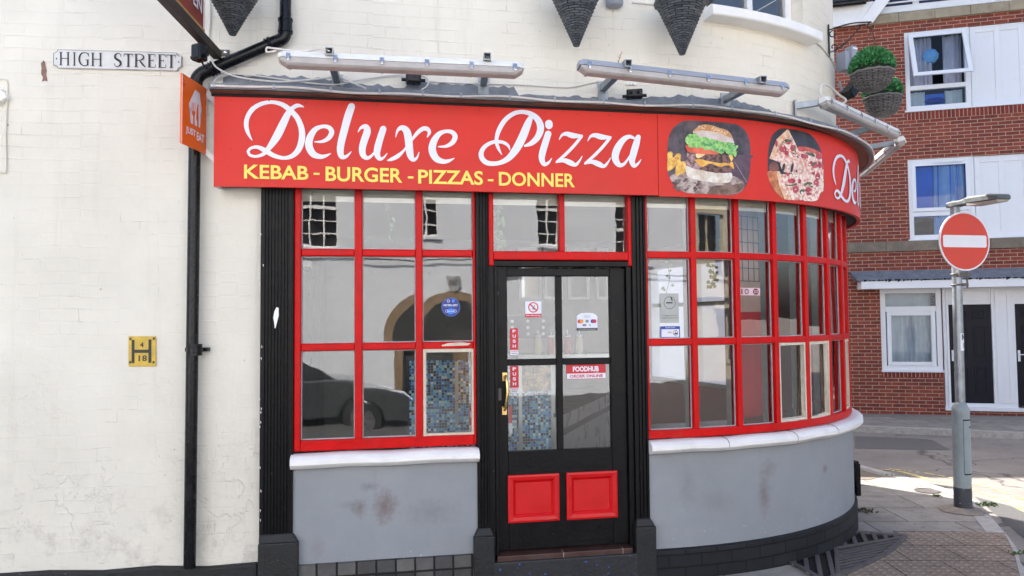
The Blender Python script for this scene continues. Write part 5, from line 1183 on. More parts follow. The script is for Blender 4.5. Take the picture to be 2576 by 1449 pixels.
# dried plant stalk
mb = MB(); s0 = wp(1553, 165, .2); 
mb.tube([wp(1552, 168, .2), wp(1557, 150, .2), wp(1562, 136, .2)], .002, 6)
rnd = random.Random(9)
for k in range(14):
    c_ = wp(1552, 168, .2).lerp(wp(1562, 134, .2), k/13); d = Vector((rnd.uniform(-1, 1), rnd.uniform(-1, 1), rnd.uniform(.2, 1)))*.012; mb.face([c_, c_+d, c_+d*1.5+Vector((.002, 0, .003)), c_+d*.6+Vector((.003, 0, .0))])
o = mk('dried_stalk', mb, M('dry_grass', lin(150, 110, 70), .8)); o['label'] = 'dry brown plant stalk sticking up behind the grey batten'; o['category'] = 'weed'

# ------------------------------------------------------------------ hanging wicker cones
def cone(label, px, py, o, rad, h, petals=False):
    c = pw(px, py, o); t = thing('wicker_cone', label, 'hanging planter', c, 'dark wicker cone planters')
    mb = MB(); N = 60; K = 56
    prof = [(max(.012, .016+(rad-.016)*(i/N)**1.03), h*i/N) for i in range(N+1)]
    def wob(i, k):
        a = math.sin(2*math.pi*k/K*14+(math.pi if (i//2) % 2 else 0)); return .0035*a*(1 if i % 2 else .3)+.0022*math.sin(i*math.pi)+(.002 if i % 2 else -.002)
    mb.lathe(c, prof, K, wob=wob); mk('basket', mb, WICK, t)
    mb = MB(); mb.tube([c+Vector((rad*1.02*math.cos(2*math.pi*k/40), rad*1.02*math.sin(2*math.pi*k/40), h+.004*math.sin(k*2.5))) for k in range(41)], .011, 8); mk('rim', mb, WICK, t)
    mb = MB(); rnd = random.Random(int(px))
    for k in range(160):
        a = rnd.uniform(0, 6.28); q = rad*math.sqrt(rnd.random()); p = c+Vector((q*math.cos(a), q*math.sin(a), h+rnd.uniform(0, .08))); d = Vector((rnd.uniform(-1, 1), rnd.uniform(-1, 1), rnd.uniform(.1, 1))).normalized()*.04; e = d.cross(Vector((0, 0, 1))).normalized()*.012
        mb.face([p, p+d*.5+e, p+d, p+d*.5-e])
    mk('plant', mb, LEAFG, t)
    if petals:
        mb = MB()
        for k in range(26):
            p = c+Vector((-rad*rnd.uniform(.5, 1.0), -rad*rnd.uniform(.2, .9), h+rnd.uniform(.0, .05))); d = Vector((rnd.uniform(-1, 1), rnd.uniform(-1, 1), rnd.uniform(-.6, .6)))*.016; e = Vector((rnd.uniform(-1, 1), rnd.uniform(-1, 1), rnd.uniform(-1, 1)))*.01
            mb.face([p-e, p+d, p+e, p-d])
        mk('flower', mb, M('purple_petals', lin(78, 64, 140), .6), t)
LEAFG = M('dark_green_leaves', (.03, .085, .025), .5, var=.45, vs=40)
BOXL = M('bright_box_leaves', (.06, .25, .085), .45, var=.55, vs=45)
cone('dark wicker cone planter beside the drainpipe, leftmost of the three', 585, 89, .22, .17, .29)
cone('dark wicker cone planter in the middle, above the gap between battens', 1450, 117, .22, .18, .38)
cone('dark wicker cone planter with purple flowers left of the upper window', 1716, 138, .22, .17, .36, True)

# ------------------------------------------------------------------ scroll bracket and topiary baskets
WIRON = M('black_wrought_iron', (.02, .02, .022), .5, metal=.3)
def spiral(c, ax, ay, r, turns, a0, n=20): return [c+ax*(r*(1-.72*i/n)*math.cos(a0+turns*2*math.pi*i/n))+ay*(r*(1-.72*i/n)*math.sin(a0+turns*2*math.pi*i/n)) for i in range(n+1)]
lbk = lofs(2091, OW+.01); bt = W(lbk, OW+.012, 0); zt_ = zat(bt, 62); zb_ = zat(bt, 142)
wb = thing('scroll_bracket', 'black wrought iron scroll bracket on the curved wall above the topiary balls', 'bracket', W(lbk, OW, zb_))
x, y, hd = path(lbk); ob = Vector((math.sin(hd), -math.cos(hd), 0)); obx = (ob*.55+Vector((1, 0, 0))*.45).normalized()
def tip(px, py, p0, d):               # point along direction d from p0 seen at a picture column
    lo, hi = 0, 2.
    for _ in range(40):
        m = (lo+hi)/2; q = p0+d*m-CAMP; xx = 1288+FPX*q.dot(rt)/q.dot(fw)
        if xx < px: lo = m
        else: hi = m
    p = p0+d*lo; p.z = zat(p, py); return p
b1 = Vector((bt.x, bt.y, zt_)); b0 = Vector((bt.x, bt.y, zb_)); tp_ = tip(2192, 55, b1, obx); ktop = tip(2103, 77, b1, obx)
arm_a = Vector((bt.x, bt.y, zat(bt, 76))); diag_b = Vector((bt.x, bt.y, zat(bt, 126)))
dirx = (Vector((tp_.x, tp_.y, 0))-Vector((bt.x, bt.y, 0))).normalized(); upv = Vector((0, 0, 1))
mb = MB(); mb.tube([b1, b0], .008, 8)
mb.tube([arm_a, arm_a.lerp(tp_, .5)+upv*.02, tp_], .006, 8, smooth=5); mb.tube(spiral(tp_-upv*.035, dirx, upv, .036, .9, math.pi/2)[::1], .005, 6)
mb.tube([diag_b-upv*.02, diag_b+dirx*.06, diag_b.lerp(tp_, .5)-upv*.02, tp_-dirx*.08-upv*.02], lambda t: .005+.004*math.exp(-((t-.5)/.05)**2)+.004*math.exp(-((t-.32)/.05)**2), 8, smooth=8)
mb.tube(spiral(arm_a+dirx*.035-upv*.04, dirx, upv, .034, .9, math.pi/2), .005, 6); mb.tube(spiral(diag_b+dirx*.035+upv*.02, dirx, upv, .034, .9, -math.pi/2), .005, 6)
mk('scroll', mb, WIRON, wb, smooth=True)
def topiary(label, cx, rim_y, bot_y, halfw, y, chain_top=None, seed=1):
    c = at_depth(cx, rim_y, y); rad = halfw/FPX*y*.98; h = (bot_y-rim_y)/FPX*y*1.02
    t = thing('topiary_basket', label, 'hanging basket', c-Vector((0, 0, h)), 'topiary balls in wicker baskets')
    N = 26; K = 60; prof = [(max(.02, rad*math.sin(min(1, (i/N)*.98+.02)*math.pi/2)**.75), -h+h*(1-math.cos(i/N*math.pi/2))**.9) for i in range(N+1)]
    mb = MB(); mb.lathe(c, prof, K, wob=lambda i, k: .005*math.sin(2*math.pi*k/K*15+(math.pi if (i//2) % 2 else 0))*(1 if i % 2 else .3)+(.0025 if i % 2 else -.0025))
    mk('basket', mb, WICKB, t)
    mb = MB(); mb.tube([c+Vector((rad*1.01*math.cos(2*math.pi*k/40), rad*1.01*math.sin(2*math.pi*k/40), .004*math.sin(k*2))) for k in range(41)], .011, 8); mk('rim', mb, WICKB, t)
    rnd = random.Random(seed); mb = MB(); br = rad*1.03
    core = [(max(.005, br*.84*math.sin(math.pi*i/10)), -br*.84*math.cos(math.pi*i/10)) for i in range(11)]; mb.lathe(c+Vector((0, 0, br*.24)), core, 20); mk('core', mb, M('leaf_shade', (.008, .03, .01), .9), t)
    mb = MB()
    for k in range(3000):
        z = rnd.uniform(-.04, 1); a = rnd.uniform(0, 6.283); q = math.sqrt(1-z*z); nrm = Vector((q*math.cos(a), q*math.sin(a), z)); p = c+Vector((0, 0, br*.24))+nrm*br*rnd.uniform(.84, .99)
        d = (nrm*.9+Vector((rnd.uniform(-1, 1), rnd.uniform(-1, 1), rnd.uniform(-.6, 1)))*.8).normalized()*rnd.uniform(.022, .036); e = d.cross(Vector((rnd.uniform(-1, 1), rnd.uniform(-1, 1), rnd.uniform(-1, 1)))).normalized()*rnd.uniform(.005, .009)
        mb.face([p, p+d*.45+e, p+d, p+d*.45-e])
    mk('foliage', mb, BOXL, t, recalc=False)
    mb = MB(); top = chain_top or c+Vector((0, 0, br*2.1))
    for a in (.4, 2.5, 4.6): mb.tube([c+Vector((rad*math.cos(a), rad*math.sin(a), 0)), c+Vector((rad*.96*math.cos(a), rad*.96*math.sin(a), .05)), top], .003, 5)
    mk('chain', mb, M('rusty_chain', (.1, .04, .025), .7), t)
ty = tp_.y+.05
topiary('bright green topiary ball in a wicker basket, the nearer upper one under the scroll bracket', 2194, 186, 231, 51, ty, tp_-upv*.07, 3)
topiary('green topiary ball in a wicker basket, the lower one half hidden behind the other', 2220, 248, 296, 45, ty+1.15, None, 5)
# grey unit and black floodlight on the corner
lg = lofs(2111, OW); 
t = thing('alarm_unit', 'tall grey plastic unit on the corner of the curved wall', 'alarm box', W(lg+.1, OW, 3.8)); c_ = at_depth(2142, 153, 6.5); mb = MB(); M_ = Matrix.Rotation(R(28), 3, 'Z'); mb.box(c_, (.075, .08, .25), M_); mk('case', mb, GREYPL, t, bevel=.012)
mb = MB(); mb.box(c_+Vector((-.075, .0, -.01)), (.06, .1, .17), M_); mk('back_box', mb, GREYPL, t, bevel=.006)
mb = MB()
for k in range(2): mb.box(c_+M_ @ Vector((.0, -.041, .1-.205*k)), (.055, .004, .012), M_)
mk('vent_slot', mb, WHITEP, t)
t = thing('floodlight', 'black floodlight under the topiary basket tilted out from the corner', 'floodlight', at_depth(2140, 240, 6.5)); c_ = at_depth(2150, 216, 6.35); mb = MB(); M_ = Matrix.Rotation(R(20), 3, 'Z') @ Matrix.Rotation(R(-48), 3, 'Y'); mb.box(c_, (.27, .12, .08), M_); mk('case', mb, PLASTIC, t, bevel=.006)
mb = MB(); mb.tube([at_depth(2112, 205, 6.5), at_depth(2116, 222, 6.5), at_depth(2130, 238, 6.47), at_depth(2140, 236, 6.45)], .012, 8, smooth=4); mk('bracket', mb, GALV, t, smooth=True)
cable('white cable looping over the end of the corner batten', [at_depth(*p, q) for *p, q in ((2076, 252, 5.58), (2066, 238, 5.6), (2064, 220, 5.62), (2074, 212, 5.65), (2090, 220, 5.75), (2110, 238, 5.9), (2128, 252, 6.0), (2118, 262, 5.9))], .009)
mb = MB(); pp_ = W(2.95, .0, 0); c_ = at_depth(2151, 1205, 7.1); mb.box(c_, (.05, .1, .3), Matrix.Rotation(R(15), 3, 'Z')); mb.box(c_+Vector((-.012, 0, .16)), (.05, .1, .03), Matrix.Rotation(R(15), 3, 'Z')); o = mk('ash_bin', mb, PLASTIC, bevel=.006); o['label'] = 'narrow black box fixed low on the curved grey wall'; o['category'] = 'box'
# ------------------------------------------------------------------ brick house across the side street
BRK = brick_mat('red_facing_brick', lin(150, 74, 56), lin(120, 58, 48), lin(176, 150, 134), stain=.3)
BRKS = brick_mat('soldier_course_brick', lin(140, 60, 46), lin(112, 50, 42), lin(176, 150, 138), .0735, .225, .0075, .6, .8, soldier=True)
STONE = M('pale_sandstone', lin(160, 148, 126), .8, var=.2, vs=5, bump=.4, bs=30, dirt=.5); STONE2 = M('weathered_stone_band', lin(128, 118, 104), .85, var=.3, vs=4, bump=.4, bs=30, dirt=.7)
house = thing('brick_house', 'red brick three storey house with white panelled windows across the side street', 'building', BW(0, 0, gz(15)))
B_UL = bh(2277, 180)[0]; B_US = bh(2442, 180)[0]; Z_U0 = bh(2281, 279)[1]; Z_U1 = bh(2274, 82)[1]
B_ML = bh(2286, 500)[0]; B_MS = bh(2452, 480)[0]; Z_M0 = bh(2288, 603)[1]; Z_M1 = bh(2284, 402)[1]
B_GL = bh(2216, 830)[0]; B_GR = bh(2371, 830)[0]; Z_G0 = bh(2218, 932)[1]; Z_G1 = bh(2215, 727)[1]; Z_D0 = bh(2450, 1027)[1]
B_END = 9.0; ZH = 9.6
Z_S2a, Z_S2b = bh(2200, 634)[1], bh(2200, 609)[1]; Z_S1a, Z_S1b = bh(2178, 66)[1], bh(2178, 43)[1]; B_S1 = bh(2177, 55)[0]
def bsheet(mb, bs, zs, o, holes=()):
    for i in range(len(bs)-1):
        for j in range(len(zs)-1):
            bm, zm = (bs[i]+bs[i+1])/2, (zs[j]+zs[j+1])/2
            if any(h[0] < bm < h[1] and h[2] < zm < h[3] for h in holes): continue
            a, c, z0, z1 = bs[i], bs[i+1], zs[j], zs[j+1]; mb.face([BW(a, o, z0), BW(c, o, z0), BW(c, o, z1), BW(a, o, z1)], [(a, z0), (c, z0), (c, z1), (a, z1)])
HO = [(B_UL, B_END-1, Z_U0, Z_U1), (B_ML, B_END-1, Z_M0, Z_M1), (B_GL, B_GR, Z_G0, Z_G1), (B_GR, B_END-1, Z_D0, Z_G1)]
mb = MB(); bsheet(mb, sorted([-4.2, B_UL, B_ML, B_GL, B_GR, B_END-1, B_END]), sorted([-.8, Z_D0, Z_G0, Z_G1, Z_S2a, Z_M0, Z_M1, Z_U0, Z_U1, Z_S1a, ZH]), 0, HO)
for h in HO:            # brick reveals
    for b_ in (h[0], h[1]): mb.face([BW(b_, 0, h[2]), BW(b_, -.12, h[2]), BW(b_, -.12, h[3]), BW(b_, 0, h[3])], [(0, h[2]), (.12, h[2]), (.12, h[3]), (0, h[3])])
    for z in (h[2], h[3]): mb.face([BW(h[0], 0, z), BW(h[1], 0, z), BW(h[1], -.12, z), BW(h[0], -.12, z)], [(h[0], 0), (h[1], 0), (h[1], .12), (h[0], .12)])
mk('wall', mb, BRK, house)
mb = MB()
for a, c in (((B_END, 0), (B_END, -9)), ((B_END, -9), (-4.2, -9)), ((-4.2, -9), (-4.2, 0))): mb.face([BW(a[0], a[1], -.8), BW(c[0], c[1], -.8), BW(c[0], c[1], ZH), BW(a[0], a[1], ZH)], [(a[0]+a[1], 0), (c[0]+c[1], 0), (c[0]+c[1], 9), (a[0]+a[1], 9)])
mk('wall', mb, BRK, house)
SLATE = M('dark_roof_slates', (.04, .04, .042), .6, var=.4, vs=20, bump=.6, bs=20)
mb = MB(); mb.face([BW(-4.4, .4, ZH-.1), BW(B_END+.2, .4, ZH-.1), BW(B_END+.2, -4.5, ZH+2.2), BW(-4.4, -4.5, ZH+2.2)]); mb.face([BW(-4.4, -9.4, ZH-.1), BW(B_END+.2, -9.4, ZH-.1), BW(B_END+.2, -4.5, ZH+2.2), BW(-4.4, -4.5, ZH+2.2)]); mk('roof', mb, SLATE, house)
mb = MB()
for z0, b0_, b1_ in ((Z_U0, B_UL-.02, B_END-1), (Z_G0, B_GL, B_GR)):
    h_ = .2 if z0 > 2 else .13
    mb.face([BW(b0_, .004, z0-h_), BW(b1_, .004, z0-h_), BW(b1_, .004, z0-.002), BW(b0_, .004, z0-.002)], [(b0_, 0.01), (b1_, .01), (b1_, .215), (b0_, .215)])
mks('soldier_course', mb, BRKS, house)
def blocks(name, b0_, b1_, z0, z1, mat, o=.04, w=.9):
    mb = MB(); b_ = b0_; r_ = random.Random(3)
    while b_ < b1_:
        c = min(b1_, b_+w*r_.uniform(.9, 1.15)); mb.wbox(b_, c-.006, -.02, o, z0, z1, fn=BW, n=1); b_ = c
    mk(name, mb, mat, house, bevel=.005)
blocks('stone_band', -4.2, B_END, Z_S2a, Z_S2b, STONE2, .05); blocks('stone_band', B_S1, B_END, Z_S1a, Z_S1b, STONE, .07, .65)
GLASSB = glass_mat('house_glass', .0, .75, (.85, .92, .99), .006)
BLUEC = M('blue_blind', lin(36, 96, 205), .6, var=.15, vs=3); NET = M('net_curtain', lin(196, 204, 206), .8, var=.1, vs=5); GREYC = M('grey_curtain', lin(176, 176, 188), .8, var=.15, vs=4)
ROOMD = M('dim_house_room', (.05, .055, .07), .9)
def curtain(mb, b0_, b1_, z0, z1, o, amp=.025, per=.09, flare=0.0):
    n = max(8, int((b1_-b0_)/.015)); rows_ = 6
    for i in range(n):
        for j in range(rows_):
            def q(ii, jj):
                t = ii/n; v = jj/rows_; w = flare*(1-v)*(t-.5)
                return BW(b0_+(b1_-b0_)*(t+w), o+amp*math.sin((b1_-b0_)*t*6.283/per+1.2*math.sin(t*9)), z0+(z1-z0)*v)
            mb.face([q(i, j), q(i+1, j), q(i+1, j+1), q(i, j+1)])
def wframe(mb, b0_, b1_, z0, z1, w, o0=-.1, o1=-.03):
    mb.wbox(b0_, b0_+w, o0, o1, z0, z1, fn=BW, n=1); mb.wbox(b1_-w, b1_, o0, o1, z0, z1, fn=BW, n=1); mb.wbox(b0_+w, b1_-w, o0, o1, z0, z0+w, fn=BW, n=1); mb.wbox(b0_+w, b1_-w, o0, o1, z1-w, z1, fn=BW, n=1)
def bpane(par, b0_, b1_, z0, z1, o=-.07):
    mb = MB(); mb.face([BW(b0_, o, z0), BW(b1_, o, z0), BW(b1_, o, z1), BW(b0_, o, z1)]); mk('pane', mb, GLASSB, par, recalc=False)
def unit(bl, bs_, z0, z1, zt, upper):
    mb = MB(); wframe(mb, bl, bs_, z0, z1, .09, -.11, -.02); mb.wbox(bl+.09, bs_-.09, -.11, -.02, zt-.045, zt+.045, fn=BW, n=1)
    mb.wbox(bl-.03, B_END-1, -.1, .03, z0-.035, z0+.001, fn=BW, n=1)
    w = mk('window', mb, UPVC, house, bevel=.006)
    bpane(w, bl+.08, bs_-.08, z0+.08, zt); bpane(w, bl+.08, bs_-.08, zt, z1-.08) if not upper else None
    mb = MB(); b_ = bs_; P_ = MB()
    mb.wbox(bs_+.001, B_END-1, -.1, -.06, z0, z1, fn=BW, n=1)
    x = bs_+.02
    while x+.1 < B_END-1: mb.wbox(x, x+.1, -.059, -.035, z0+.005, z1-.005, fn=BW, n=1); mb.wbox(x+.1, x+.43, -.059, -.036, z0+.005, z0+.11, fn=BW, n=1); mb.wbox(x+.1, x+.43, -.059, -.036, z1-.13, z1-.005, fn=BW, n=1); x += .43
    mk('panel', mb, UPVC, w, bevel=.004)
    mb = MB(); mb.wbox(bl, bs_, -1.2, -1.19, z0, z1, fn=BW, n=1); mb.wbox(bl, bl+.02, -1.2, -.13, z0, z1, fn=BW, n=1); mb.wbox(bs_-.02, bs_, -1.2, -.13, z0, z1, fn=BW, n=1); mb.wbox(bl, bs_, -1.2, -.13, z1-.02, z1, fn=BW, n=1); mb.wbox(bl, bs_, -1.2, -.13, z0, z0+.02, fn=BW, n=1); mk('room', mb, ROOMD, w)
    return w
zt_u = bh(2360, 216)[1]; wu = unit(B_UL, B_US, Z_U0, Z_U1, zt_u, True)
# top-hung casement, pushed out at its foot
za_, zb2 = zt_u+.05, Z_U1-.06
def CW(b_, o, z):
    t = (zb2-z)/(zb2-za_); return BW(b_, o+.0+.34*t, z+.09*t)
mb = MB(); wframe(mb, B_UL+.07, B_US-.06, za_, zb2, .085, -.03, .03); 
_w = MB()
bl, br_ = B_UL+.07, B_US-.06
_w.wbox(bl, bl+.085, -.03, .03, za_, zb2, fn=CW, n=1); _w.wbox(br_-.085, br_, -.03, .03, za_, zb2, fn=CW, n=1); _w.wbox(bl+.085, br_-.085, -.03, .03, za_, za_+.085, fn=CW, n=1); _w.wbox(bl+.085, br_-.085, -.03, .03, zb2-.085, zb2, fn=CW, n=1)
mk('casement', _w, UPVC, wu, bevel=.006)
mb = MB(); mb.face([CW(bl+.08, 0, za_+.08), CW(br_-.08, 0, za_+.08), CW(br_-.08, 0, zb2-.08), CW(bl+.08, 0, zb2-.08)]); mk('pane', mb, GLASSB, wu, recalc=False)
mb = MB(); curtain(mb, B_UL+.1, B_UL+.55, Z_U0+.5, Z_U1-.1, -.17, .03, .1); curtain(mb, B_UL+.75, B_US-.1, Z_U0+.5, Z_U1-.1, -.18, .035, .13); mks('curtain', mb, GREYC, wu, recalc=False)
mb = MB(); mb.wbox(B_UL+.4, B_UL+.75, -.17, -.16, Z_U0+.05, zt_u-.12, fn=BW, n=1); mk('blind', mb, BLUEC, wu)
mb = MB(); curtain(mb, B_UL+.1, B_UL+.4, Z_U0+.08, zt_u-.05, -.2, .02, .1); curtain(mb, B_UL+.78, B_US-.1, Z_U0+.08, zt_u-.05, -.24, .02, .14); mks('curtain', mb, NET, wu, recalc=False)
mb = MB(); c_ = BW((bl+br_)/2-.08, -.2, (za_+zb2)/2+.1); mb.lathe(c_, [(.001, -.15), (.09, -.13), (.15, -.05), (.16, .03), (.1, .13), (.001, .15)], 14); mk('blue_ball', mb, M('pale_blue_paper_ball', lin(110, 170, 220), .7, var=.25, vs=25), wu, smooth=True)
mb = MB(); c_ = BW(B_US-.62, -.22, Z_U0+.2); mb.lathe(c_, [(.001, -.06), (.17, -.05), (.2, .0), (.16, .05), (.001, .06)], 14); mk('cushion', mb, M('navy_cushion', lin(50, 70, 140), .8), wu, smooth=True)
zt_m = bh(2380, 536)[1]; wm = unit(B_ML, B_MS, Z_M0, Z_M1, zt_m, False)
mb = MB(); wframe(mb, B_ML+.07, B_MS-.07, zt_m+.05, Z_M1-.07, .075, -.03, .0); mk('casement', mb, UPVC, wm, bevel=.005)
mb = MB(); mb.wbox(B_ML+.1, B_MS-.1, -.14, -.13, Z_M0+.45, Z_M1-.08, fn=BW, n=1); mk('blind', mb, BLUEC, wm)
mb = MB(); curtain(mb, B_ML+.5, B_MS-.12, Z_M0+.1, Z_M1-.1, -.105, .03, .16, .1); mks('curtain', mb, M('pale_blue_net', lin(130, 168, 220), .8, var=.12, vs=3), wm, recalc=False)
mb = MB()
for w_, z_ in ((B_UL, Z_U1), (B_ML, Z_M1)): mb.wbox(w_+.45, w_+1.0, -.02, .0, z_-.12, z_-.09, fn=BW, n=1)
mk('trickle_vent', mb, UPVC, wm)
# ground floor window, doors and canopy
mb = MB(); ztg = bh(2290, 778)[1]; wframe(mb, B_GL, B_GR, Z_G0, Z_G1, .1, -.11, -.02); mb.wbox(B_GL+.1, B_GR-.1, -.11, -.02, ztg-.05, ztg+.06, fn=BW, n=1); wframe(mb, B_GL+.12, B_GR-.12, Z_G0+.1, ztg-.05, .08, -.1, -.008); mb.wbox(B_GL-.01, B_GR+.005, -.1, .04, Z_G0-.03, Z_G0+.012, fn=BW, n=1)
wg = mk('window', mb, UPVC, house, bevel=.006); bpane(wg, B_GL+.1, B_GR-.1, Z_G0+.1, Z_G1-.1)
mb = MB(); mb.wbox(B_GL, B_GR, -1.0, -.99, Z_G0, Z_G1, fn=BW, n=1); mk('room', mb, M('pale_house_room', (.25, .27, .28), .9), wg)
mb = MB(); curtain(mb, B_GL+.12, B_GR-.12, Z_G0+.1, ztg-.08, -.17, .022, .12, .12); curtain(mb, B_GL+.12, B_GR-.12, ztg+.02, Z_G1-.1, -.3, .01, .3); mks('curtain', mb, NET, wg, recalc=False)
NAVY = M('dark_navy_door_paint', lin(19, 21, 34), .4, var=.1, spec=.2)
def bpx(px, py): return bh(px, py, -.06)
DL0, DL1 = bpx(2389, 900)[0], bpx(2497, 900)[0]; ZD1 = bpx(2440, 766)[1]; ZD0 = bpx(2440, 1014)[1]; PD = bpx(2556, 900)[0]-DL0
mb = MB(); fl = [B_GR+.001, DL0-.02]
mb.wbox(B_GR+.02, DL0, -.1, -.03, Z_D0, Z_G1, fn=BW, n=1); mb.wbox(B_GR+.08, B_GR+.12, -.03, -.01, Z_D0, Z_G1, fn=BW, n=1); mb.wbox(DL0-.05, DL0-.012, -.03, -.012, Z_D0, Z_G1, fn=BW, n=1)
mb.wbox(DL0, DL1, -.1, -.045, ZD1, Z_G1, fn=BW, n=1); wframe(mb, DL0+.02, DL1-.02, ZD1+.06, Z_G1-.06, .03, -.044, -.035)
mb.wbox(DL1, DL0+PD, -.1, -.03, Z_D0, Z_G1, fn=BW, n=1); wframe(mb, DL1+.06, DL0+PD-.06, ZD0+.02, Z_G1-.06, .08, -.029, -.012); mb.wbox(DL1+.14, DL0+PD-.14, -.03, -.011, ZD0+.02, ZD0+.1, fn=BW, n=1)
mb.wbox(DL0+PD, B_END-1, -.1, -.045, ZD1, Z_G1, fn=BW, n=1); mb.wbox(B_GR, B_END-1, -.1, .05, Z_D0-.05, Z_D0+.02, fn=BW, n=1); mb.wbox(DL0, DL1, -.1, -.03, Z_D0+.02, ZD0, fn=BW, n=1)
mk('door_frame', mb, UPVC, house, bevel=.005)
def hdoor(d0_, d1_):
    mb = MB(); mb.wbox(d0_, d1_, -.09, -.06, ZD0, ZD1, fn=BW, n=1); w = d1_-d0_; H = ZD1-ZD0
    for u in (.14, .57):
        for v0, v1 in ((.09, .36), (.47, .78), (.855, .945)):
            a, c, z0, z1 = d0_+w*u, d0_+w*(u+.29), ZD0+H*v0, ZD0+H*v1
            wframe(mb, a, c, z0, z1, .022, -.0595, -.05); mb.wbox(a+.05, c-.05, -.0595, -.052, z0+.05, z1-.05 if z1-z0 > .2 else z1-.045, fn=BW, n=1)
    d = mk('house_door', mb, NAVY, house, bevel=.006)
    mb = MB(); z = ZD0+H*.48; mb.wbox(d0_+.03, d0_+.075, -.0595, -.05, z-.11, z+.11, fn=BW, n=1); mb.wbox(d0_+.04, d0_+.17, -.03, -.015, z+.015, z+.035, fn=BW, n=1); mb.wbox(d0_+.042, d0_+.062, -.05, -.02, z+.012, z+.038, fn=BW, n=1); mk('handle', mb, UPVC, d, bevel=.004)
hdoor(DL0+.006, DL1-.006); hdoor(DL0+PD, DL0+PD+(DL1-DL0))
CB0 = bh(2165, 715, .35)[0]; ZC0, ZC1 = bh(2200, 727, .4)[1], bh(2200, 707, .4)[1]; ZC2 = bh(2200, 682, .05)[1]
mb = MB(); mb.wbox(CB0, B_END, .0, .42, ZC0, ZC1, fn=BW, n=1); can = mk('canopy', mb, UPVC, house, bevel=.006)
mb = MB()
mb.hexa([BW(CB0-.06, .0, ZC1+.004), BW(CB0-.06, .44, ZC1+.004), BW(B_END, .44, ZC1+.004), BW(B_END, .0, ZC1+.004), BW(CB0-.16, .0, ZC2), BW(CB0-.14, .06, ZC2), BW(B_END, .06, ZC2), BW(B_END, 0, ZC2)]); mk('canopy_lead', mb, LEAD, can, bevel=.004)
MOSS = M('black_moss', (.012, .012, .01), .95, var=.5, vs=40); mb = MB(); rnd = random.Random(17); b_ = CB0+.05
while b_ < B_END-1:
    w = rnd.uniform(.02, .07); hgt = rnd.uniform(.01, .035); o_ = .425+rnd.uniform(0, .012)
    mb.hexa([BW(b_, .38, ZC1-.004-(hgt*.8 if rnd.random() < .3 else 0)), BW(b_, o_, ZC1-.004-(hgt*.8 if rnd.random() < .3 else 0)), BW(b_+w, o_, ZC1-.002), BW(b_+w, .38, ZC1-.002), BW(b_, .38, ZC1+hgt), BW(b_, o_+.016, ZC1+hgt), BW(b_+w, o_+.016, ZC1+hgt*.7), BW(b_+w, .38, ZC1+hgt*.7)]); b_ += w*rnd.uniform(.9, 2.4)
mk('moss', mb, MOSS, can)
# top storey: white frames, dark glass and a balcony rail; gable to the left
mb = MB(); bt0 = B_S1+.15; zt0, zt1 = Z_S1b+.02, Z_S1b+1.5
mb.wbox(bt0, B_END, -.08, .03, zt0, zt0+.14, fn=BW, n=1)
for b_ in (bt0+.75, bt0+2.9, bt0+3.3, bt0+5.5): mb.wbox(b_, b_+.12, -.08, .02, zt0+.14, zt1, fn=BW, n=1)
top = mk('top_window', mb, UPVC, house, bevel=.005)
mb = MB(); mb.face([BW(bt0, .008, zt0+.1), BW(B_END, .008, zt0+.1), BW(B_END, .008, zt1), BW(bt0, .008, zt1)]); mk('pane', mb, M('dark_violet_glazing', (.04, .035, .09), .1, var=.3, vs=2), top)
mb = MB(); 
for z in (zt0+.2, zt0+.33, zt0+.46): mb.tube([BW(bt0-.1, .1, z-.02), BW(B_END, .12, z)], .018, 8)
for b_ in (bt0+2.3, bt0+4.6): mb.tube([BW(b_, .11, zt0), BW(b_, .11, zt0+.7)], .016, 8)
mk('balcony_rail', mb, UPVC, top)
gz1 = bh(2122, 62, .3)[1]; gl = bh(2122, 60, .3)[0]; gr_ = bh(2176, 58, .3)[0]; gt = bh(2218, 0, .3)
sl = (gt[1]-gz1)/(gt[0]-gr_)
mb = MB(); mb.prism([(gr_-.12, gz1), (gr_+.16, gz1+.0), (gr_+3.16, gz1+3*sl), (gr_+2.8, gz1+3*sl)], BW, .2, .26); mb.prism([(gl-2.5, gz1), (gr_-.12, gz1), (gr_+.2, gz1+.34*sl), (gl-2.5, gz1+.34*sl)], BW, .18, .24); mk('bargeboard', mb, WHITEP, house, bevel=.004)
mb = MB(); rnd = random.Random(31)
mb.prism([(gl-2.5, gz1+.40), (gr_-.1, gz1+.42), (gr_+.3, gz1+.8), (gr_+2, gz1+3), (gl-2.5, gz1+3)], BW, .1, .3)
mk('gutter_roof', mb, SLATE, house)
mb = MB(); mb.tube([BW(gl-2.5, .36, gz1+.42), BW(gr_+.02, .36, gz1+.42)], .06, 12); mk('gutter', mb, PLASTIC, house)

# ------------------------------------------------------------------ no entry sign on its post
pb_ = gh(2423, 1282); yP = pb_.y
def PZ(px, py): return at_depth(px, py, yP)
post = thing('no_entry_sign', 'round red no entry sign with white bar and overhead lamp on a grey post', 'road sign', pb_)
def xz(px, py): return at_depth(px, py, yP)
base_r = 20/FPX*yP; rad_r = 11.2/FPX*yP
zs_b = xz(2423, 1020).z; ztop = xz(2413, 520).z; lean = (xz(2413, 690).x-xz(2423, 1150).x)/(xz(2413, 690).z-xz(2423, 1150).z)
def PP(z): return Vector((pb_.x+lean*(z-pb_.z)*.6, pb_.y, z))
mb = MB(); mb.tube([PP(zs_b-.05), PP(ztop+.02)], rad_r, 20); mk('post', mb, GALV, post, smooth=True)
zd = xz(2423, 1225).z
mb = MB(); mb.tube([PP(zd), PP(zs_b-.045)], base_r, 22); mb.lathe(PP(zs_b-.045), [(base_r, 0), (base_r*.97, .02), (base_r*.8, .045), (rad_r*1.15, .07), (rad_r, .075)], 22)
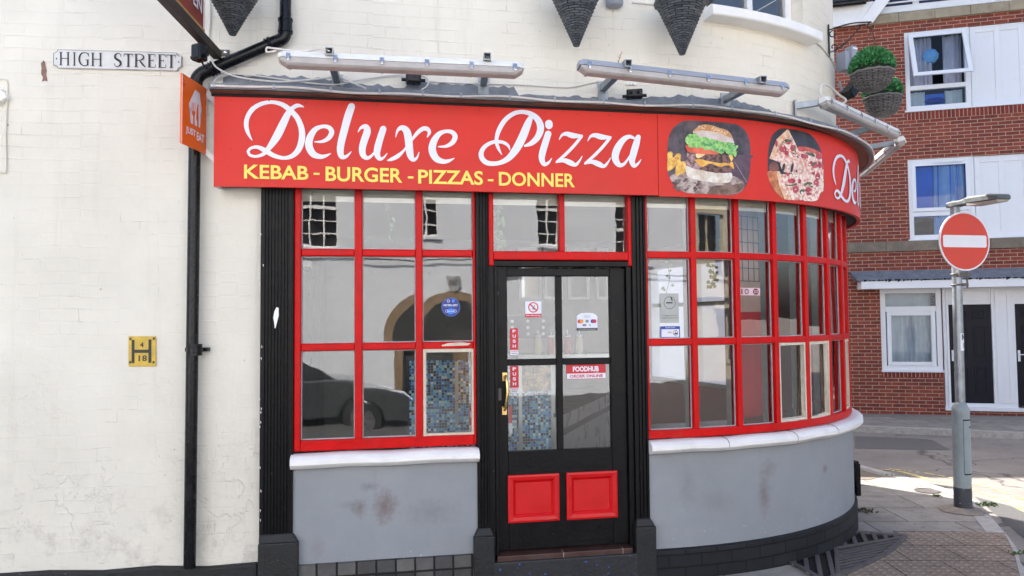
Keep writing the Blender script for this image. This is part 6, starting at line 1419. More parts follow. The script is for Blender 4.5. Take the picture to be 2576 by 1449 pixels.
mk('base', mb, M('grey_painted_steel', lin(140, 150, 154), .45, var=.15, vs=10, dirt=.15), post, smooth=True)
mb = MB(); mb.tube([pb_-Vector((0, 0, .1)), PP(zd-.001)], base_r*1.02, 22); mk('root_sleeve', mb, M('black_post_paint', (.045, .05, .06), .5, var=.3, speck=.5, speckcol=(.25, .25, .25)), post, smooth=True)
dpx = [(2417, 1056), (2443, 1056), (2444, 1188), (2419, 1188)]
mb = MB(); zt_, zb_ = xz(2430, 1056).z, xz(2430, 1188).z
def cyl(a, r_, z): q = PP(z); return q+Vector((math.sin(a)*r_, -math.cos(a)*r_, 0))
gapm = MB()
for i in range(8):
    a0_, a1_ = R(-17.5+i*11.6), R(-17.5+(i+1)*11.6); r2 = base_r*1.015; gapm.face([cyl(a0_, r2, zb_-.012), cyl(a1_, r2, zb_-.012), cyl(a1_, r2, zt_+.012), cyl(a0_, r2, zt_+.012)])
mk('door_gap', gapm, DARK, post)
for i in range(8):
    a0_, a1_ = R(-15+i*11), R(-15+(i+1)*11); r2 = base_r*1.04
    mb.face([cyl(a0_, r2, zb_), cyl(a1_, r2, zb_), cyl(a1_, r2, zt_), cyl(a0_, r2, zt_)])
for a0_ in (R(-15), R(73)): mb.face([cyl(a0_, base_r*.98, zb_), cyl(a0_, base_r*1.04, zb_), cyl(a0_, base_r*1.04, zt_), cyl(a0_, base_r*.98, zt_)])
for z in (zb_, zt_): mb.face([cyl(R(-15+i*11), base_r*.98, z) for i in range(9)][::-1]+[cyl(R(-15+i*11), base_r*1.04, z) for i in range(9)])
mk('access_door', mb, M('pale_grey_steel', lin(140, 152, 156), .45, var=.1), post)
mb = MB(); q = cyl(R(30), base_r*1.045, zt_-.06); mb.lathe(q, [(.009, -.004), (.009, .004)], 10, Matrix.Rotation(R(30), 3, 'Z') @ Matrix.Rotation(R(90), 3, 'X')); mk('lock', mb, IRON, post)
# disc faces right and towards the camera
sa = R(12); sn = Vector((math.sin(sa), -math.cos(sa), 0)); sx = Vector((math.cos(sa), math.sin(sa), 0)); sr = 75/FPX*(yP-.08)
scn = at_depth(2427, 607, yP-.07)
def SG(u, o, v): return scn+sx*u+sn*o+Vector((0, 0, v))
circ = lambda r_, n=56: [(r_*math.cos(2*math.pi*i/n), r_*math.sin(2*math.pi*i/n)) for i in range(n)]
SGRED = M('red_reflective_sheet', lin(208, 62, 44), .4, var=.04); SGW = M('white_reflective_sheet', lin(226, 226, 232), .4, var=.03)
mb = MB(); mb.prism(circ(sr), SG, -.012, 0); plate = mk('sign_disc', mb, SGW, post, bevel=.002)
mb = MB(); mb.prism(circ(sr*.945), SG, .0005, .0015); mk('red_face', mb, SGRED, plate)
bw, bh_ = sr*.86, sr*.205; rr_ = .012
bar = [(-bw+rr_, -bh_), (bw-rr_, -bh_), (bw, -bh_+rr_), (bw, bh_-rr_), (bw-rr_, bh_), (-bw+rr_, bh_), (-bw, bh_-rr_), (-bw, -bh_+rr_)]
mb = MB(); mb.prism(bar, SG, .0016, .003); mk('white_bar', mb, SGW, plate)
mb = MB()
for v in (-sr*.35, sr*.35, -sr*1.12): mb.wbox(-.06, .06, -.05, -.0125, v-.02, v+.02, fn=SG, n=1)
q = PP(xz(2416, 690).z)
for dz in (0, -.1): mb.tube([q+Vector((rad_r*1.15*math.cos(t), rad_r*1.15*math.sin(t), dz)) for t in [2*math.pi*i/16 for i in range(17)]], .008, 6); mb.box(q+Vector((rad_r+.02, -.02, dz)), (.05, .03, .03))
mb.box(q+Vector((rad_r+.035, -.03, -.05)), (.012, .012, .16))
mks('clamp', mb, IRON, post)
# lamp over the sign
lx = Vector((.21, -.98, 0)).normalized(); ly = Vector((-lx.y, lx.x, 0)); lc = PP(ztop)
def LW(u, o, v): return lc+lx*u+ly*o+Vector((0, 0, v))
LL = .56
prof = [(-.06, .05, -.005, .075), (.02, .055, -.005, .085), (.08, .05, .0, .075), (.15, .055, .0, .085), (.2, .075, -.002, .1), (.46, .085, -.012, .075), (.54, .07, -.016, .05), (LL, .055, -.012, .03)]
mb = MB(); vs = []
prof = [(u, w, z0, z1*.62) for u, w, z0, z1 in prof]
for u, w, z0, z1 in prof: vs += [LW(u, -w, z0), LW(u, w, z0), LW(u, w, z1*.75), LW(u, w*.75, z1), LW(u, -w*.75, z1), LW(u, -w, z1*.75)]
fs = []
for i in range(len(prof)-1):
    for k in range(6): fs.append((i*6+k, i*6+(k+1) % 6, i*6+6+(k+1) % 6, i*6+6+k))
fs += [tuple(range(6))[::-1], tuple(range(len(vs)-6, len(vs)))]
mb.mesh(vs, fs); lamp = mk('lamp_hood', mb, M('weathered_grey_lamp', lin(82, 88, 90), .6, var=.3, vs=14, dirt=.4), post, bevel=.006)
mb = MB(); mb.hexa([LW(.22, -.07, -.03), LW(.22, .07, -.03), LW(.52, .06, -.034), LW(.52, -.06, -.034), LW(.2, -.074, -.004), LW(.2, .074, -.004), LW(.54, .066, -.017), LW(.54, -.066, -.017)]); mk('lamp_glass', mb, DIFF, lamp, bevel=.004)
# sticker on the post
zt_, zb_ = xz(2420, 838).z, xz(2420, 882).z; r2 = rad_r*1.03; mb = MB()
aa = [R(-12+i*14) for i in range(7)]
for i in range(6): mb.face([cyl(aa[i], r2, zb_), cyl(aa[i+1], r2, zb_), cyl(aa[i+1], r2, zt_), cyl(aa[i], r2, zt_)])
stp = mk('post_sticker', mb, WHITEV); stp['label'] = 'white sticker with black letters N T wrapped round the sign post'; stp['category'] = 'sticker'
def CYW(a, o, z): return cyl(a, r2+o, z)
mb = MB(); h_ = zt_-zb_; text_on(mb, 'N', CYW, .001, R(8), R(58), zb_+h_*.6, zt_-h_*.04, .05); text_on(mb, 'T', CYW, .001, R(12), R(54), zb_+h_*.17, zb_+h_*.52, .04); mk('print', mb, INK, stp, recalc=False)
# mortar haunch at the foot of the post
mb = MB(); n = 28; rnd = random.Random(12); rr2 = [base_r*1.15]*n; r3 = [rnd.uniform(.19, .24) for _ in range(n)]
vs = [pb_+Vector((rr2[k]*math.cos(2*math.pi*k/n), rr2[k]*math.sin(2*math.pi*k/n), .03)) for k in range(n)]+[Vector((pb_.x-.02+r3[k]*math.cos(2*math.pi*k/n), pb_.y-.04+r3[k]*math.sin(2*math.pi*k/n), 0)) for k in range(n)]
for k in range(n, 2*n): vs[k].z = gz(vs[k].y)+.006
mb.mesh(vs, [(k, (k+1) % n, n+(k+1) % n, n+k) for k in range(n)]); mk('mortar_patch', mb, M('sandy_mortar', (.27, .23, .19), .9, var=.2, vs=25, bump=.5, bs=90), post)

# ------------------------------------------------------------------ cellar grate
def inside_spans(poly, f, lo, hi):     # poly in (u, v); spans of v at u = f
    xs = []
    for i in range(len(poly)):
        (u0_, v0_), (u1_, v1_) = poly[i], poly[(i+1) % len(poly)]
        if (u0_ <= f < u1_) or (u1_ <= f < u0_): xs.append(v0_+(f-u0_)/(u1_-u0_)*(v1_-v0_))
    xs.sort(); return list(zip(xs[::2], xs[1::2]))
grate = thing('cellar_grate', 'curved cast iron cellar grating in the pavement at the foot of the rounded wall', 'grating', gh(2110, 1400))
G = lambda px, py: (lambda p: (p.x, p.y))(gh(px, py))
gpoly = [G(*p) for p in ((1979, 1414), (2040, 1396), (2084, 1384), (2118, 1366), (2142, 1348), (2156, 1342), (2210, 1346), (2278, 1351), (2262, 1369), (2225, 1399), (2174, 1424), (2118, 1448), (2060, 1470), (2050, 1452), (2015, 1432))]
mb = MB(); mb.face([gpt(x, y, .003) for x, y in gpoly]); mk('pit_shade', mb, M('painted_pit_shade', (.006, .006, .006), .95), grate)  # flat black sheet; the dark below the bars is put into its colour
mb = MB(); n = len(gpoly)
for i in range(n):
    a = Vector((*gpoly[i], 0)); c = Vector((*gpoly[(i+1) % n], 0)); a.z = gz(a.y)+.012; c.z = gz(c.y)+.012; mb.beam(a, c, .035, .02)
gd = [G(*p) for p in ((2084, 1386), (2272, 1356))]; ge = [G(*p) for p in ((2103, 1388), (2108, 1449))]
for a, c in (gd, ge): a = Vector((*a, gz(a[1])+.012)); c = Vector((*c, gz(c[1])+.012)); mb.beam(a, c, .03, .02)
mk('frame', mb, IRON, grate, bevel=.003)
def bars(px_poly, dx_px, spacing, w):
    poly = [Vector(G(*p)) for p in px_poly]; d = (Vector(G(*dx_px[1]))-Vector(G(*dx_px[0]))).normalized(); e = Vector((-d.y, d.x))
    uv = [(p.dot(e), p.dot(d)) for p in poly]; lo = min(u for u, v in uv); hi = max(u for u, v in uv); mb = MB(); u = lo+spacing*.6
    while u < hi:
        for v0_, v1_ in inside_spans(uv, u, lo, hi):
            if v1_-v0_ > .02: a = e*u+d*v0_; c = e*u+d*v1_; mb.beam((a.x, a.y, gz(a.y)+.011), (c.x, c.y, gz(c.y)+.011), w, .016)
        u += spacing
    return mb
mk('bar', bars([(1979, 1414), (2040, 1397), (2084, 1386), (2103, 1388), (2106, 1449), (2060, 1466)], ((2085, 1392), (2098, 1445)), .082, .032), IRON, grate, bevel=.003)
mk('bar', bars([(2084, 1384), (2118, 1366), (2142, 1350), (2156, 1343), (2276, 1352)], ((2150, 1345), (2160, 1368)), .082, .034), IRON, grate, bevel=.003)
mk('bar', bars([(2103, 1388), (2272, 1356), (2225, 1399), (2174, 1424), (2108, 1447)], ((2103, 1388), (2272, 1356)), .046, .022), IRON, grate, bevel=.003)
mb = MB(); c_ = gh(2332, 1236); mb.lathe(Vector((c_.x, c_.y, c_.z+.004)), [(.12, 0), (.12, .006), (.09, .008), (.088, .005)], 28); o = mk('drain_cover', mb, IRON); o['label'] = 'small round iron cover in the pavement behind the sign post'; o['category'] = 'manhole cover'
def weed(label, px, py, n, size, mat=LEAFG, name='weed', spread=.08):
    c = gh(px, py); mb = MB(); r_ = random.Random(px)
    for k in range(n):
        p = c+Vector((r_.uniform(-1, 1)*spread, r_.uniform(-1, 1)*spread*.6, .004)); d = Vector((r_.uniform(-1, 1), r_.uniform(-1, 1), r_.uniform(.3, 1.2))).normalized()*size*r_.uniform(.5, 1.1); e = d.cross(Vector((r_.uniform(-1, 1), r_.uniform(-1, 1), .3))).normalized()*size*.17
        mb.face([p, p+d*.5+e, p+d+Vector((0, 0, -size*.1)), p+d*.5-e])
    o = mk(name, mb, mat, recalc=False); o['label'] = label; o['category'] = 'weed'
WEEDG = M('weed_green', (.07, .14, .03), .6, var=.4, vs=40); WEEDD = M('dead_weed', (.06, .05, .03), .8, var=.4, vs=40)
weed('green weed growing beside the kerb right of the sign post', 2486, 1274, 60, .05, WEEDG, spread=.1)
weed('small yellow green weed in the paving left of the sign post', 2360, 1250, 22, .04, WEEDG, spread=.04)
weed('dark dead weed at the foot of the curved black plinth', 2172, 1288, 46, .06, WEEDD, spread=.09)
weed('grassy weed along the kerb at the right edge', 2566, 1395, 50, .035, WEEDG, spread=.07)
weed('low green moss along the kerb in the sunlit strip', 2250, 1196, 60, .025, WEEDG, spread=.13)
# pale sandy cover in the sunlit strip
mb = MB(); q = [gh(x, y) for x, y in ((2130, 1168), (2180, 1186), (2222, 1198), (2190, 1207), (2130, 1206))]; mb.face([gpt(p.x, p.y, .005) for p in q]); struct('gravel_patch', mb, M('sandy_gravel', (.2, .17, .13), .95, var=.4, vs=90, bump=.8, bs=120))
# ------------------------------------------------------------------ inside the shop
def FW(l, o, z): return Vector((P0.x+l*math.cos(A0)+o*math.sin(A0), P0.y+l*math.sin(A0)-o*math.cos(A0), z))
def fh(px, py, o):
    d = ray(px, py); p0 = FW(0, o, 0); n_ = Vector((math.sin(A0), -math.cos(A0), 0)); t = (p0-CAMP).dot(n_)/d.dot(n_); p = CAMP+d*t
    return (p-p0).dot(Vector((math.cos(A0), math.sin(A0), 0))), p.z
FLOORM = M('pale_shop_floor', (.38, .35, .33), .5, var=.2); CEIL = M('dim_ceiling', (.16, .16, .16), .8); WALLI = M('dim_tiled_wall', (.2, .2, .2), .35, var=.08)
REDI = M('bright_red_wall', (.62, .02, .035), .4, var=.12); PINK = M('pale_pink_wall', lin(214, 176, 166), .6); TABLE = M('dark_grey_laminate', (.06, .065, .07), .35, var=.1); NAVI = M('dark_navy_panel', (.02, .022, .05), .35); INOX = M('brushed_steel', (.4, .42, .43), .35, metal=.8, var=.1)
MOS = mosaic_mat()
outl = [W(l, -.2, 0) for l in lrange(-2.55, LS1-.2, .15)]+[FW(-2.0, -5.6, 0), FW(-2.55, -5.6, 0)]
mb = MB(); mb.face([(p.x, p.y, .17) for p in outl]); mk('floor', mb, FLOORM, shop)
mb = MB(); mb.face([(p.x, p.y, 2.70) for p in outl]); mk('ceiling', mb, CEIL, shop)
mb = MB(); mb.face([FW(-2.55, -.1, .1), FW(-2.55, -5.6, .1), FW(-2.55, -5.6, 2.75), FW(-2.55, -.1, 2.75)]); RW = [(fh(x0, 720, -3.6)[0], fh(x1, 720, -3.6)[0]) for x0, x1 in ((1304, 1362), (1369, 1413), (1428, 1482), (1499, 1530))]; RZ0, RZ1 = fh(1400, 754, -3.6)[1], 2.62
RH = [(x0, x1, RZ0, RZ1) for x0, x1 in RW]
for i_, (xa, xb) in enumerate([(-2.55, RW[0][0])]+[(RW[k][1], RW[k+1][0]) for k in range(3)]+[(RW[3][1], RW[3][1]+.15)]): mb.face([FW(xa, -3.6, .1), FW(xb, -3.6, .1), FW(xb, -3.6, 2.75), FW(xa, -3.6, 2.75)])
for xa, xb in RW: mb.face([FW(xa, -3.6, .1), FW(xb, -3.6, .1), FW(xb, -3.6, RZ0), FW(xa, -3.6, RZ0)]); mb.face([FW(xa, -3.6, RZ1), FW(xb, -3.6, RZ1), FW(xb, -3.6, 2.75), FW(xa, -3.6, 2.75)])
mk('inner_wall', mb, WALLI, shop)
mb = MB(); sheet(mb, lrange(3.05, LS1-.3, .2, (SW0, SW1)), [.17, SWZ0-.03, 2.3], -.1, holes=((SW0-.12, SW1+.1, SWZ0-.05, 2.1),)); mk('red_dado', mb, REDI, shop)
mb = MB(); mb.wbox(SW0-.05, SW1+.05, -.16, .03, SWZ0-.05, SWZ0, n=1); mb.wbox(SW0, SW0+.06, -.14, -.02, SWZ0, SWZ1, n=1); mb.wbox(SW1-.06, SW1, -.14, -.02, SWZ0, SWZ1, n=1); mb.wbox(SW0+.06, SW1-.06, -.14, -.02, SWZ1-.06, SWZ1, n=1)
for t in (.45, .55): q = SW0+(SW1-SW0)*t; mb.wbox(q-.025, q+.025, -.13, -.03, SWZ0, SWZ1-.06, n=1)
q = SWZ0+.95; mb.wbox(SW0+.06, SW1-.06, -.12, -.04, q-.025, q+.025, n=1); mk('side_window', mb, UPVC, shop)
def inner_thing(name, label, cat, parts, loc):
    t = thing(name, label, cat, loc)
    for n_, mb, mat in parts: mk(n_, mb, mat, t)
    return t
CO = -.75
c0 = fh(1030, 1000, CO)[0]; c1 = fh(1303, 1000, CO)[0]; c2 = fh(1392, 1000, CO)[0]; cz = fh(1120, 906, CO)[1]; cz2 = fh(1350, 984, CO)[1]; cz3 = fh(1350, 917, CO)[1]
def msheet(l0, l1, z0, z1, o, fn=FW):
    mb = MB(); mb.face([fn(l0, o, z0), fn(l1, o, z0), fn(l1, o, z1), fn(l0, o, z1)], [(l0, z0), (l1, z0), (l1, z1), (l0, z1)]); return mb
m1 = msheet(c0, c1, .17, cz, CO); m1.face([FW(c0, CO, .17), FW(c0, CO-1, .17), FW(c0, CO-1, cz), FW(c0, CO, cz)], [(0, .17), (1, .17), (1, cz), (0, cz)])
m2 = msheet(c1+.03, c2, .17, cz2, CO+.01)
strip = MB(); strip.wbox(c1, c1+.03, CO-.02, CO+.02, .17, cz3, fn=FW, n=1); strip.wbox(c2-.02, c2+.01, CO-.02, CO+.015, .17, cz3, fn=FW, n=1); l_ = fh(1149, 950, CO)[0]; strip.wbox(l_-.012, l_+.012, CO, CO+.012, cz-.48, cz-.01, fn=FW, n=1)
topm = MB(); topm.wbox(c0-.02, c1, CO-.6, CO+.02, cz+.001, cz+.04, fn=FW, n=1); topm.wbox(c0+.1, c0+.75, CO-.5, CO-.05, cz+.04, cz+.1, fn=FW, n=1)
cnt = inner_thing('shop_counter', 'shop counter faced with blue mosaic tiles behind the window and door', 'counter', [('tiled_front', m1, MOS), ('tiled_front', m2, MOS), ('corner_strip', strip, INOX), ('worktop', topm, TABLE)], FW((c0+c2)/2, CO, .17))
pst = MB(); pst.wbox(c1+.03, c2-.02, CO-.0, CO+.012, cz2+.002, cz3, fn=FW, n=1)
FOODP = PM('food_poster_print', (60, 56, 48), (190, 160, 110), 11, .42, .6)
o = mk('food_poster', pst, FOODP); o['label'] = 'dark food poster above the lower blue tiles seen through the door'; o['category'] = 'poster'
rnd = random.Random(19); mb = MB()
for k in range(36):
    l = rnd.uniform(c1+.06, c2-.05); z = rnd.uniform(cz2+.03, cz3-.03); r_ = rnd.uniform(.008, .024); mb.face([FW(l+r_*math.cos(t), CO+.0125+k*.0002, z+r_*math.sin(t)) for t in (0, 1, 2, 3, 4, 5)])
pr_ = mk('print', mb, PM('poster_food_spots', (120, 60, 40), (210, 180, 90), 30), o)
# white counter standing in for a van's reflection in the door
wa = FW(c2+.02, CO, 0); wpt = at_depth(1560, 900, 8.1); wbv = Vector((wpt.x, wpt.y, 0)); zw = 1.02
def WC(u, o, z): d = (wbv-wa); n_ = Vector((d.y, -d.x, 0)).normalized(); return wa+d*u+n_*o+Vector((0, 0, z))
wb_ = MB(); wb_.wbox(0, 1, -.5, 0, .17, zw, fn=WC, n=1); ws_ = MB(); ws_.wbox(0, 1, .001, .006, zw-.17, zw-.12, fn=WC, n=1); wt_ = MB(); wt_.wbox(-.01, 1, -.52, .02, zw+.001, zw+.03, fn=WC, n=1)
inner_thing('van_reflection_counter', 'white counter with a grey stripe standing in for a van mirrored in the right door panes', 'counter', [('body', wb_, M('white_laminate', (.62, .63, .62), .3)), ('stripe', ws_, M('grey_stripe', (.18, .18, .18), .4)), ('worktop', wt_, TABLE)], wa)
# display, shelf and sauce bottles
dl = MB(); DO = -2.0; a, zt_ = fh(1272, 795, DO); c, zb_ = fh(1402, 850, DO); dl.wbox(a, c, DO-.3, DO, zb_, zt_, fn=FW, n=1); d2 = MB()
for i in range(9): x = a+.06+(i % 3)*(c-a)*.3; z = zt_-.05-(i//3)*.06; d2.lathe(FW(x, DO+.012, z), [(.016, -.006), (.016, .006)], 10, Matrix.Rotation(A0, 3, 'Z') @ Matrix.Rotation(R(90), 3, 'X'))
inner_thing('oven_hood', 'dark navy oven front with small knobs seen through the upper left door pane', 'oven', [('front', dl, NAVI), ('knob', d2, INOX)], FW(a, DO, zb_))
sh = MB(); SO = -1.45; a, zs_ = fh(1270, 893, SO); c = fh(1560, 893, SO)[0]; sh.wbox(a, c, SO-.3, SO+.1, zs_-.03, zs_, fn=FW, n=1); sh.wbox(a, a+.04, SO-.2, SO, .17, zs_-.03, fn=FW, n=1); sh.wbox(c-.04, c, SO-.2, SO, .17, zs_-.03, fn=FW, n=1)
o = mk('steel_shelf', sh, INOX); o['label'] = 'steel shelf holding sauce bottles behind the door glass'; o['category'] = 'shelf'
BOT = [('pale yellow sauce bottle beside the first push sticker', 1354, (.6, .55, .3)), ('white sauce bottle left of the door centre bar', 1398, (.65, .64, .6)), ('red sauce bottle just right of the door centre bar', 1428, (.4, .02, .03)), ('cream sauce bottle under the card payment sticker', 1458, (.62, .58, .46)), ('red sauce bottle beside the white one', 1386, (.4, .03, .03))]
for lab, px, colr in BOT:
    l, z = fh(px, 892, SO+.03); c_ = FW(l, SO+.03, zs_); t = thing('sauce_bottle', lab, 'bottle', c_, 'sauce bottles on the steel shelf')
    mb = MB(); mb.lathe(c_, [(.03, 0), (.032, .01), (.032, .13), (.026, .15)], 16); mk('body', mb, M('sauce_bottle_plastic', colr, .35), t, smooth=True)
    mb = MB(); mb.lathe(c_, [(.027, .15), (.027, .165), (.01, .172), (.004, .21)], 12); mk('nozzle', mb, WHITEV, t, smooth=True)
# bay table ledge and red pillar
mb = MB(); mb.sweep(lrange(LR1+.1, 2.9, .08), lambda l: [(-.14, .955), (-.44, .955), (-.44, .985), (-.14, .985)]); mb2 = MB()
for l in (1.0, 2.2): mb2.tube([W(l, -.4, .17), W(l, -.4, .955)], .03, 10)
inner_thing('window_table', 'dark grey curved table ledge inside the bay window', 'table', [('tabletop', mb, TABLE), ('leg', mb2, INOX)], W(1.4, -.4, .17))
PO = -.5; a = ph(1864, 900, PO)[0]; c = ph(1930, 900, PO)[0]; zr = ph(1895, 785, PO)[1]
lo_ = MB(); lo_.wbox(a, c, PO-.16, PO, .17, zr, n=2); hi_ = MB(); hi_.wbox(a, c, PO-.16, PO, zr+.001, 2.7, n=2); gr = MB()
for i in range(5): x = a+(c-a)*(i+.5)/5; gr.wbox(x-.0025, x+.0025, PO+.004, PO+.008, zr+.25, 2.6, n=1)
for i in range(9): z = zr+.25+i*.105; gr.wbox(a, c, PO+.009, PO+.013, z-.0025, z+.0025, n=2)
pil = mk('pillar', lo_, REDI, shop); mk('upper_pillar', hi_, PINK, pil); mk('wire_grid', gr, INK, pil)
for k, (x0, x1) in enumerate(RW):
    fr_ = MB(); w_ = .035
    fr_.wbox(x0, x0+w_, -3.62, -3.57, RZ0, RZ1, fn=FW, n=1); fr_.wbox(x1-w_, x1, -3.62, -3.57, RZ0, RZ1, fn=FW, n=1); fr_.wbox(x0+w_, x1-w_, -3.62, -3.57, RZ0, RZ0+w_, fn=FW, n=1); fr_.wbox(x0+w_, x1-w_, -3.62, -3.57, RZ1-w_, RZ1, fn=FW, n=1)
    mk('rear_window', fr_, UPVC, shop)
# camera dome and ivy garlands behind the glass
c_ = pw(772, 668, -.2); t = thing('camera_dome', 'small dome camera inside the left window under the upper glazing bar', 'security camera', c_); mb = MB(); mb.lathe(c_, [(.001, -.01), (.03, -.008), (.034, .01), (.03, .03), (.001, .034)], 16); mk('cap', mb, FITW, t, smooth=True); mb = MB(); mb.lathe(c_, [(.001, -.04), (.016, -.036), (.026, -.02), (.028, -.009)], 16); mk('dome', mb, PLASTIC, t, smooth=True)
IVY = M('pale_ivy_leaves', (.12, .22, .09), .5, var=.4, vs=30)
def ivy(label, pts, o, n_, size, seed):
    r_ = random.Random(seed); P_ = [pw(px, py, o) for px, py in pts]; cv = catmull(P_, 10); t = thing('ivy_garland', label, 'garland', cv[-1], 'artificial ivy behind the glass'); mb = MB(); mb.tube(cv, .002, 5); mk('stem', mb, IVY, t); mb = MB()
    for k in range(n_):
        p = r_.choice(cv)+Vector((r_.uniform(-.03, .03), r_.uniform(-.02, .02), r_.uniform(-.02, .02))); a0_ = r_.uniform(0, 6.28); s_ = size*r_.uniform(.6, 1.2); ux = Vector((math.cos(A0), math.sin(A0), r_.uniform(-.3, .3))); uy = Vector((r_.uniform(-.3, .3), r_.uniform(-.5, .5), 1)).normalized()
        pts_ = [(0, -.5), (.3, -.55), (.5, -.2), (.95, -.1), (.55, .2), (.3, .95), (0, .5), (-.3, .95), (-.55, .2), (-.95, -.1), (-.5, -.2), (-.3, -.55)]
        mb.face([p+ux*(x*math.cos(a0_)-y*math.sin(a0_))*s_+uy*(x*math.sin(a0_)+y*math.cos(a0_))*s_ for x, y in pts_])
    mk('leaf', mb, IVY, t, recalc=False)
ivy('pale ivy leaves hanging in the left fanlight pane', [(1250, 512), (1256, 560), (1250, 600), (1262, 622)], -.12, 26, .022, 1)
ivy('thin ivy sprig hanging in the middle top pane of the left window', [(960, 500), (975, 540), (982, 570), (980, 602)], -.12, 8, .014, 2)
ivy('ivy strand hanging in the first middle pane of the bay', [(1678, 660), (1684, 700), (1676, 740), (1684, 768)], -.14, 16, .018, 3)
ivy('leafy ivy in the second middle pane of the bay', [(1790, 664), (1796, 690), (1788, 720)], -.3, 30, .02, 4)

# ------------------------------------------------------------------ stickers on the glass
def sticker(name, label, px0, py0, px1, py1, o, col, group=None, shape=None):
    a, zt_ = ph(px0, py0, o); c, zb_ = ph(px1, py1, o); mb = MB()
    S = lambda u, v: (a+(c-a)*u, zb_+(zt_-zb_)*v)
    mb.prism([S(*p) for p in (shape or [(0, 0), (1, 0), (1, 1), (0, 1)])], W, o, o+.001); t = mk(name, mb, col); t['label'] = label; t['category'] = 'sticker'
    if group: t['group'] = group
    st = [o+.0014]
    def patch(u0_, v0_, u1_, v1_, mat, n_='print'):
        mb = MB(); mb.face([W(S(u0_, v0_)[0], st[0], S(u0_, v0_)[1]), W(S(u1_, v0_)[0], st[0], S(u0_, v0_)[1]), W(S(u1_, v1_)[0], st[0], S(u1_, v1_)[1]), W(S(u0_, v1_)[0], st[0], S(u1_, v1_)[1])]); st[0] += .0003; mk(n_, mb, mat, t, recalc=False)
    def text(s_, u0_, u1_, v0_, v1_, mat, bold=.02, flip=False):
        mb = MB(); text_on(mb, s_, W, st[0], S(u0_, 0)[0], S(u1_, 0)[0], S(0, v0_)[1], S(0, v1_)[1], bold, flip=flip); st[0] += .0003; mk('print', mb, mat, t, recalc=False)
    def disc(u, v, r_, mat, ring=0.0, n=24, asp=None):
        asp = (zt_-zb_)/(c-a); mb = MB(); P_ = [S(u+r_*asp*math.cos(k*2*math.pi/n), v+r_*math.sin(k*2*math.pi/n)) for k in range(n)]
        if ring:
            Q_ = [S(u+(r_-ring)*asp*math.cos(k*2*math.pi/n), v+(r_-ring)*math.sin(k*2*math.pi/n)) for k in range(n)]
            for k in range(n): j = (k+1) % n; mb.face([W(P_[k][0], st[0], P_[k][1]), W(P_[j][0], st[0], P_[j][1]), W(Q_[j][0], st[0], Q_[j][1]), W(Q_[k][0], st[0], Q_[k][1])])
        else: mb.face([W(l, st[0], z) for l, z in P_])
        st[0] += .0003; mk('print', mb, mat, t, recalc=False)
    def poly(pts, mat):
        mb = MB(); mb.face([W(S(*p)[0], st[0], S(*p)[1]) for p in pts]); st[0] += .0003; mk('print', mb, mat, t, recalc=False)
    return patch, text, disc, poly
SRED = M('red_sticker_print', lin(200, 24, 44), .4, var=.02); SBLU = M('blue_sticker_print', lin(24, 66, 170), .4, var=.02); SNAV = M('deep_blue_sticker', lin(30, 30, 130), .35, var=.05); SLBL = M('light_blue_sticker_print', lin(60, 140, 235), .4); SGRY = M('grey_sticker_print', lin(130, 130, 138), .5); SYEL = M('amber_sticker_print', lin(236, 160, 50), .4)
DG, WG = -.0485, -.028
p_, t_, d_, q_ = sticker('no_smoking_sticker', 'square white no smoking sticker with red ring and red caption on the door glass', 1321, 758, 1362, 798, DG, WHITEV)
d_(.5, .62, .33, SRED, .07); p_(0, 0, 1, .22, SRED); t_('No Smoking', .06, .94, .05, .17, WHITEV); q_([(.28, .78), (.34, .84), (.72, .46), (.66, .4)], SRED); q_([(.44, .5), (.54, .5), (.54, .56), (.44, .56)], INK); q_([(.5, .6), (.53, .58), (.62, .74), (.58, .76)], SGRY)
p_, t_, d_, q_ = sticker('card_payment_sticker', 'white card payment sticker with coloured card discs on the right door pane', 1450, 787, 1503, 831, DG, WHITEV, shape=[(0, 0), (1, 0), (1, .78), (.94, .88), (.78, .98), (.5, 1), (.22, .98), (.06, .88), (0, .78)])
p_(0, 0, 1, .14, INK); t_('We accept card payments', .08, .92, .04, .1, WHITEV, .01); t_('VISA', .4, .6, .77, .84, SBLU); d_(.14, .52, .11, SRED); d_(.24, .52, .11, SYEL); d_(.76, .52, .11, SBLU); d_(.86, .52, .11, SRED); p_(.43, .45, .57, .6, SGRY); p_(.28, .24, .46, .36, SGRY); p_(.6, .26, .66, .34, SGRY); p_(.35, .71, .65, .88, M('sticker_pale_box', lin(206, 212, 220), .4))
for k, (x0, y0, x1, y1, lab) in enumerate(((1283, 826, 1304, 893, 'red PUSH sticker with white footer on the upper left door pane'), (1283, 921, 1305, 988, 'red PUSH sticker with white footer on the lower left door pane beside the brass handle'))):
    p_, t_, d_, q_ = sticker('push_sticker', lab, x0, y0, x1, y1, DG, SRED, 'push stickers on the door')
    p_(0, 0, 1, .19, WHITEV)
    for i, ch in enumerate('PUSH'): t_(ch, .3, .7, .83-i*.185, .95-i*.185, WHITEV, .03)
    t_('FOODHUB', .1, .9, .12, .165, SRED, .03); p_(.15, .05, .85, .08, SGRY)
p_, t_, d_, q_ = sticker('order_online_sticker', 'red and white FOODHUB ORDER ONLINE sticker on the lower right door pane', 1425, 917, 1524, 952, DG, SRED, shape=[(.02, 0), (.98, 0), (1, .06), (1, .94), (.98, 1), (.02, 1), (0, .94), (0, .06)])
p_(.005, .03, .995, .38, WHITEV); t_('FOODHUB', .16, .82, .5, .86, WHITEV, .045); t_('.co.uk', .7, .82, .42, .48, WHITEV, .01); t_('ORDER ONLINE', .08, .92, .1, .3, SRED, .03)
circ1 = [(.5+.5*math.cos(2*math.pi*k/32), .5+.5*math.sin(2*math.pi*k/32)) for k in range(32)]
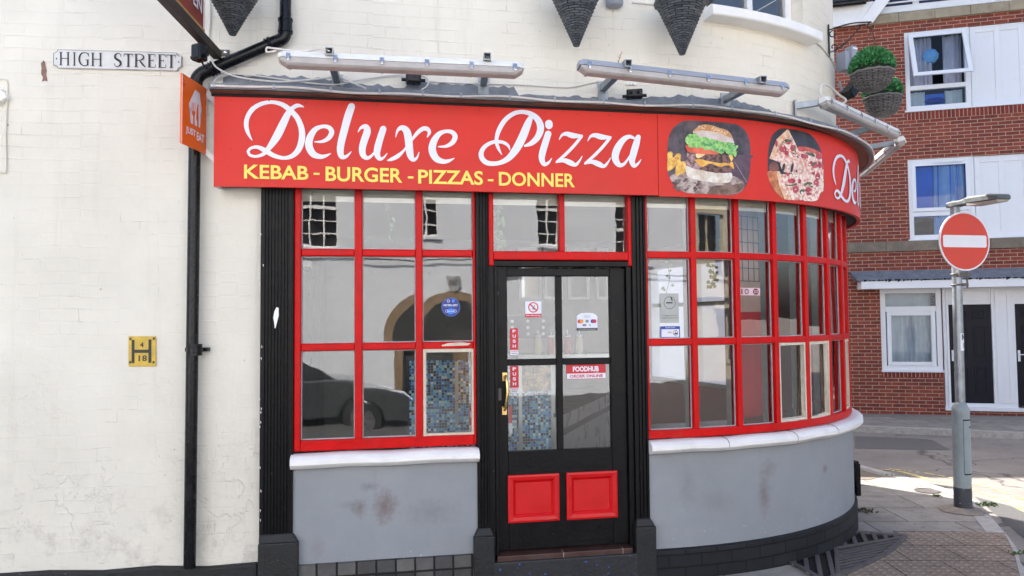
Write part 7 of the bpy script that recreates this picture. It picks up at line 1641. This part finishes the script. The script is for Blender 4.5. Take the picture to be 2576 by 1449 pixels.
p_, t_, d_, q_ = sticker('face_mask_sticker', 'round deep blue SHOP SMALL SAFELY sticker with a pale blue face mask', 1111, 749, 1157, 796, WG, SNAV, shape=circ1)
d_(.5, .5, .49, SLBL, .02, 32); d_(.37, .82, .075, WHITEV, .02); p_(.56, .75, .7, .9, SLBL); t_('SHOP SMALL SAFELY', .1, .9, .55, .66, WHITEV, .03); p_(.2, .5, .8, .52, SLBL); q_([(.3, .38), (.5, .44), (.7, .38), (.7, .22), (.6, .13), (.4, .13), (.3, .22)], SLBL); d_(.27, .29, .08, WHITEV, .02); d_(.73, .29, .08, WHITEV, .02); p_(.3, .27, .7, .29, WHITEV)
p_, t_, d_, q_ = sticker('licence_sticker', 'small blue and white notice sticker in the first pane of the bay', 1661, 821, 1711, 854, WG, SBLU)
p_(.05, .2, .95, .78, WHITEV); d_(.76, .5, .2, INK, .035); q_([(.66, .4), (.86, .4), (.86, .5), (.74, .5), (.7, .46)], INK); q_([(.74, .5), (.77, .5), (.79, .62), (.76, .62)], INK); t_('AREA', .36, .58, .48, .6, SGRY); t_('Security Notice', .25, .75, .84, .94, WHITEV, .02); t_('VIDEO SURVEILLANCE', .18, .92, .06, .14, WHITEV, .02)
p_, t_, d_, q_ = sticker('stop_sticker', 'narrow white sticker with a dark red octagon in the third bay column', 1861, 724, 1912, 743, WG, M('pale_pink_sticker', lin(218, 192, 198), .5))
q_([(.6+.33*a, .5+.9*b_*.5) for a, b_ in ((.35, -.92), (.75, -.92), (1, -.4), (1, .4), (.75, .92), (.35, .92), (.1, .4), (.1, -.4))], M('maroon_print', lin(120, 24, 44), .5)); t_('STOP', .68, .92, .52, .68, WHITEV, .03); t_('SMOKING', .68, .92, .3, .42, WHITEV, .02); p_(.06, .15, .12, .85, M('maroon_print', lin(120, 24, 44), .5)); d_(.32, .5, .35, M('maroon_print', lin(120, 24, 44), .5), .12)
FROST = M('frosted_sticker', lin(178, 182, 178), .6)
p_, t_, d_, q_ = sticker('frosted_no_smoking_sticker', 'pale grey no smoking notice above the blue notice in the bay window', 1661, 738, 1708, 812, WG, FROST)
d_(.5, .68, .22, SGRY, .03); q_([(.3, .66), (.66, .66), (.66, .7), (.3, .7)], INK); q_([(.62, .74), (.68, .74), (.6, .88), (.54, .86)], INK); t_('It is against the law to', .1, .9, .22, .27, INK, .0); t_('smoke in these premises', .06, .94, .14, .19, INK, .0)
p_, t_, d_, q_ = sticker('leaflet', 'red and white leaflet at the right edge of the cream puttied pane', 1180, 1024, 1194, 1094, -.06, SRED)
p_(0, 0, 1, .35, WHITEV); t_('F', .2, .8, .62, .85, WHITEV, .03); t_('O', .2, .8, .08, .27, SRED, .03)
p_, t_, d_, q_ = sticker('leaflet', 'red and white leaflet low at the left edge of the lower door pane', 1280, 1021, 1289, 1091, -.056, SRED)
p_(0, 0, 1, .38, WHITEV)

# ------------------------------------------------------------------ the other side of the street (behind the camera; lights and mirrors in the panes)
OY = -6.0
STUC = M('white_stucco', lin(220, 224, 230), .8, var=.06, vs=2, bump=.2, bs=30); SASHD = M('dark_sash_glass', (.012, .013, .015), .08); STONEC = M('honey_stone', lin(178, 168, 146), .85, var=.2, vs=6, bump=.4, bs=30)
def OPP(x, o, z): return Vector((x, OY+o, z))
opp = thing('white_townhouse', 'white rendered town house across the street with dark sash windows and an arched doorway', 'building', OPP(1, 0, 0))
def wall_holes(mb, xs, zs, holes, fn, o=0):
    for i in range(len(xs)-1):
        for j in range(len(zs)-1):
            xm, zm = (xs[i]+xs[i+1])/2, (zs[j]+zs[j+1])/2
            if any(h[0] < xm < h[1] and h[2] < zm < h[3] for h in holes): continue
            mb.face([fn(xs[i], o, zs[j]), fn(xs[i+1], o, zs[j]), fn(xs[i+1], o, zs[j+1]), fn(xs[i], o, zs[j+1])])
SX = [-7.6, -5.1, -2.6, -.2, 2.26, 4.8, 7.3]; SH = [(x-.4, x+.4, 3.3, 5.0) for x in SX]; AX = 2.26
holes = SH+[(AX-.75, AX+.75, -.5, 2.15)]
mb = MB(); wall_holes(mb, sorted({-13, 9.4, *[h[0] for h in holes], *[h[1] for h in holes]}), [-.5, 2.15, 3.3, 5.0, 7.2], holes, OPP)
arc = [(.75*math.cos(math.pi*k/16), 1.4+.75*math.sin(math.pi*k/16)) for k in range(17)]
for k in range(8): mb.face([OPP(AX+arc[k][0], 0, arc[k][1]), OPP(AX+arc[k+1][0], 0, arc[k+1][1]), OPP(AX+.75, 0, 2.15)]); mb.face([OPP(AX+arc[8+k][0], 0, arc[8+k][1]), OPP(AX+arc[9+k][0], 0, arc[9+k][1]), OPP(AX-.75, 0, 2.15)])
mb.face([OPP(-13, 0, 7.2), OPP(9.4, 0, 7.2), OPP(9.4, -8, 7.2), OPP(-13, -8, 7.2)]); mk('wall', mb, STUC, opp)
for x0, x1, z0, z1 in SH:
    mb = MB(); mb.wbox(x0, x1, -.1, -.06, z0, z0+.05, fn=OPP, n=1); mb.wbox(x0, x1, -.1, -.06, (z0+z1)/2-.03, (z0+z1)/2+.03, fn=OPP, n=1)
    for i in range(4): x = x0+(x1-x0)*i/3; mb.wbox(x-.014, x+.014, -.1, -.07, z0, z1, fn=OPP, n=1)
    for i in range(1, 6): z = z0+(z1-z0)*i/6; mb.wbox(x0, x1, -.1, -.072, z-.012, z+.012, fn=OPP, n=1)
    w = mk('sash_window', mb, WHITEP, opp); mb = MB(); mb.face([OPP(x0, -.11, z0), OPP(x1, -.11, z0), OPP(x1, -.11, z1), OPP(x0, -.11, z1)]); mk('pane', mb, SASHD, w)
    mb = MB(); mb.wbox(x0-.05, x1+.05, -.1, .06, z0-.06, z0, fn=OPP, n=1); mk('sill', mb, STUC, w)
mb = MB(); mb.face([OPP(AX-.75, -.5, -.5), OPP(AX+.75, -.5, -.5), OPP(AX+.75, -.5, 2.2), OPP(AX-.75, -.5, 2.2)]); dr = mk('arch_door', mb, M('dark_archway', (.02, .018, .016), .6), opp)
mb = MB()
for k in range(16):
    a, c = arc[k], arc[k+1]; f = lambda p, s_: (AX+p[0]*s_, (p[1]-1.4)*s_+1.4)
    p0, p1, p2, p3 = f(a, 1), f(c, 1), f(c, 1.24), f(a, 1.24); mb.hexa([OPP(p[0], o_, p[1]) for o_ in (-.5, .03) for p in (p0, p1, p2, p3)])
for s_ in (-1, 1): mb.wbox(AX+s_*.84-.09, AX+s_*.84+.09, -.5, .03, -.3, 1.4, fn=OPP, n=1)
mk('stone_arch', mb, M('brown_stone', lin(130, 104, 74), .85, var=.25), dr)
mb = MB(); mb.prism([(AX-.14, 2.62), (AX+.14, 2.62), (AX+.14, 2.45), (AX+.08, 2.34), (AX, 2.3), (AX-.08, 2.34), (AX-.14, 2.45)], OPP, .031, .06); pq = mk('date_plaque', mb, M('grey_plaque', lin(150, 150, 148), .7), dr)
mb = MB(); text_on(mb, '1563', OPP, .062, AX+.11, AX-.11, 2.46, 2.57, .03); mk('lettering', mb, INK, pq, recalc=False)
mb = MB(); mb.tube([OPP(-6, .1, 3.05), OPP(0, .1, 3.0), OPP(9.2, .1, 3.04)], .018, 6); mb.wbox(3.4, 4.3, .0, .1, 2.9, 3.02, fn=OPP, n=1); mk('wall_pipe', mb, INK, opp)
opp2 = thing('stone_townhouse', 'honey coloured stone building further along the street with tall windows', 'building', OPP(13, 0, 0))
H2 = [(x-.5, x+.5, z, z+1.7) for x in (11, 13.4, 15.8) for z in (.7, 3.4)]
mb = MB(); wall_holes(mb, sorted({9.45, 19, *[h[0] for h in H2], *[h[1] for h in H2]}), [-.6, .7, 2.4, 3.4, 5.1, 7.6], H2, OPP, -.4); mk('wall', mb, STONEC, opp2)
mb = MB()
for x0, x1, z0, z1 in H2: mb.face([OPP(x0, -.55, z0), OPP(x1, -.55, z0), OPP(x1, -.55, z1), OPP(x0, -.55, z1)])
pn = mk('pane', mb, SASHD, opp2); mb = MB()
for x0, x1, z0, z1 in H2:
    mb.wbox(x0-.12, x1+.12, -.42, -.3, z1, z1+.15, fn=OPP, n=1); mb.wbox(x0-.08, x1+.08, -.42, -.32, z0-.1, z0, fn=OPP, n=1); mb.wbox((x0+x1)/2-.03, (x0+x1)/2+.03, -.54, -.48, z0, z1, fn=OPP, n=1)
mb.wbox(9.45, 19, -.4, -.15, 2.75, 2.95, fn=OPP, n=1); mk('moulding', mb, STONEC, opp2)
CARP = M('dark_silver_car_paint', (.1, .11, .115), .25, metal=.6, var=.03, coat=.6); RUB = M('tyre_rubber', (.012, .012, .013), .8)
car = thing('parked_car', 'dark silver parked car across the street mirrored in the lower left panes', 'car', (-1.1, -3.7, -.1))
def CR(x, o, z): return Vector((x, -3.7+o, z-.1))
def arch(cx, r_, n=9): return [(cx-r_*math.cos(math.pi*k/n), .3+r_*math.sin(math.pi*k/n)) for k in range(n+1)]
side = [(-3.15, .45), (-3.12, .25)]+arch(-2.4, .36)+arch(.2, .36)+[(.98, .25), (1.05, .42), (1.02, .62), (.9, .74), (.4, .86), (-.25, .93), (-2.7, .97), (-3.1, .85)]
mb = MB(); mb.prism(side, CR, -.84, .84); body = mk('body', mb, CARP, car, bevel=.04)
mb = MB(); lo = [(-.2, .92), (-1.0, 1.38), (-2.2, 1.42), (-2.85, .95)]
mb.mesh([CR(x, o*(.8 if z < 1 else .62), z) for o in (-1, 1) for x, z in lo], [(0, 1, 2, 3), (7, 6, 5, 4), (0, 4, 5, 1), (1, 5, 6, 2), (2, 6, 7, 3), (3, 7, 4, 0)]); mk('cabin_glass', mb, SASHD, car, bevel=.03)
mb = MB(); mb.hexa([CR(-1.05, -.6, 1.385), CR(-1.05, .6, 1.385), CR(-2.2, .6, 1.425), CR(-2.2, -.6, 1.425), CR(-1.1, -.56, 1.43), CR(-1.1, .56, 1.43), CR(-2.15, .56, 1.46), CR(-2.15, -.56, 1.46)]); mk('roof', mb, CARP, car, bevel=.015)
for x in (-2.4, .2):
    for o in (-.74, .74):
        mb = MB(); mb.lathe(CR(x, o, .3), [(.2, -.1), (.3, -.09), (.31, 0), (.3, .09), (.2, .1)], 24, Matrix.Rotation(R(90), 3, 'X')); w = mk('wheel', mb, RUB, car, smooth=True)
        mb = MB(); mb.lathe(CR(x, o, .3), [(.05, -.105), (.19, -.102), (.2, 0), (.19, .102), (.05, .105)], 20, Matrix.Rotation(R(90), 3, 'X')); mk('rim', mb, STEEL, w, smooth=True)
for o in (-.6, .6): mb = MB(); mb.hexa([CR(.7, o-.18, .62), CR(1.06, o-.18, .6), CR(1.06, o+.18, .6), CR(.7, o+.18, .62), CR(.6, o-.2, .8), CR(.93, o-.16, .76), CR(.93, o+.16, .76), CR(.6, o+.2, .8)]); mk('headlight', mb, WHITEV, car, bevel=.02)
# a passer-by across the street, mirrored small in the bay window
def reflect_at(px, py, dist):
    l, z = ph(px, py, GO); p = W(l, GO, z); h_ = path(l)[2]; n_ = Vector((math.sin(h_), -math.cos(h_), 0)); d = (p-CAMP).normalized(); q = d-n_*2*d.dot(n_); q.z = 0; q.normalize(); return p+q*dist, q
def person(label, pos, face, shirt, legs_c, skin=lin(196, 150, 128), hair=lin(70, 56, 46)):
    J = {'pelvis': (0, 0, .95), 'waist': (0, 0, 1.08), 'chest': (0, .0, 1.3), 'neck': (0, 0, 1.47), 'jaw': (0, .02, 1.56), 'head': (0, .01, 1.66), 'crown': (0, 0, 1.74)}
    V = []; E = []; Rr = []; idx = {}
    def add(k, p, r_, par=None):
        idx[k] = len(V); V.append(p); Rr.append(r_)
        if par: E.append((idx[par], idx[k]))
    add('pelvis', J['pelvis'], (.155, .11)); add('waist', J['waist'], (.14, .1), 'pelvis'); add('chest', J['chest'], (.17, .11), 'waist'); add('neck', J['neck'], (.055, .055), 'chest'); add('jaw', J['jaw'], (.06, .075), 'neck'); add('head', J['head'], (.075, .092), 'jaw'); add('crown', J['crown'], (.05, .06), 'head')
    for s_ in (-1, 1):
        t = str(s_); add('sh'+t, (s_*.18, 0, 1.4), (.06, .06), 'chest'); add('el'+t, (s_*.24, .02, 1.13), (.045, .045), 'sh'+t); add('wr'+t, (s_*.12, .17, 1.05), (.03, .03), 'el'+t); add('ha'+t, (s_*.05, .21, 1.06), (.035, .02), 'wr'+t)
        for f in range(4): add('f%d%s' % (f, t), (s_*(-.01+.0*f), .235+.004*f, 1.09-.02*f), (.009, .009), 'ha'+t)
        add('th'+t, (s_*.04, .24, 1.1), (.01, .01), 'ha'+t)
        add('hip'+t, (s_*.1, 0, .86), (.095, .1), 'pelvis'); add('kn'+t, (s_*.11, .02, .5), (.06, .065), 'hip'+t); add('an'+t, (s_*.12, 0, .1), (.042, .045), 'kn'+t); add('toe'+t, (s_*.14, .15, .035), (.04, .03), 'an'+t)
    me = bpy.data.meshes.new('person'); me.from_pydata(V, E, []); o = bpy.data.objects.new('person', me); COL.objects.link(o)
    m = o.modifiers.new('skin', 'SKIN'); sk = me.skin_vertices[0].data
    for i, q in enumerate(Rr): sk[i].radius = q
    sk[0].use_root = True
    o.modifiers.new('sub', 'SUBSURF').levels = 2; dg = bpy.context.evaluated_depsgraph_get(); me2 = bpy.data.meshes.new_from_object(o.evaluated_get(dg)); me2.name = 'person'; o.modifiers.clear(); o.data = me2
    me2.materials.clear()
    for n_, c_ in (('skin', skin), ('shirt', shirt), ('trousers', legs_c), ('hair', hair), ('shoe', (.02, .02, .02))): me2.materials.append(M('person_'+n_, c_, .7))
    for p in me2.polygons:
        c_ = p.center; p.use_smooth = True
        p.material_index = 4 if c_.z < .09 else 2 if c_.z < .98 and abs(c_.x) < .2 and c_.y < .12 else 3 if (c_.z > 1.7 or (c_.z > 1.56 and c_.y < -.01)) else 0 if c_.z > 1.45 or c_.y > .13 else 1
    o.location = pos; o.rotation_euler = (0, 0, math.atan2(-face.x, face.y)); o['label'] = label; o['category'] = 'person'
    return o
pp_, dq = reflect_at(1836, 905, 7.5); person('person in a maroon top with folded arms mirrored in the second bay column', Vector((pp_.x, pp_.y, gz(pp_.y)-.1)), -dq, lin(92, 24, 44), lin(60, 30, 44))
# pale house seen through the shop, its unseen height shaped to shade the road
sb = thing('pale_house', 'pale stone house behind the shop seen through its windows', 'building', (1.5, 16.5, 0))
def SBW(x, o, z): return Vector((x+.0, 16.6-.06*x-o, z))
H3 = [(x-.5, x+.5, 1.0, 2.6) for x in (-.4, 2.0)]
mb = MB(); wall_holes(mb, sorted({-6, 4.9, *[h[0] for h in H3], *[h[1] for h in H3]}), [-.8, 1.0, 2.6, 9.3], H3, SBW); mk('wall', mb, STUC, sb)
mb = MB()
for x0, x1, z0, z1 in H3: mb.face([SBW(x0, -.12, z0), SBW(x1, -.12, z0), SBW(x1, -.12, z1), SBW(x0, -.12, z1)])
mk('pane', mb, SASHD, sb)
mb = MB()
for x0, x1, z0, z1 in H3: mb.wbox((x0+x1)/2-.03, (x0+x1)/2+.03, -.11, -.05, z0, z1, fn=SBW, n=1); mb.wbox(x0-.05, x1+.05, -.1, .06, z0-.07, z0, fn=SBW, n=1)
mk('sill', mb, UPVC, sb)
